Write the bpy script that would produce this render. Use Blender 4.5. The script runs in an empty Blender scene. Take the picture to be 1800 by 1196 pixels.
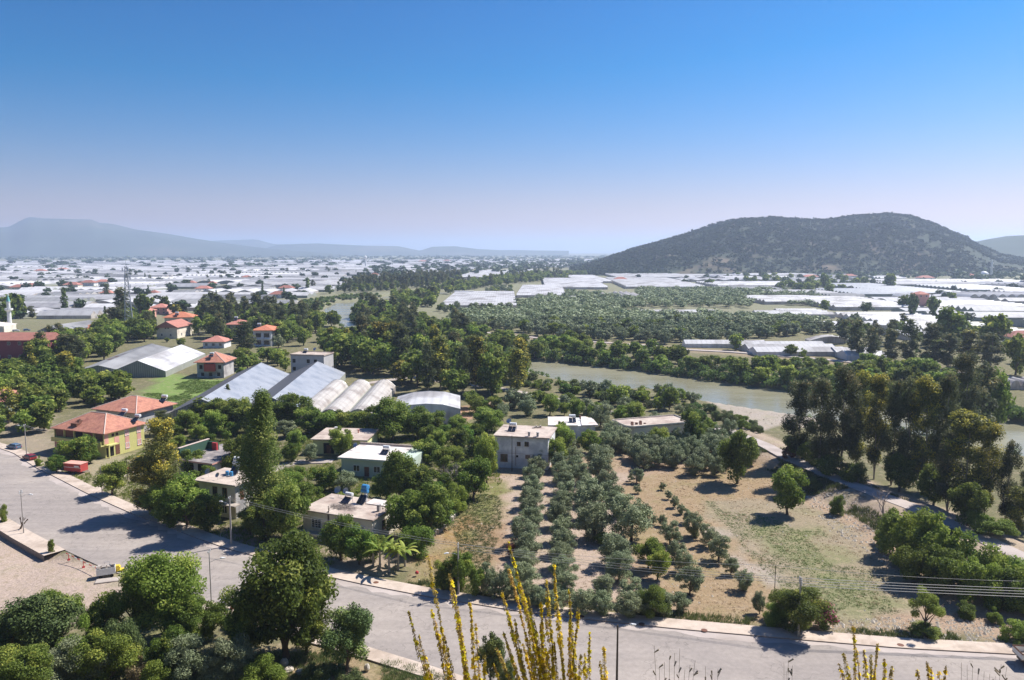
import bpy, math, random
import numpy as np
from mathutils import Vector
PI = math.pi
random.seed(7); RNG = np.random.default_rng(7)
sc = bpy.context.scene
COL = sc.collection
# ---------------------------------------------------------------- camera
PITCH = math.atan(157/1350); cp, sp = math.cos(PITCH), math.sin(PITCH)
CAMZ = 50.0
cam = bpy.data.objects.new('camera', bpy.data.cameras.new('camera')); COL.objects.link(cam)
cam.location = (0, 0, CAMZ); cam.rotation_euler = (PI/2 - PITCH, 0, 0)
cam.data.lens = 27.0; cam.data.sensor_width = 36.0
cam.data.clip_start = 0.3; cam.data.clip_end = 80000
sc.camera = cam
# ---------------------------------------------------------------- sky, sun, exposure
SUN_EL, SUN_AZ = math.radians(50), math.radians(59)      # azimuth from +Y towards +X
w = bpy.data.worlds.new('World'); sc.world = w; w.use_nodes = True
nt = w.node_tree; nt.nodes.clear()
sky = nt.nodes.new('ShaderNodeTexSky'); sky.sky_type = 'NISHITA'; sky.sun_disc = False
sky.sun_elevation = SUN_EL; sky.sun_rotation = SUN_AZ
sky.altitude = 100; sky.air_density = 1.25; sky.dust_density = 0.55; sky.ozone_density = 4.5
bg = nt.nodes.new('ShaderNodeBackground'); bg.inputs['Strength'].default_value = 0.07
wo = nt.nodes.new('ShaderNodeOutputWorld')
v0 = nt.nodes.new('ShaderNodeVectorMath'); v0.operation = 'SCALE'; v0.inputs['Scale'].default_value = 0.1
gmn = nt.nodes.new('ShaderNodeGamma'); gmn.inputs[1].default_value = 1.45
v1 = nt.nodes.new('ShaderNodeVectorMath'); v1.operation = 'MULTIPLY'; v1.inputs[1].default_value = (10.4, 7.75, 10.3)
nt.links.new(sky.outputs[0], v0.inputs[0]); nt.links.new(v0.outputs[0], gmn.inputs[0]); nt.links.new(gmn.outputs[0], v1.inputs[0]); sep = nt.nodes.new('ShaderNodeSeparateXYZ'); com = nt.nodes.new('ShaderNodeCombineXYZ'); nt.links.new(v1.outputs[0], sep.inputs[0])
def wmath(op, a, b_):
    x = nt.nodes.new('ShaderNodeMath'); x.operation = op
    for i_, q in enumerate((a, b_)):
        if isinstance(q, float): x.inputs[i_].default_value = q
        else: nt.links.new(q, x.inputs[i_])
    return x.outputs[0]
df = wmath('SUBTRACT', sep.outputs[2], sep.outputs[0])
nt.links.new(wmath('MAXIMUM', wmath('SUBTRACT', sep.outputs[0], wmath('MULTIPLY', df, 0.42)), 0.0), com.inputs[0])
nt.links.new(wmath('ADD', sep.outputs[1], wmath('MULTIPLY', df, -0.04)), com.inputs[1]); nt.links.new(wmath('ADD', sep.outputs[2], wmath('MULTIPLY', df, 0.12)), com.inputs[2])
nt.links.new(com.outputs[0], bg.inputs[0]); nt.links.new(bg.outputs[0], wo.inputs[0])
sl = bpy.data.lights.new('sun', 'SUN'); sl.energy = 4.8; sl.angle = math.radians(0.5); sl.color = (1.0, 0.95, 0.87)
so = bpy.data.objects.new('sun', sl); COL.objects.link(so)
sdir = Vector((math.sin(SUN_AZ)*math.cos(SUN_EL), math.cos(SUN_AZ)*math.cos(SUN_EL), math.sin(SUN_EL)))
so.rotation_euler = sdir.to_track_quat('Z', 'Y').to_euler(); so.location = (0, 0, 400)
vs = sc.view_settings; vs.view_transform = 'Standard'; vs.look = 'None'; vs.gamma = 1; vs.use_curve_mapping = False
vs.exposure = 0.75
sc.render.film_transparent = False
cy = sc.cycles
cy.max_bounces = 7; cy.diffuse_bounces = 3; cy.glossy_bounces = 2; cy.transmission_bounces = 3; cy.volume_bounces = 2
cy.caustics_reflective = False; cy.caustics_refractive = False
try: cy.use_denoising = True
except Exception: pass
# ---------------------------------------------------------------- picture <-> ground helpers
def ray(px, py):
    u = (px-900)/1350; v = (py-598)/1350
    return (u, cp - v*sp, -(sp + v*cp))
def G(px, py, z=0.0):
    d = ray(px, py); t = (z-CAMZ)/d[2]
    return (d[0]*t, d[1]*t)
def AT(px, py, Y):
    d = ray(px, py); t = Y/d[1]
    return (d[0]*t, Y, CAMZ + d[2]*t)
def PX(x, y, z=0.0):
    dz = z-CAMZ
    f = y*cp - dz*sp; up = y*sp + dz*cp
    return (900 + 1350*x/f, 598 - 1350*up/f)
def smooth(a, b, x):
    t = np.clip((x-a)/(b-a), 0, 1); return t*t*(3-2*t)
def inpoly(X, Y, poly):
    X = np.asarray(X, float); Y = np.asarray(Y, float); r = np.zeros(X.shape, bool); n = len(poly)
    for i in range(n):
        x1, y1 = poly[i]; x2, y2 = poly[(i+1) % n]
        c = ((y1 > Y) != (y2 > Y)) & (X < (x2-x1)*(Y-y1)/((y2-y1) or 1e-9) + x1)
        r ^= c
    return r
def segdist(X, Y, line, closed=False):
    X = np.asarray(X, float); Y = np.asarray(Y, float)
    d = np.full(X.shape, 1e9); n = len(line)
    for i in range(n if closed else n-1):
        x1, y1 = line[i]; x2, y2 = line[(i+1) % n]
        dx, dy = x2-x1, y2-y1; L = dx*dx+dy*dy or 1e-9
        t = np.clip(((X-x1)*dx+(Y-y1)*dy)/L, 0, 1)
        d = np.minimum(d, np.hypot(X-x1-t*dx, Y-y1-t*dy))
    return d
def sdpoly(X, Y, poly):
    d = segdist(X, Y, poly, True); return np.where(inpoly(X, Y, poly), -d, d)
def GP(pts, z=0.0): return [G(a, b, z) for a, b in pts]
def vnoise(X, Y, s, seed=0):
    X = np.asarray(X)/s; Y = np.asarray(Y)/s
    xi = np.floor(X).astype(np.int64); yi = np.floor(Y).astype(np.int64); fx = X-xi; fy = Y-yi
    fx = fx*fx*(3-2*fx); fy = fy*fy*(3-2*fy)
    def h(a, b):
        n = (a*374761393 + b*668265263 + seed*982451653) & 0xffffffff
        n = ((n ^ (n >> 13))*1274126177) & 0xffffffff
        return ((n ^ (n >> 16)) & 0xffff)/65535.0
    return (h(xi, yi)*(1-fx)+h(xi+1, yi)*fx)*(1-fy)+(h(xi, yi+1)*(1-fx)+h(xi+1, yi+1)*fx)*fy
# ---------------------------------------------------------------- materials
def mat(name, col, rough=0.8, var=0.12, scale=1.0, spec=0.3, col2=None, patch=0.0, pscale=0.3, metallic=0.0,
        bump=0.0, stripes=None, objrand=0.0, coords='Object'):
    m = bpy.data.materials.new(name); m.use_nodes = True; n = m.node_tree; N = n.nodes; Lk = n.links
    b = N['Principled BSDF']; b.inputs['Roughness'].default_value = rough
    b.inputs['Specular IOR Level'].default_value = spec; b.inputs['Metallic'].default_value = metallic
    tc = N.new('ShaderNodeTexCoord'); src = tc.outputs[coords]
    no = N.new('ShaderNodeTexNoise'); no.inputs['Scale'].default_value = scale; no.inputs['Detail'].default_value = 6
    no.inputs['Roughness'].default_value = 0.65
    Lk.new(src, no.inputs['Vector'])
    mr = N.new('ShaderNodeMapRange'); mr.inputs[1].default_value = 0.3; mr.inputs[2].default_value = 0.7
    mr.inputs[3].default_value = 1-var; mr.inputs[4].default_value = 1+var
    Lk.new(no.outputs[0], mr.inputs[0])
    rgb = N.new('ShaderNodeRGB'); rgb.outputs[0].default_value = (*col, 1); cur = rgb.outputs[0]
    if col2 is not None:
        n2 = N.new('ShaderNodeTexNoise'); n2.inputs['Scale'].default_value = pscale; n2.inputs['Detail'].default_value = 7
        n2.inputs['Roughness'].default_value = 0.6
        Lk.new(src, n2.inputs['Vector'])
        r2 = N.new('ShaderNodeMapRange'); r2.inputs[1].default_value = 0.62-patch*0.3; r2.inputs[2].default_value = 0.72-patch*0.2
        Lk.new(n2.outputs[0], r2.inputs[0])
        mx = N.new('ShaderNodeMix'); mx.data_type = 'RGBA'; mx.inputs['B'].default_value = (*col2, 1)
        Lk.new(r2.outputs[0], mx.inputs[0]); Lk.new(cur, mx.inputs['A']); cur = mx.outputs['Result']
    vm = N.new('ShaderNodeVectorMath'); vm.operation = 'SCALE'; Lk.new(cur, vm.inputs[0]); Lk.new(mr.outputs[0], vm.inputs['Scale'])
    cur = vm.outputs[0]
    if objrand:
        oi = N.new('ShaderNodeObjectInfo'); r3 = N.new('ShaderNodeMapRange'); r3.inputs[3].default_value = 1-objrand; r3.inputs[4].default_value = 1+objrand
        Lk.new(oi.outputs['Random'], r3.inputs[0])
        v3 = N.new('ShaderNodeVectorMath'); v3.operation = 'SCALE'; Lk.new(cur, v3.inputs[0]); Lk.new(r3.outputs[0], v3.inputs['Scale']); cur = v3.outputs[0]
    bh = no.outputs[0]
    if stripes:
        ax, per, amt = stripes
        sx = N.new('ShaderNodeSeparateXYZ'); Lk.new(src, sx.inputs[0])
        mu = N.new('ShaderNodeMath'); mu.operation = 'MULTIPLY'; mu.inputs[1].default_value = 2*PI/per; Lk.new(sx.outputs[ax], mu.inputs[0])
        si = N.new('ShaderNodeMath'); si.operation = 'SINE'; Lk.new(mu.outputs[0], si.inputs[0])
        pw = N.new('ShaderNodeMath'); pw.operation = 'POWER'; ab = N.new('ShaderNodeMath'); ab.operation = 'ABSOLUTE'
        Lk.new(si.outputs[0], ab.inputs[0]); Lk.new(ab.outputs[0], pw.inputs[0]); pw.inputs[1].default_value = 6
        r4 = N.new('ShaderNodeMapRange'); r4.inputs[3].default_value = 1; r4.inputs[4].default_value = 1-amt; Lk.new(pw.outputs[0], r4.inputs[0])
        v4 = N.new('ShaderNodeVectorMath'); v4.operation = 'SCALE'; Lk.new(cur, v4.inputs[0]); Lk.new(r4.outputs[0], v4.inputs['Scale']); cur = v4.outputs[0]
    if bump:
        bp = N.new('ShaderNodeBump'); bp.inputs['Strength'].default_value = bump; bp.inputs['Distance'].default_value = 0.3
        Lk.new(bh, bp.inputs['Height']); Lk.new(bp.outputs[0], b.inputs['Normal'])
    Lk.new(cur, b.inputs['Base Color'])
    return m
def leafmat(name, c1, c2, c3=None, trans=0.45, objvar=0.25, spec=0.2):
    """c1 dark leaf, c2 light leaf, c3 colour of the young tips; mixed by the per-leaf attribute 'tint'"""
    m = bpy.data.materials.new(name); m.use_nodes = True; n = m.node_tree; N = n.nodes; Lk = n.links; N.clear()
    out = N.new('ShaderNodeOutputMaterial')
    at = N.new('ShaderNodeAttribute'); at.attribute_name = 'tint'
    oi = N.new('ShaderNodeObjectInfo')
    cr = N.new('ShaderNodeValToRGB'); e = cr.color_ramp.elements
    e[0].position = 0.0; e[0].color = (*c1, 1); e[1].position = 0.75; e[1].color = (*c2, 1)
    if c3 is not None: x = e.new(1.0); x.color = (*c3, 1)
    Lk.new(at.outputs['Fac'], cr.inputs[0])
    mr = N.new('ShaderNodeMapRange'); mr.inputs[3].default_value = 1-objvar; mr.inputs[4].default_value = 1+objvar
    Lk.new(oi.outputs['Random'], mr.inputs[0])
    hs = N.new('ShaderNodeHueSaturation'); Lk.new(cr.outputs[0], hs.inputs['Color']); Lk.new(mr.outputs[0], hs.inputs['Value'])
    m2 = N.new('ShaderNodeMath'); m2.operation = 'MULTIPLY'; m2.inputs[1].default_value = 7.31; Lk.new(oi.outputs['Random'], m2.inputs[0])
    fr = N.new('ShaderNodeMath'); fr.operation = 'FRACT'; Lk.new(m2.outputs[0], fr.inputs[0])
    mh = N.new('ShaderNodeMapRange'); mh.inputs[3].default_value = 0.485; mh.inputs[4].default_value = 0.512
    Lk.new(fr.outputs[0], mh.inputs[0]); Lk.new(mh.outputs[0], hs.inputs['Hue'])
    b = N.new('ShaderNodeBsdfPrincipled'); b.inputs['Roughness'].default_value = 0.6; b.inputs['Specular IOR Level'].default_value = spec
    t = N.new('ShaderNodeBsdfTranslucent'); mx = N.new('ShaderNodeMixShader'); mx.inputs[0].default_value = trans
    Lk.new(hs.outputs[0], b.inputs['Base Color']); Lk.new(hs.outputs[0], t.inputs[0])
    Lk.new(b.outputs[0], mx.inputs[1]); Lk.new(t.outputs[0], mx.inputs[2]); Lk.new(mx.outputs[0], out.inputs[0])
    return m
M = {}
M['concrete'] = mat('concrete', (0.42, 0.37, 0.33), 0.9, 0.15, 0.8, col2=(0.3, 0.25, 0.22), patch=0.5, pscale=0.35)
M['roofslab'] = mat('roof_slab', (0.50, 0.42, 0.36), 0.9, 0.16, 0.7, col2=(0.36, 0.28, 0.24), patch=0.6, pscale=0.25)
M['darkslab'] = mat('dark_roof_slab', (0.2, 0.18, 0.18), 0.9, 0.2, 0.8, col2=(0.32, 0.28, 0.26), patch=0.5, pscale=0.4)
M['whiteslab'] = mat('white_roof_slab', (0.66, 0.60, 0.56), 0.9, 0.12, 0.7, col2=(0.5, 0.43, 0.39), patch=0.4, pscale=0.3)
M['plaster_w'] = mat('white_plaster', (0.82, 0.81, 0.80), 0.9, 0.1, 0.6, col2=(0.55, 0.56, 0.58), patch=0.75, pscale=0.35)
M['plaster_c'] = mat('cream_plaster', (0.74, 0.68, 0.57), 0.9, 0.1, 0.8, col2=(0.58, 0.51, 0.43), patch=0.4, pscale=0.4)
M['plaster_g'] = mat('grey_plaster', (0.46, 0.44, 0.43), 0.9, 0.1, 0.8, col2=(0.28, 0.26, 0.26), patch=0.5, pscale=0.3)
M['yellow'] = mat('yellow_paint', (0.56, 0.52, 0.20), 0.8, 0.06, 0.8)
M['paleyellow'] = mat('pale_yellow_paint', (0.68, 0.66, 0.33), 0.8, 0.08, 0.8)
M['pink'] = mat('pink_paint', (0.66, 0.34, 0.28), 0.8, 0.08, 0.8)
M['greenwall'] = mat('green_paint', (0.045, 0.10, 0.07), 0.8, 0.1, 0.8)
M['mintwall'] = mat('mint_paint', (0.46, 0.54, 0.46), 0.8, 0.08, 0.8)
M['redpaint'] = mat('red_paint', (0.42, 0.045, 0.05), 0.6, 0.1, 1.0)
M['purple'] = mat('plum_paint', (0.26, 0.065, 0.085), 0.8, 0.08, 0.5)
M['tile'] = mat('terracotta_tiles', (0.50, 0.225, 0.155), 0.85, 0.2, 1.2, col2=(0.38, 0.16, 0.12), patch=0.35, pscale=0.5, stripes=(2, 0.34, 0.35), bump=0.3)
M['tile_o'] = mat('orange_tiles', (0.52, 0.19, 0.11), 0.85, 0.15, 1.0, stripes=(2, 0.4, 0.25), objrand=0.12)
M['tile_f'] = mat('weathered_red_tiles', (0.42, 0.18, 0.14), 0.85, 0.15, 0.5, objrand=0.2)
M['mortar'] = mat('pale_mortar', (0.6, 0.48, 0.42), 0.9, 0.1, 2)
M['glass'] = mat('window_glass', (0.02, 0.025, 0.03), 0.12, 0.1, 1, spec=0.6)
M['dark'] = mat('near_black', (0.015, 0.013, 0.012), 0.9, 0.1, 1)  # near-black, painted for the shade inside open windows and porches
M['frame_w'] = mat('white_frame', (0.72, 0.72, 0.70), 0.5, 0.05, 2)
M['frame_b'] = mat('brown_wood', (0.16, 0.07, 0.045), 0.7, 0.15, 2)
M['steel'] = mat('galvanised_steel', (0.45, 0.46, 0.48), 0.4, 0.1, 2, metallic=0.5)
M['tank_w'] = mat('white_tank', (0.75, 0.76, 0.77), 0.35, 0.05, 2)
M['tank_b'] = mat('blue_tank', (0.06, 0.25, 0.50), 0.4, 0.08, 2)
M['panel'] = mat('solar_panel', (0.015, 0.018, 0.03), 0.15, 0.1, 1, spec=0.7)
M['pole'] = mat('concrete_pole', (0.40, 0.37, 0.34), 0.9, 0.12, 2)
M['darkpole'] = mat('tarred_pole', (0.09, 0.07, 0.055), 0.9, 0.15, 2)
M['wire'] = mat('wire', (0.25, 0.25, 0.26), 0.5, 0.05, 2)
M['bark'] = mat('bark', (0.13, 0.095, 0.07), 0.95, 0.25, 3)
M['palebark'] = mat('pale_bark', (0.36, 0.31, 0.26), 0.95, 0.2, 2)
M['greybark'] = mat('grey_twigs', (0.28, 0.24, 0.22), 0.95, 0.15, 2)
M['asphalt'] = mat('worn_asphalt', (0.345, 0.30, 0.268), 0.9, 0.12, 1.3, col2=(0.285, 0.25, 0.23), patch=0.9, pscale=0.045, bump=0.03)
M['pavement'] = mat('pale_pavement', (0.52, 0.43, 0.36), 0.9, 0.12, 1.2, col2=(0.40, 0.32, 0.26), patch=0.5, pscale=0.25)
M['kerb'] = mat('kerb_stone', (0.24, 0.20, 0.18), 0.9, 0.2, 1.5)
M['lane'] = mat('dusty_lane', (0.44, 0.38, 0.35), 0.95, 0.1, 0.8, col2=(0.34, 0.29, 0.26), patch=0.5, pscale=0.2)
M['sand'] = mat('river_sand', (0.5, 0.44, 0.39), 0.95, 0.15, 0.4, col2=(0.34, 0.3, 0.27), patch=0.5, pscale=0.12)
M['plastic'] = mat('white_plastic_film', (0.74, 0.73, 0.74), 0.5, 0.10, 0.12, spec=0.3, col2=(0.42, 0.40, 0.40), patch=0.5, pscale=0.05, stripes=(0, 5.0, 0.12), objrand=0.1)
M['plasticF'] = mat('distant_plastic_film', (0.70, 0.69, 0.70), 0.6, 0.10, 0.03, spec=0.15, col2=(0.38, 0.37, 0.39), patch=0.6, pscale=0.015, stripes=(0, 18.0, 0.12), objrand=0.14)
M['greyfilm'] = mat('dusty_grey_film', (0.40, 0.40, 0.41), 0.65, 0.14, 0.05, spec=0.15, col2=(0.22, 0.22, 0.23), patch=0.5, pscale=0.02, stripes=(0, 12.0, 0.12), objrand=0.2)
M['tunnel'] = mat('tunnel_film', (0.66, 0.62, 0.58), 0.5, 0.06, 0.3, spec=0.3, col2=(0.42, 0.37, 0.34), patch=0.5, pscale=0.15, stripes=(0, 2.6, 0.12))
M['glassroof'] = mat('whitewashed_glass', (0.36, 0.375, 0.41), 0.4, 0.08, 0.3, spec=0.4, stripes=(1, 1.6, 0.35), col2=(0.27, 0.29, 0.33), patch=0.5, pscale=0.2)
M['darkglass'] = mat('dark_glass', (0.11, 0.10, 0.095), 0.5, 0.12, 0.5, spec=0.4, stripes=(0, 1.6, 0.3))  # darker grey-brown glass for one roof slope
M['ghwall'] = mat('greenhouse_side', (0.30, 0.31, 0.27), 0.7, 0.15, 0.4, stripes=(0, 1.6, 0.4))
M['carred'] = mat('dark_red_car_paint', (0.20, 0.015, 0.02), 0.3, 0.03, 2, spec=0.5)
M['carblue'] = mat('blue_car_paint', (0.09, 0.16, 0.26), 0.3, 0.03, 2, spec=0.5)
M['carwhite'] = mat('white_car_paint', (0.7, 0.7, 0.7), 0.3, 0.03, 2, spec=0.5)
M['tyre'] = mat('tyre', (0.02, 0.02, 0.02), 0.9, 0.1, 2)
M['redbox'] = mat('faded_red_sheet', (0.45, 0.07, 0.06), 0.6, 0.15, 0.8)
M['yellowplastic'] = mat('yellow_plastic', (0.7, 0.5, 0.06), 0.5, 0.1, 1)
M['stone'] = mat('pale_stone', (0.50, 0.45, 0.38), 0.95, 0.2, 2, col2=(0.3, 0.26, 0.22), patch=0.4, pscale=1.0)
M['wood'] = mat('grey_wood', (0.30, 0.25, 0.2), 0.9, 0.2, 2)
M['turq'] = mat('turquoise_lead', (0.16, 0.40, 0.38), 0.6, 0.1, 1)
M['blue'] = mat('blue_paint', (0.10, 0.22, 0.42), 0.5, 0.08, 1)
M['block'] = mat('grey_block_wall', (0.50, 0.49, 0.50), 0.95, 0.12, 0.5, stripes=(2, 0.4, 0.12))
for k_, tr_ in (('plastic', .22), ('plasticF', .2), ('tunnel', .28), ('greyfilm', .25)):
    n_ = M[k_].node_tree; b_ = n_.nodes['Principled BSDF']; o_ = [q for q in n_.nodes if q.type == 'OUTPUT_MATERIAL'][0]
    t_ = n_.nodes.new('ShaderNodeBsdfTranslucent'); mx_ = n_.nodes.new('ShaderNodeMixShader'); mx_.inputs[0].default_value = tr_
    n_.links.new(b_.inputs['Base Color'].links[0].from_socket, t_.inputs[0]); n_.links.new(b_.outputs[0], mx_.inputs[1]); n_.links.new(t_.outputs[0], mx_.inputs[2]); n_.links.new(mx_.outputs[0], o_.inputs[0])
L = {}
L['broad'] = leafmat('broadleaf_foliage', (0.0708, 0.1121, 0.0213), (0.2148, 0.2803, 0.0517), (0.4294, 0.4521, 0.0912))
L['bright'] = leafmat('fresh_green_foliage', (0.1031, 0.166, 0.0276), (0.268, 0.3472, 0.0621), (0.4535, 0.4981, 0.1104))
L['citrus'] = leafmat('citrus_foliage', (0.0619, 0.1269, 0.0213), (0.1855, 0.279, 0.0457), (0.3958, 0.4227, 0.0761))
L['olive'] = leafmat('olive_foliage', (0.143, 0.1782, 0.0867), (0.319, 0.3618, 0.1989), (0.462, 0.486, 0.3366), 0.15, 0.15)
L['euc'] = leafmat('eucalyptus_foliage', (0.065, 0.08, 0.035), (0.155, 0.18, 0.075), (0.35, 0.28, 0.11), 0.42)
L['eucy'] = leafmat('yellow_tipped_foliage', (0.065, 0.0858, 0.0264), (0.2113, 0.2184, 0.0462), (0.65, 0.5304, 0.066), 0.3)
L['poplar'] = leafmat('poplar_foliage', (0.0703, 0.117, 0.0248), (0.1993, 0.2507, 0.055), (0.375, 0.3843, 0.1032))
L['pine'] = leafmat('dark_evergreen_foliage', (0.0568, 0.0885, 0.0295), (0.1361, 0.1867, 0.0524), (0.2722, 0.3145, 0.0819), 0.12)
L['scrub'] = leafmat('scrub_foliage', (0.072, 0.108, 0.036), (0.168, 0.204, 0.072), (0.312, 0.324, 0.12), 0.25)
L['reed'] = leafmat('reed_foliage', (0.07, 0.13, 0.03), (0.16, 0.25, 0.06), (0.3, 0.33, 0.12), 0.35)
L['dry'] = leafmat('dry_grass', (0.26, 0.18, 0.10), (0.42, 0.32, 0.19), (0.55, 0.45, 0.28), 0.3)
L['far'] = leafmat('far_foliage', (0.0374, 0.0668, 0.0257), (0.0878, 0.1337, 0.0491), (0.1404, 0.1944, 0.0702), 0.15)
L['hillwood'] = leafmat('hill_pinewood', (0.032, 0.052, 0.026), (0.056, 0.08, 0.038), (0.078, 0.10, 0.045), 0.1, 0.1, 0.0)
L['pinkflower'] = leafmat('oleander_flowers', (0.35, 0.06, 0.12), (0.55, 0.14, 0.22), (0.6, 0.25, 0.3), 0.3)
L['redflower'] = leafmat('rusty_foliage', (0.16, 0.06, 0.045), (0.28, 0.12, 0.08), (0.35, 0.18, 0.12), 0.3)
L['mullein'] = leafmat('mullein_flowers', (0.70, 0.50, 0.04), (0.95, 0.76, 0.03), (1, 0.88, 0.08), 0.55)
L['mbud'] = leafmat('mullein_buds', (0.26, 0.20, 0.06), (0.55, 0.38, 0.10), (0.72, 0.55, 0.2), 0.45)
# ---------------------------------------------------------------- object helpers
REG = []           # (object, description, picture x, picture y): labels are finished at the end of the script
def tag(o, label, cat, group=None, kind=None):
    if label: o['label'] = label
    if cat: o['category'] = cat
    if group: o['group'] = group
    if kind: o['kind'] = kind
    return o
def empty(name, loc=(0, 0, 0), rz=0.0, label=None, cat=None, group=None):
    o = bpy.data.objects.new(name, None); COL.objects.link(o); o.location = loc; o.rotation_euler = (0, 0, rz)
    o.empty_display_size = 0.2
    return tag(o, label, cat, group)
def linkobj(name, me, parent=None, loc=None, rz=None, scale=None):
    o = bpy.data.objects.new(name, me); COL.objects.link(o)
    if parent is not None: o.parent = parent
    if loc is not None: o.location = loc
    if rz is not None: o.rotation_euler = (0, 0, rz)
    if scale is not None: o.scale = scale
    return o
def npmesh(name, V, F, mats, tint=None, mi=None, smooth_=False):
    """V (n,3), F list of equal-length index rows (m,k) or a list of arrays"""
    me = bpy.data.meshes.new(name)
    Fs = F if isinstance(F, list) else [F]
    Fs = [np.asarray(f, np.int32) for f in Fs if len(f)]
    V = np.asarray(V, np.float32)
    nl = sum(f.size for f in Fs); nf = sum(len(f) for f in Fs)
    me.vertices.add(len(V)); me.vertices.foreach_set('co', V.ravel())
    me.loops.add(nl); me.loops.foreach_set('vertex_index', np.concatenate([f.ravel() for f in Fs]))
    me.polygons.add(nf)
    st = []; tot = []; k = 0
    for f in Fs:
        st.append(k + np.arange(len(f))*f.shape[1]); tot.append(np.full(len(f), f.shape[1])); k += f.size
    me.polygons.foreach_set('loop_start', np.concatenate(st).astype(np.int32))
    if mi is not None: me.polygons.foreach_set('material_index', np.asarray(mi, np.int32))
    me.update(calc_edges=True)
    if tint is not None:
        a = me.attributes.new('tint', 'FLOAT', 'FACE'); a.data.foreach_set('value', np.asarray(tint, np.float32))
    for m in (mats if isinstance(mats, (list, tuple)) else [mats]): me.materials.append(m)
    me.polygons.foreach_set('use_smooth', np.full(nf, bool(smooth_)))
    me.validate()
    return me
class MB:
    def __init__(s): s.v = []; s.f = []; s.m = []
    def poly(s, pts, m=0):
        k = len(s.v); s.v += [tuple(p) for p in pts]; s.f.append(list(range(k, k+len(pts)))); s.m.append(m); return s
    def box(s, x0, y0, z0, x1, y1, z1, m=0):
        k = len(s.v)
        s.v += [(x0, y0, z0), (x1, y0, z0), (x1, y1, z0), (x0, y1, z0), (x0, y0, z1), (x1, y0, z1), (x1, y1, z1), (x0, y1, z1)]
        for f in ((0, 3, 2, 1), (4, 5, 6, 7), (0, 1, 5, 4), (1, 2, 6, 5), (2, 3, 7, 6), (3, 0, 4, 7)):
            s.f.append([k+i for i in f]); s.m.append(m)
        return s
    def prism(s, poly, z0, z1, m=0, mtop=None):
        k = len(s.v); n = len(poly)
        a = sum(poly[i][0]*poly[(i+1) % n][1]-poly[(i+1) % n][0]*poly[i][1] for i in range(n))
        if a < 0: poly = poly[::-1]
        s.v += [(x, y, z0) for x, y in poly]+[(x, y, z1) for x, y in poly]
        s.f.append([k+n+i for i in range(n)]); s.m.append(m if mtop is None else mtop)
        s.f.append([k+n-1-i for i in range(n)]); s.m.append(m)
        for i in range(n):
            j = (i+1) % n; s.f.append([k+i, k+j, k+n+j, k+n+i]); s.m.append(m)
        return s
    def tube(s, pts, rads, n=6, m=0, cap=True):
        pts = [Vector(p) for p in pts]
        if not isinstance(rads, (list, tuple)): rads = [rads]*len(pts)
        k = len(s.v)
        for i, p in enumerate(pts):
            d = (pts[min(i+1, len(pts)-1)]-pts[max(i-1, 0)])
            d = d.normalized() if d.length > 1e-9 else Vector((0, 0, 1))
            a = d.cross(Vector((0.13, 0.31, 0.94)) if abs(d.z) < 0.9 else Vector((1, 0.1, 0))).normalized(); b = d.cross(a)
            for j in range(n):
                t = 2*PI*j/n; q = p + (a*math.cos(t)+b*math.sin(t))*rads[i]; s.v.append(tuple(q))
        for i in range(len(pts)-1):
            for j in range(n):
                j2 = (j+1) % n; s.f.append([k+i*n+j, k+i*n+j2, k+(i+1)*n+j2, k+(i+1)*n+j]); s.m.append(m)
        if cap:
            s.f.append([k+j for j in range(n)][::-1]); s.m.append(m)
            s.f.append([k+(len(pts)-1)*n+j for j in range(n)]); s.m.append(m)
        return s
    def lathe(s, prof, n=12, c=(0, 0), m=0):
        k = len(s.v)
        for r, z in prof:
            for j in range(n):
                t = 2*PI*j/n; s.v.append((c[0]+r*math.cos(t), c[1]+r*math.sin(t), z))
        for i in range(len(prof)-1):
            for j in range(n):
                j2 = (j+1) % n; s.f.append([k+i*n+j, k+i*n+j2, k+(i+1)*n+j2, k+(i+1)*n+j]); s.m.append(m)
        return s
    def mesh(s, name, mats):
        me = bpy.data.meshes.new(name); me.from_pydata(s.v, [], s.f)
        for m in (mats if isinstance(mats, (list, tuple)) else [mats]): me.materials.append(m)
        me.polygons.foreach_set('material_index', s.m); me.update(); return me
    def build(s, name, mats, parent=None, loc=None, rz=None, bevel=0.0):
        o = linkobj(name, s.mesh(name, mats), parent, loc, rz)
        if bevel:
            b = o.modifiers.new('bevel', 'BEVEL'); b.width = bevel; b.segments = 2
        return o
EXCL = []          # ground polygons trees keep out of (world)
# ---------------------------------------------------------------- river, road, terrain
FAR = [(1960, 766), (1800, 747), (1720, 738), (1600, 722), (1500, 706), (1377, 687), (1300, 677), (1200, 663), (1151, 656), (1076, 648),
       (990, 638), (925, 634), (873, 629), (780, 618), (700, 601), (650, 583), (622, 566), (616, 550), (628, 531), (690, 520), (800, 512)]
NEAR = [(800, 517), (690, 526), (590, 533), (568, 545), (580, 560), (598, 573), (640, 598), (700, 616), (780, 634), (860, 645), (930, 656),
        (990, 673), (1060, 688), (1150, 690), (1191, 694), (1249, 712), (1310, 722), (1360, 729), (1500, 752), (1600, 768), (1747, 797), (1830, 815), (1990, 850)]
WZ = -2.5
RIVER = GP(FAR+NEAR, WZ)
LANE = GP([(640, 668), (725, 656), (800, 668), (880, 676), (960, 691), (1010, 703), (1080, 720), (1180, 738), (1270, 752), (1345, 783), (1385, 806), (1432, 828), (1480, 849), (1540, 872), (1600, 894), (1660, 921), (1730, 953), (1800, 986), (1900, 1036)], 1.5)
LEV = LANE[8:]
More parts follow.
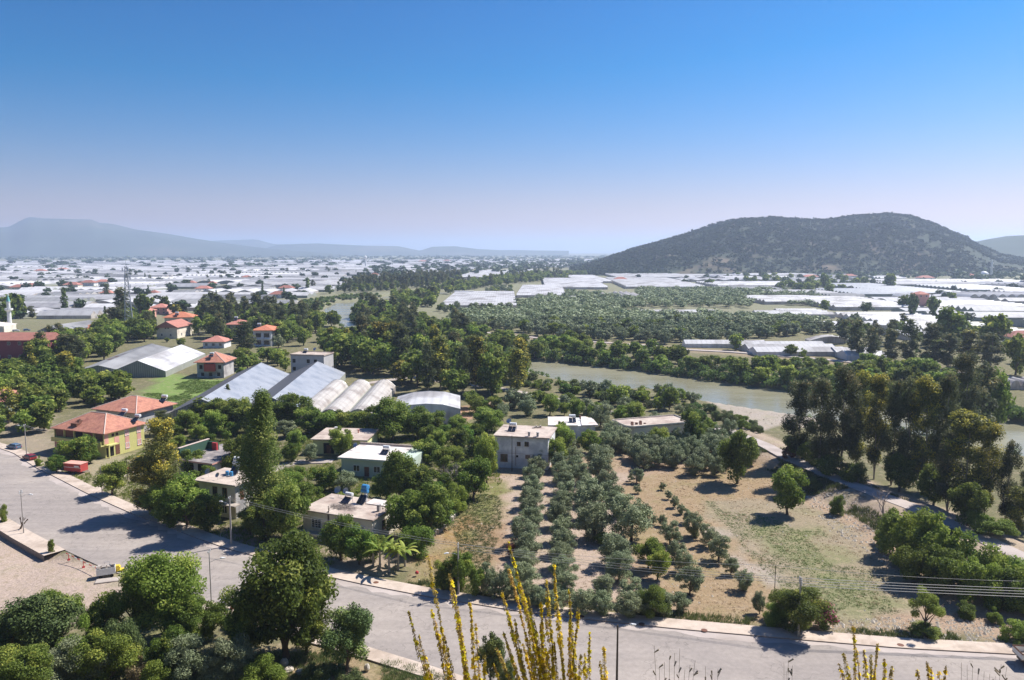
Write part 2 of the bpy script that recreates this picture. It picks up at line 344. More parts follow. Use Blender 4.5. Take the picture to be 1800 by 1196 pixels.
TRACK = GP([(690, 540), (715, 552), (751, 566), (786, 577), (815, 579), (870, 588), (925, 593), (1036, 602), (1130, 607), (1200, 616), (1267, 619), (1357, 626), (1457, 634), (1533, 641), (1633, 650), (1720, 660), (1830, 672), (1960, 690)])
KN = GP([(-60, 772), (-20, 783), (23, 797), (61, 822), (94, 838), (150, 867), (187, 884), (234, 905), (300, 929), (345, 947), (400, 966), (470, 985), (560, 1011), (625, 1026), (755, 1051), (850, 1066), (917, 1077), (1028, 1090), (1150, 1103), (1200, 1108), (1403, 1126), (1583, 1141), (1782, 1152), (1900, 1158), (2300, 1170)])
KS = GP([(-200, 850), (-60, 885), (14, 912), (58, 938), (115, 968), (185, 1000), (270, 1030), (372, 1059), (450, 1084), (540, 1110), (640, 1137), (775, 1178), (860, 1206), (1000, 1245), (1200, 1290), (1500, 1330), (2300, 1340)])
LOT = GP([(-300, 900), (-60, 900), (0, 926), (87, 983), (118, 985), (185, 1008), (232, 1040), (200, 1095), (80, 1110), (-60, 1130), (-300, 1130)], -0.9)
def offset(line, d):
    out = []
    for i, (x, y) in enumerate(line):
        x0, y0 = line[max(i-1, 0)]; x1, y1 = line[min(i+1, len(line)-1)]
        dx, dy = x1-x0, y1-y0; l = math.hypot(dx, dy) or 1; out.append((x-dy/l*d, y+dx/l*d))
    return out
def Hgt(X, Y):
    X = np.asarray(X, float); Y = np.asarray(Y, float)
    z = (vnoise(X, Y, 17, 3)-0.5)*0.5*smooth(130, 200, Y) + (vnoise(X, Y, 5, 4)-0.5)*0.16
    # calm the ground round the street
    dr = np.minimum(segdist(X, Y, KN), segdist(X, Y, KS)); road = inpoly(X, Y, KN+KS[::-1])
    fl = np.where(road, 0, smooth(2.5, 9, dr)); z = z*fl - 0.05*(1-fl)
    # hillside below the camera
    yf = 78 + 12*(1-smooth(-34, 2, X)) + 2.5*(vnoise(X, Y*0, 9, 5)-0.5)
    s = np.clip(yf-Y, 0, None); hill = s*0.62
    top = 48.3-smooth(2.0, 4.0, Y)*1.9-np.clip(Y-4, 0, None)*0.60
    hz = np.where(Y < 2, 48.3, np.minimum(hill + 0.3, top)); hz = np.where(s > 0, hz, 0)
    bumpy = (vnoise(X, Y, 4, 9)-0.5)*0.9*smooth(0, 6, s)*smooth(4, 12, Y)
    z = np.where(s > 0, np.maximum(hz*np.clip(1-0.0*X, 0, 1) + bumpy, z), z)
    z = np.where(Y < -60, np.maximum(48.3+(Y+60)*0.3, 0), z)
    # river
    d = sdpoly(X, Y, RIVER)
    bank = np.where(d < 0, -2.5+d*0.25, -2.5+d*0.42); bank = np.clip(bank, -4.2, 0)
    far = smooth(9, 2, d)
    z = np.where(d < 9, np.minimum(z, bank + 0*far), z)
    # embankment of the riverside lane
    dl = segdist(X, Y, LEV); lev = 1.9*(1-smooth(3.4, 9.5, dl))*smooth(LEV[0][0]-14, LEV[0][0]+14, X)
    rub = (vnoise(X, Y, 1.6, 12)-0.5)*0.6*smooth(3.6, 5, dl)*(1-smooth(8.5, 10.5, dl))
    z = np.where(dl < 10.5, np.maximum(z, z*0.3)+lev+rub*(lev > 0.05), z)
    # sunken lot
    dq = sdpoly(X, Y, LOT); ramp = smooth(-78, -68, X)*smooth(104, 112, Y)
    z = np.where(dq < 0, -0.9*(1-0.8*ramp)+(z+0.05)*0.2, z)
    # gentle bar of sand at the bend
    return z
def axis(lst):
    out = []
    for a, b, st in lst: out += list(np.arange(a, b, st))
    return np.array(out+[lst[-1][1]], float)
gx = [130]; 
while gx[-1] < 24000: gx.append(gx[-1]+max(3, (gx[-1]-300)*0.11 if gx[-1] > 300 else 3))
XS = np.array([-a for a in gx[::-1]][:-1]+list(np.arange(-130, 130, 1.35))+gx)
gy = [700]
while gy[-1] < 34000: gy.append(gy[-1]+max(4, (gy[-1]-690)*0.09))
YS = np.concatenate([np.array([-400, -200, -120, -80, -60, -40, -20, -8]), np.arange(-4, 12, 1.0), np.arange(12, 75, 2.0), np.arange(75, 235, 1.35), np.arange(235, 700, 3.0), np.array(gy)])
GX, GY = np.meshgrid(XS, YS); GZ = Hgt(GX, GY)
# ground kinds: what the ground is made of, by area
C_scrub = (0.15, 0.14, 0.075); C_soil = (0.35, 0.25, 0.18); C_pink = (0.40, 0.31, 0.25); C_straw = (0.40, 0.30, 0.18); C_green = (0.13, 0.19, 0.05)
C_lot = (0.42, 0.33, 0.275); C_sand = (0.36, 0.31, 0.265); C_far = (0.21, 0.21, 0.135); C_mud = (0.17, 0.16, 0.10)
colr = np.zeros(GX.shape+(3,)); colr[:] = C_scrub
def paint(poly, c, soft=2.0, amt=1.0):
    d = sdpoly(GX, GY, GP(poly)) + (vnoise(GX, GY, 4, 31)-0.5)*soft*1.6; a = (1-smooth(-soft*0.5, soft*0.5, d))[..., None]*amt
    colr[:] = colr*(1-a)+np.array(c)*a
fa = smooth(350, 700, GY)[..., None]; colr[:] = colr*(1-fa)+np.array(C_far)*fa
paint([(690, 1040), (880, 1045), (1110, 1075), (1330, 1100), (1800, 1130), (1900, 1100), (1500, 860), (1420, 830), (1330, 800), (1080, 790), (870, 815), (800, 870)], C_soil, 3)
paint([(870, 835), (1120, 835), (1100, 900), (1090, 1060), (860, 1045), (890, 930)], C_pink, 2)
paint([(1090, 850), (1260, 800), (1350, 810), (1430, 860), (1400, 1000), (1350, 1090), (1230, 1090), (1130, 1000)], (0.30, 0.215, 0.13), 3)
paint([(1250, 880), (1420, 880), (1500, 930), (1560, 1000), (1620, 1080), (1480, 1100), (1420, 1080), (1330, 1000), (1230, 900)], (0.28, 0.23, 0.16), 3)
paint([(1232, 925), (1262, 920), (1310, 985), (1370, 1010), (1345, 1030), (1280, 985)], (0.36, 0.30, 0.25), 2.5)
paint([(1370, 935), (1430, 925), (1460, 965), (1500, 1010), (1555, 1050), (1530, 1080), (1430, 1060), (1420, 1010), (1380, 980)], (0.16, 0.19, 0.07), 6, 0.6)
paint([(690, 1035), (735, 985), (800, 890), (850, 840), (880, 845), (885, 900), (870, 960), (850, 1030), (760, 1042)], (0.25, 0.20, 0.10), 3)
paint([(790, 915), (850, 850), (882, 850), (885, 900), (860, 950), (790, 955)], (0.17, 0.18, 0.06), 4, 0.8)
paint([(735, 985), (765, 945), (800, 905), (835, 925), (800, 975), (770, 1000)], (0.33, 0.19, 0.09), 5, 0.8)
paint([(845, 930), (890, 920), (885, 985), (840, 985)], (0.30, 0.19, 0.12), 5, 0.8)
paint([(250, 690), (290, 655), (345, 665), (400, 668), (372, 690), (330, 700), (300, 720), (255, 710)], (0.17, 0.25, 0.065), 3)
paint([(85, 845), (190, 800), (330, 790), (330, 850), (240, 870), (260, 900), (150, 865)], (0.30, 0.26, 0.17), 3)
paint([(700, 735), (760, 725), (880, 705), (880, 725), (800, 745)], (0.33, 0.2, 0.13), 2)
paint([(300, 930), (400, 925), (560, 960), (700, 975), (690, 1020), (600, 1010), (400, 960)], (0.33, 0.26, 0.2), 2)
paint([(0, 700), (85, 690), (100, 830), (60, 820), (0, 790)], (0.28, 0.23, 0.17), 3)
paint([(600, 1148), (780, 1190), (900, 1230), (900, 1330), (300, 1330), (420, 1150)], (0.27, 0.2, 0.12), 3)
dlot = sdpoly(GX, GY, LOT) + (vnoise(GX, GY, 4, 33)-0.5); a = (1-smooth(-1, 1.2, dlot))[..., None]; colr[:] = colr*(1-a)+np.array(C_lot)*a
dlv = segdist(GX, GY, LEV); a = ((1-smooth(9, 11.5, dlv))*smooth(LEV[0][0]-4, LEV[0][0]+8, GX)*(GZ > -0.5))[..., None]; colr[:] = colr*(1-a)+np.array((0.36, 0.28, 0.22))*a
dtr = segdist(GX, GY, TRACK); a = (1-smooth(5, 13, dtr))[..., None]; colr[:] = colr*(1-a)+np.array((0.27, 0.21, 0.14))*a
drv = sdpoly(GX, GY, RIVER); a = (1-smooth(0.2, 1.5, drv))[..., None]; colr[:] = colr*(1-a)+np.array(C_mud)*a
SANDP = GP([(1230, 708), (1262, 707), (1320, 720), (1400, 735), (1440, 745), (1440, 765), (1400, 762), (1370, 758), (1340, 770), (1300, 745), (1262, 728)], -2)
ds = sdpoly(GX, GY, SANDP)+(vnoise(GX, GY, 5, 35)-0.5)*2; a = (1-smooth(-1, 1, ds))[..., None]; colr[:] = colr*(1-a)+np.array(C_sand)*a
ny, nx = GX.shape
idx = np.arange(ny*nx).reshape(ny, nx)
F = np.stack([idx[:-1, :-1].ravel(), idx[:-1, 1:].ravel(), idx[1:, 1:].ravel(), idx[1:, :-1].ravel()], 1)
gm = bpy.data.materials.new('ground_cover'); gm.use_nodes = True
def ground_nodes(gm, sc1=0.35, sc2=2.2):
    n = gm.node_tree; N = n.nodes; Lk = n.links; b = N['Principled BSDF']; b.inputs['Roughness'].default_value = 0.95; b.inputs['Specular IOR Level'].default_value = 0.15
    at = N.new('ShaderNodeAttribute'); at.attribute_name = 'soil'
    ge = N.new('ShaderNodeNewGeometry')
    def noi(s, d=7, r=0.65):
        x = N.new('ShaderNodeTexNoise'); x.inputs['Scale'].default_value = s; x.inputs['Detail'].default_value = d; x.inputs['Roughness'].default_value = r
        Lk.new(ge.outputs['Position'], x.inputs['Vector']); return x.outputs[0]
    def mr(s, a, b_, c, d):
        x = N.new('ShaderNodeMapRange'); x.inputs[1].default_value = a; x.inputs[2].default_value = b_; x.inputs[3].default_value = c; x.inputs[4].default_value = d
        Lk.new(s, x.inputs[0]); return x.outputs[0]
    def mix(f, a, b_):
        x = N.new('ShaderNodeMix'); x.data_type = 'RGBA'; Lk.new(f, x.inputs[0])
        if isinstance(a, tuple): x.inputs['A'].default_value = (*a, 1)
        else: Lk.new(a, x.inputs['A'])
        if isinstance(b_, tuple): x.inputs['B'].default_value = (*b_, 1)
        else: Lk.new(b_, x.inputs['B'])
        return x.outputs['Result']
    c = at.outputs['Color']
    c = mix(mr(noi(0.11, 8, 0.7), 0.50, 0.64, 0, 0.28), c, (0.17, 0.2, 0.06))
    c = mix(mr(noi(0.5, 8, 0.7), 0.5, 0.66, 0, 0.5), c, (0.40, 0.31, 0.22))
    c = mix(mr(noi(1.6, 5, 0.7), 0.56, 0.66, 0, 0.6), c, (0.13, 0.12, 0.05))
    vm = N.new('ShaderNodeVectorMath'); vm.operation = 'SCALE'; Lk.new(c, vm.inputs[0]); Lk.new(mr(noi(3.2, 6, 0.75), 0.3, 0.7, 0.68, 1.3), vm.inputs['Scale'])
    Lk.new(vm.outputs[0], b.inputs['Base Color'])
    bp = N.new('ShaderNodeBump'); bp.inputs['Strength'].default_value = 0.6; bp.inputs['Distance'].default_value = 0.35
    Lk.new(noi(1.8, 6, 0.7), bp.inputs['Height']); Lk.new(bp.outputs[0], b.inputs['Normal'])
ground_nodes(gm)
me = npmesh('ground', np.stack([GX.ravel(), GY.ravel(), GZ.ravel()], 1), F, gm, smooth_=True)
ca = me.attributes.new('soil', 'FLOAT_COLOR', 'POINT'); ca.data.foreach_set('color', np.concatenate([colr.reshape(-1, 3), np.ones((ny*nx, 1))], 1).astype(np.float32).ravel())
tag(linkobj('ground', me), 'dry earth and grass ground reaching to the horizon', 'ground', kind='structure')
# water
wm = bpy.data.materials.new('river_water'); wm.use_nodes = True
b = wm.node_tree.nodes['Principled BSDF']; b.inputs['Base Color'].default_value = (0.25, 0.235, 0.155, 1); b.inputs['Roughness'].default_value = 0.22
b.inputs['Specular IOR Level'].default_value = 0.5
N = wm.node_tree.nodes; ge = N.new('ShaderNodeNewGeometry'); mp = N.new('ShaderNodeMapping'); mp.inputs['Scale'].default_value = (0.35, 1.0, 1)
no = N.new('ShaderNodeTexNoise'); no.inputs['Scale'].default_value = 0.9; no.inputs['Detail'].default_value = 5; bp = N.new('ShaderNodeBump'); bp.inputs['Strength'].default_value = 0.45; bp.inputs['Distance'].default_value = 0.25
lk = wm.node_tree.links; lk.new(ge.outputs['Position'], mp.inputs[0]); lk.new(mp.outputs[0], no.inputs['Vector']); lk.new(no.outputs[0], bp.inputs['Height']); lk.new(bp.outputs[0], b.inputs['Normal'])
n2 = N.new('ShaderNodeTexNoise'); n2.inputs['Scale'].default_value = 0.06; n2.inputs['Detail'].default_value = 6; lk.new(mp.outputs[0], n2.inputs['Vector'])
rr = N.new('ShaderNodeMapRange'); rr.inputs[1].default_value = 0.35; rr.inputs[2].default_value = 0.65; rr.inputs[3].default_value = 0.13; rr.inputs[4].default_value = 0.4; lk.new(n2.outputs[0], rr.inputs[0]); lk.new(rr.outputs[0], b.inputs['Roughness'])
cl = [((a[0]+b_[0])/2, (a[1]+b_[1])/2) for a, b_ in zip(GP(FAR, WZ), GP([NEAR[-1-int(i*(len(NEAR)-1)/(len(FAR)-1))] for i in range(len(FAR))], WZ))]
wv = MB(); a_, b_ = GP(FAR, WZ), [GP(NEAR, WZ)[-1-int(round(i*(len(NEAR)-1)/(len(FAR)-1)))] for i in range(len(FAR))]
def widen(p, q, e): 
    l = math.hypot(p[0]-q[0], p[1]-q[1]) or 1; return (p[0]+(p[0]-q[0])/l*e, p[1]+(p[1]-q[1])/l*e)
RW = [widen(p, q, 3.0) for p, q in zip(a_, b_)]; RV = [widen(q, p, 3.0) for p, q in zip(a_, b_)]
for i in range(len(RW)-1):
    wv.poly([(*RV[i], WZ), (*RW[i], WZ), (*RW[i+1], WZ), (*RV[i+1], WZ)])
wobj = wv.build('water', wm); tag(wobj, 'silty green river bending through the valley', 'river', kind='structure')
# street with pavements
def ribbon(name, mats, Lf, Rt, z, label, thick=None, cat='road', zf=None):
    m = MB()
    for i in range(len(Lf)-1):
        z0 = z if zf is None else zf(*[(Lf[i][k]+Rt[i][k])/2 for k in (0, 1)])+z; z1 = z if zf is None else zf(*[(Lf[i+1][k]+Rt[i+1][k])/2 for k in (0, 1)])+z
        m.poly([(*Rt[i], z0), (*Lf[i], z0), (*Lf[i+1], z1), (*Rt[i+1], z1)][::-1])
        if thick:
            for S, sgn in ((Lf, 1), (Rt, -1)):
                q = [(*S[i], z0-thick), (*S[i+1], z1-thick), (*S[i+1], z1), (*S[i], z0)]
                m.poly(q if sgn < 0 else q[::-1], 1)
    o = m.build(name, mats); tag(o, label, cat, kind='structure'); return o
def resample(line, n):
    d = [0]
    for i in range(len(line)-1): d.append(d[-1]+math.dist(line[i], line[i+1]))
    out = []
    for k in range(n):
        t = d[-1]*k/(n-1); i = min(max(j for j in range(len(d)) if d[j] <= t+1e-9), len(line)-2)
        f = (t-d[i])/((d[i+1]-d[i]) or 1); out.append((line[i][0]+(line[i+1][0]-line[i][0])*f, line[i][1]+(line[i+1][1]-line[i][1])*f))
    return out
def denser(line, st=2.0):
    n = max(2, int(sum(math.dist(line[i], line[i+1]) for i in range(len(line)-1))/st)); return resample(line, n)
am = M['asphalt']; N = am.node_tree.nodes; lk = am.node_tree.links; b = N['Principled BSDF']; src = b.inputs['Base Color'].links[0].from_socket
ge = N.new('ShaderNodeNewGeometry'); vo = N.new('ShaderNodeTexVoronoi'); vo.feature = 'DISTANCE_TO_EDGE'; vo.inputs['Scale'].default_value = 0.09; nz = N.new('ShaderNodeTexNoise'); nz.inputs['Scale'].default_value = 0.5; nz.inputs['Detail'].default_value = 6
va = N.new('ShaderNodeVectorMath'); va.operation = 'MULTIPLY_ADD'; va.inputs[1].default_value = (7, 7, 7); lk.new(nz.outputs['Color'], va.inputs[0]); lk.new(ge.outputs['Position'], va.inputs[2]); lk.new(ge.outputs['Position'], nz.inputs['Vector']); lk.new(va.outputs[0], vo.inputs['Vector'])
ck = N.new('ShaderNodeMapRange'); ck.inputs[1].default_value = 0.0; ck.inputs[2].default_value = 0.012; ck.inputs[3].default_value = 0.72; ck.inputs[4].default_value = 1.0; lk.new(vo.outputs['Distance'], ck.inputs[0])
st = N.new('ShaderNodeTexNoise'); st.inputs['Scale'].default_value = 1.0; st.inputs['Detail'].default_value = 5; mpp = N.new('ShaderNodeMapping'); mpp.inputs['Rotation'].default_value = (0, 0, 0.35); mpp.inputs['Scale'].default_value = (0.03, 0.55, 1); lk.new(ge.outputs['Position'], mpp.inputs[0]); lk.new(mpp.outputs[0], st.inputs['Vector'])
sr = N.new('ShaderNodeMapRange'); sr.inputs[1].default_value = 0.35; sr.inputs[2].default_value = 0.65; sr.inputs[3].default_value = 0.93; sr.inputs[4].default_value = 1.06; lk.new(st.outputs[0], sr.inputs[0])
mu = N.new('ShaderNodeMath'); mu.operation = 'MULTIPLY'; lk.new(ck.outputs[0], mu.inputs[0]); lk.new(sr.outputs[0], mu.inputs[1])
vx = N.new('ShaderNodeVectorMath'); vx.operation = 'SCALE'; lk.new(src, vx.inputs[0]); lk.new(mu.outputs[0], vx.inputs['Scale']); lk.new(vx.outputs[0], b.inputs['Base Color'])
rd = MB(); rd.prism([p for p in KN]+[p for p in KS[::-1]], -0.3, 0.03); ro = rd.build('road', M['asphalt']); tag(ro, 'wide worn grey street crossing the foreground', 'road', kind='structure')
KNd = denser(KN, 3); KNo = offset(KNd, 2.7)
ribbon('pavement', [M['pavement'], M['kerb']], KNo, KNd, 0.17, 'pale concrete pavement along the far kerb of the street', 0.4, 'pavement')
re_ = random.Random(2); ed = denser(KN, 1.6); ribbon('road_edge', [M['lane'], M['lane']], offset(ed, -.02), [offset(ed, -re_.uniform(.5, 1.9))[i] for i in range(len(ed))], 0.036, 'pale dust lying along the far edge of the street')
KSa = denser(KS[7:], 3); KSo = offset(KSa, -2.4)
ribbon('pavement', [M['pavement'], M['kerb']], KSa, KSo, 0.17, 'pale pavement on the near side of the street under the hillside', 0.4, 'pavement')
KSb = denser(KS[:5], 3); KSbo = offset(KSb, -3.3)
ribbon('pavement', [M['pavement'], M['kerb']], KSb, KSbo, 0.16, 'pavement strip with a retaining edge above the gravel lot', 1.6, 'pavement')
def hz(x, y): return float(Hgt(np.array([x]), np.array([y]))[0])
LNd = denser(LANE, 2.5)
def hmax(x, y, r=1.6): return float(np.max(Hgt(np.array([x, x+r, x-r, x, x]), np.array([y, y, y, y+r, y-r]))))
ribbon('lane', [M['lane'], M['lane']], offset(LNd, 1.9), offset(LNd, -1.9), 0.10, 'dusty lane running along the top of the river embankment', 0.5, 'lane', zf=hmax)
TRd = denser(TRACK, 5)
ribbon('track', [M['lane'], M['lane']], offset(TRd, 2.0), offset(TRd, -2.0), 0.35, 'pale dirt track along the far bank of the river', 0.8, 'track', zf=hmax)
gp_ = denser(GP([(585, 812), (520, 812), (490, 822), (462, 838), (455, 862)]), 2.5)
ribbon('path', [M['lane'], M['lane']], offset(gp_, 1.6), offset(gp_, -1.6), 0.12, 'pale garden path curving between the yellow house and the poplar', 0.4, 'path', zf=hmax)
sp_ = denser(GP([(340, 765), (365, 720), (350, 705), (250, 700)]), 3)
gp2 = denser(GP([(160, 868), (205, 840), (245, 826), (290, 815)]), 2.5)
ribbon('path', [M['pavement'], M['lane']], offset(gp2, 1.0), offset(gp2, -1.0), 0.12, 'short bare path beside the red trailer yard', 0.4, 'path', zf=hmax)
# ---------------------------------------------------------------- hills
def hillmesh(name, sil, Y0, depth_near, depth_far, mats, label, nx_=160, ny_=40, rough=1.0, seed=1):
    pts = []
    for px, py in sil:
        x, y, z = AT(px, py, Y0); pts.append((x, z))
    xs = np.array([p[0] for p in pts]); zs = np.array([p[1] for p in pts])
    X = np.linspace(xs[0], xs[-1], nx_); T = np.linspace(-1, 1, ny_)
    A, B = np.meshgrid(X, T)
    Yw = np.where(B < 0, Y0+B*depth_near, Y0+B*depth_far)
    ridge = np.interp(A, xs, zs); A0 = A; A = A*Yw/Y0
    prof = np.cos(np.abs(B)*PI/2)**1.15
    n = (vnoise(A0, Yw, (xs[-1]-xs[0])/9, seed)-0.5)*0.42+(vnoise(A0, Yw*.4, (xs[-1]-xs[0])/26, seed+1)-0.5)*0.26+(vnoise(A, Yw, (xs[-1]-xs[0])/50, seed+2)-0.5)*0.07
    Z = ridge*prof*(1+n*np.minimum(np.abs(B)*3, 1)*rough)-2*(np.abs(B) > 0.98)
    Z = np.where(B < 0, np.minimum(Z, CAMZ+(ridge-CAMZ)*Yw/Y0-0.3), Z)
    ny2, nx2 = A.shape; ii = np.arange(ny2*nx2).reshape(ny2, nx2)
    Fh = np.stack([ii[:-1, :-1].ravel(), ii[:-1, 1:].ravel(), ii[1:, 1:].ravel(), ii[1:, :-1].ravel()], 1)
    o = linkobj(name, npmesh(name, np.stack([A.ravel(), Yw.ravel(), Z.ravel()], 1), Fh, mats, smooth_=True))
    tag(o, label, 'hill', kind='structure'); return (X, np.where(T < 0, Y0+T*depth_near, Y0+T*depth_far), Z)
M['hill'] = mat('scrubby_hillside', (0.035, 0.048, 0.024), 0.95, 0.3, 0.02, col2=(0.13, 0.10, 0.065), patch=0.25, pscale=0.008, bump=0.0)
M['hillf'] = mat('distant_hillside', (0.05, 0.07, 0.045), 0.95, 0.25, 0.003, col2=(0.10, 0.10, 0.07), patch=0.3, pscale=0.0012)
SIL = [(1000, 472.5), (1030, 468), (1060, 458), (1110, 441), (1150, 430), (1200, 414), (1250, 397), (1280, 389), (1310, 385), (1360, 383), (1400, 387), (1450, 388), (1490, 382), (1560, 379), (1600, 382), (1625, 390),
       (1660, 403), (1695, 418), (1720, 432), (1760, 450), (1820, 462), (1900, 470), (2000, 480)]
HILL = hillmesh('hill', SIL, 2150, 620, 900, M['hill'], 'dark scrub covered hill rising on the right', 220, 60, 1.0, 4)
hillmesh('hill', [(1560, 470), (1640, 445), (1700, 428), (1740, 420), (1770, 415), (1820, 413), (1900, 405), (2050, 400), (2300, 420), (2500, 450)], 3300, 800, 1200, M['hillf'], 'second bluish hill cut off by the right edge', 120, 30, 1.0, 14)
hillmesh('hill', [(-900, 430), (-500, 400), (-200, 395), (-60, 402), (15, 399), (35, 388), (50, 381), (75, 384), (110, 385), (160, 386), (175, 392), (200, 394), (240, 404), (300, 412), (340, 419), (400, 428), (470, 437), (600, 447)], 7300, 1500, 1700, M['hillf'], 'long blue mountain on the left horizon', 200, 30, 0.8, 24)
hillmesh('hill', [(440, 442), (465, 437), (490, 430), (560, 428), (600, 430), (640, 432), (700, 433), (738, 441), (760, 434), (800, 433), (840, 438), (880, 440), (1000, 441)], 8800, 1200, 1500, M['hillf'], 'low blue ridge across the middle of the horizon', 120, 24, 0.8, 34)
hillmesh('hill', [(200, 438), (330, 425), (400, 422), (450, 421), (480, 429), (560, 437), (700, 442)], 11000, 1200, 1800, M['hillf'], 'faint far ridge behind the left mountain', 60, 20, 0.8, 44)
# ---------------------------------------------------------------- haze: the air over the plain
hb = MB().box(-23000, -300, -30, 23000, 30000, 385); hm = bpy.data.materials.new('haze'); hm.use_nodes = True
N = hm.node_tree.nodes; N.clear(); ho = N.new('ShaderNodeOutputMaterial'); pv = N.new('ShaderNodeVolumePrincipled')
pv.inputs['Color'].default_value = (0.64, 0.765, 1.0, 1); pv.inputs['Density'].default_value = 0.00013; pv.inputs['Anisotropy'].default_value = 0.35
pv.inputs['Density Attribute'].default_value = ''
hm.node_tree.links.new(pv.outputs[0], ho.inputs['Volume'])
tag(hb.build('haze', hm), 'thin blue summer haze over the whole valley', 'haze', kind='stuff')

# ---------------------------------------------------------------- labels that say which one
LM = [(172, 760, 'the yellow and pink house'), (252, 712, 'the plain red-roofed house'), (375, 790, 'the red and green house'), (400, 870, 'the concrete corner house'),
      (610, 905, 'the blue-tanked flat house'), (604, 778, 'the low yellow house'), (660, 808, 'the mint bungalow'), (917, 785, 'the stained white house'), (1008, 745, 'the broken-roofed house'),
      (1157, 755, 'the low beige house'), (540, 637, 'the grey block house'), (462, 592, 'the white villa'), (371, 640, 'the derelict red-roofed house'), (307, 578, 'the cream gabled house'),
      (40, 605, 'the plum school building'), (228, 530, 'the lattice mast'), (16, 555, 'the village minaret'), (240, 632, 'the torn greenhouse'), (430, 680, 'the left glasshouse'), (535, 685, 'the brown-sided glasshouse'),
      (625, 695, 'the triple tunnel'), (757, 700, 'the flat-topped greenhouse'), (604, 555, 'the river bend'), (843, 527, 'the green-framed greenhouse'), (1330, 735, 'the sandbar'), (1450, 838, 'the riverside lane'),
      (1622, 530, 'the pink villa'), (1738, 482, 'the domed mosque'), (1400, 480, 'the hill-foot farmhouses'), (1405, 1080, 'the wired street pole'), (805, 1010, 'the middle street pole'), (405, 930, 'the corner street pole'),
      (60, 1010, 'the gravel lot'), (393, 1058, 'the street bin'), (1550, 870, 'the bare tree'), (112, 530, 'the lone dark poplar'), (468, 800, 'the tall poplar'), (643, 456, 'the far white tower'),
      (1300, 940, 'the straw field'), (1100, 1060, 'the orchard edge'), (640, 1150, 'the near pavement'), (1610, 980, 'the big green thicket'), (1700, 850, 'the right eucalyptus stand'), (1450, 780, 'the left end of the eucalyptus stand'),
      (1350, 610, 'the stepped greenhouse'), (1750, 580, 'the big right greenhouse'), (1230, 760, 'the walled yard'), (1000, 600, 'the dirt track'), (1180, 560, 'the grove greenhouse'), (820, 490, 'the far river trees'),
      (1100, 650, 'the middle river reach'), (1560, 700, 'the hidden river reach'), (1300, 520, 'the upper grove'), (920, 570, 'the lower grove'), (700, 640, 'the dense riverside wood'), (480, 560, 'the village eucalyptus row'),
      (130, 640, 'the schoolyard wood'), (60, 690, 'the left edge house'), (780, 790, 'the dead grey tree'), (330, 700, 'the green meadow'), (600, 990, 'the banana plants'), (300, 1150, 'the near scrub'), (1130, 500, 'the white farm sheds'),
      (420, 500, 'the far left plain'), (150, 490, 'the red-roofed hamlet'), (700, 480, 'the middle plain'), (1000, 470, 'the hill tip'), (1260, 480, 'the hill-side plain'), (1600, 480, 'the right hill foot'), (330, 480, 'the plain tree line'), (530, 480, 'the poplar cluster')]
LMA = np.array([(a, b) for a, b, _ in LM], float)
NUMW = ['', 'first', 'second', 'third', 'fourth', 'fifth', 'sixth', 'seventh', 'eighth', 'ninth', 'tenth', 'eleventh', 'twelfth', 'thirteenth', 'fourteenth', 'fifteenth', 'sixteenth', 'seventeenth', 'eighteenth', 'nineteenth', 'twentieth']
def ordw(k):
    if k <= 20: return NUMW[k]
    if k < 100:
        t = ['twentieth', 'thirtieth', 'fortieth', 'fiftieth', 'sixtieth', 'seventieth', 'eightieth', 'ninetieth'][k//10-2]
        if k % 10 == 0: return t
        return ['twenty', 'thirty', 'forty', 'fifty', 'sixty', 'seventy', 'eighty', 'ninety'][k//10-2]+'-'+NUMW[k % 10]
    return str(k)
def finish_labels():
    g = {}
    for o, desc, px, py in REG:
        d = np.hypot((LMA[:, 0]-px), (LMA[:, 1]-py)*1.6); i = int(np.argmin(d)); dx = px-LM[i][0]; dy = (py-LM[i][1])*1.6
        if d[i] < 12: rel = 'beside'
        elif abs(dx) > abs(dy): rel = 'left of' if dx < 0 else 'right of'
        else: rel = 'beyond' if dy < 0 else 'in front of'
        g.setdefault((desc, rel, LM[i][2]), []).append((px, o))
    for (desc, rel, lm), lst in g.items():
        lst.sort(key=lambda t: t[0])
        for k, (px, o) in enumerate(lst):
            s_ = f'{desc} {rel} {lm}'
            if len(lst) > 1: s_ += f', {ordw(k+1)} from left'
            o['label'] = s_
def reg(o, desc, px, py): REG.append((o, desc, px, py)); return o
# ---------------------------------------------------------------- buildings
def rectframe(C, Lp=None, R=None, La=None, Lb=None, z=0.0, rz=None):
    c = G(*C, z)
    a1 = a2 = None
    if Lp is not None:
        l = G(*Lp, z); a1 = math.atan2(c[1]-l[1], c[0]-l[0]); La = La or math.dist(c, l)
    if R is not None:
        r = G(*R, z); a2 = math.atan2(r[1]-c[1], r[0]-c[0])-PI/2; Lb = Lb or math.dist(c, r)
    if rz is None: rz = a1 if a2 is None else (a2 if a1 is None else (a1*0.6+a2*0.4))
    o = (c[0]-La*math.cos(rz), c[1]-La*math.sin(rz)); return o, rz, La, Lb
def wpoint(o, rz, x, y): return (o[0]+x*math.cos(rz)-y*math.sin(rz), o[1]+x*math.sin(rz)+y*math.cos(rz))
def exclude(o, rz, La, Lb, mgn=1.0): EXCL.append([wpoint(o, rz, x, y) for x, y in ((-mgn, -mgn), (La+mgn, -mgn), (La+mgn, Lb+mgn), (-mgn, Lb+mgn))])
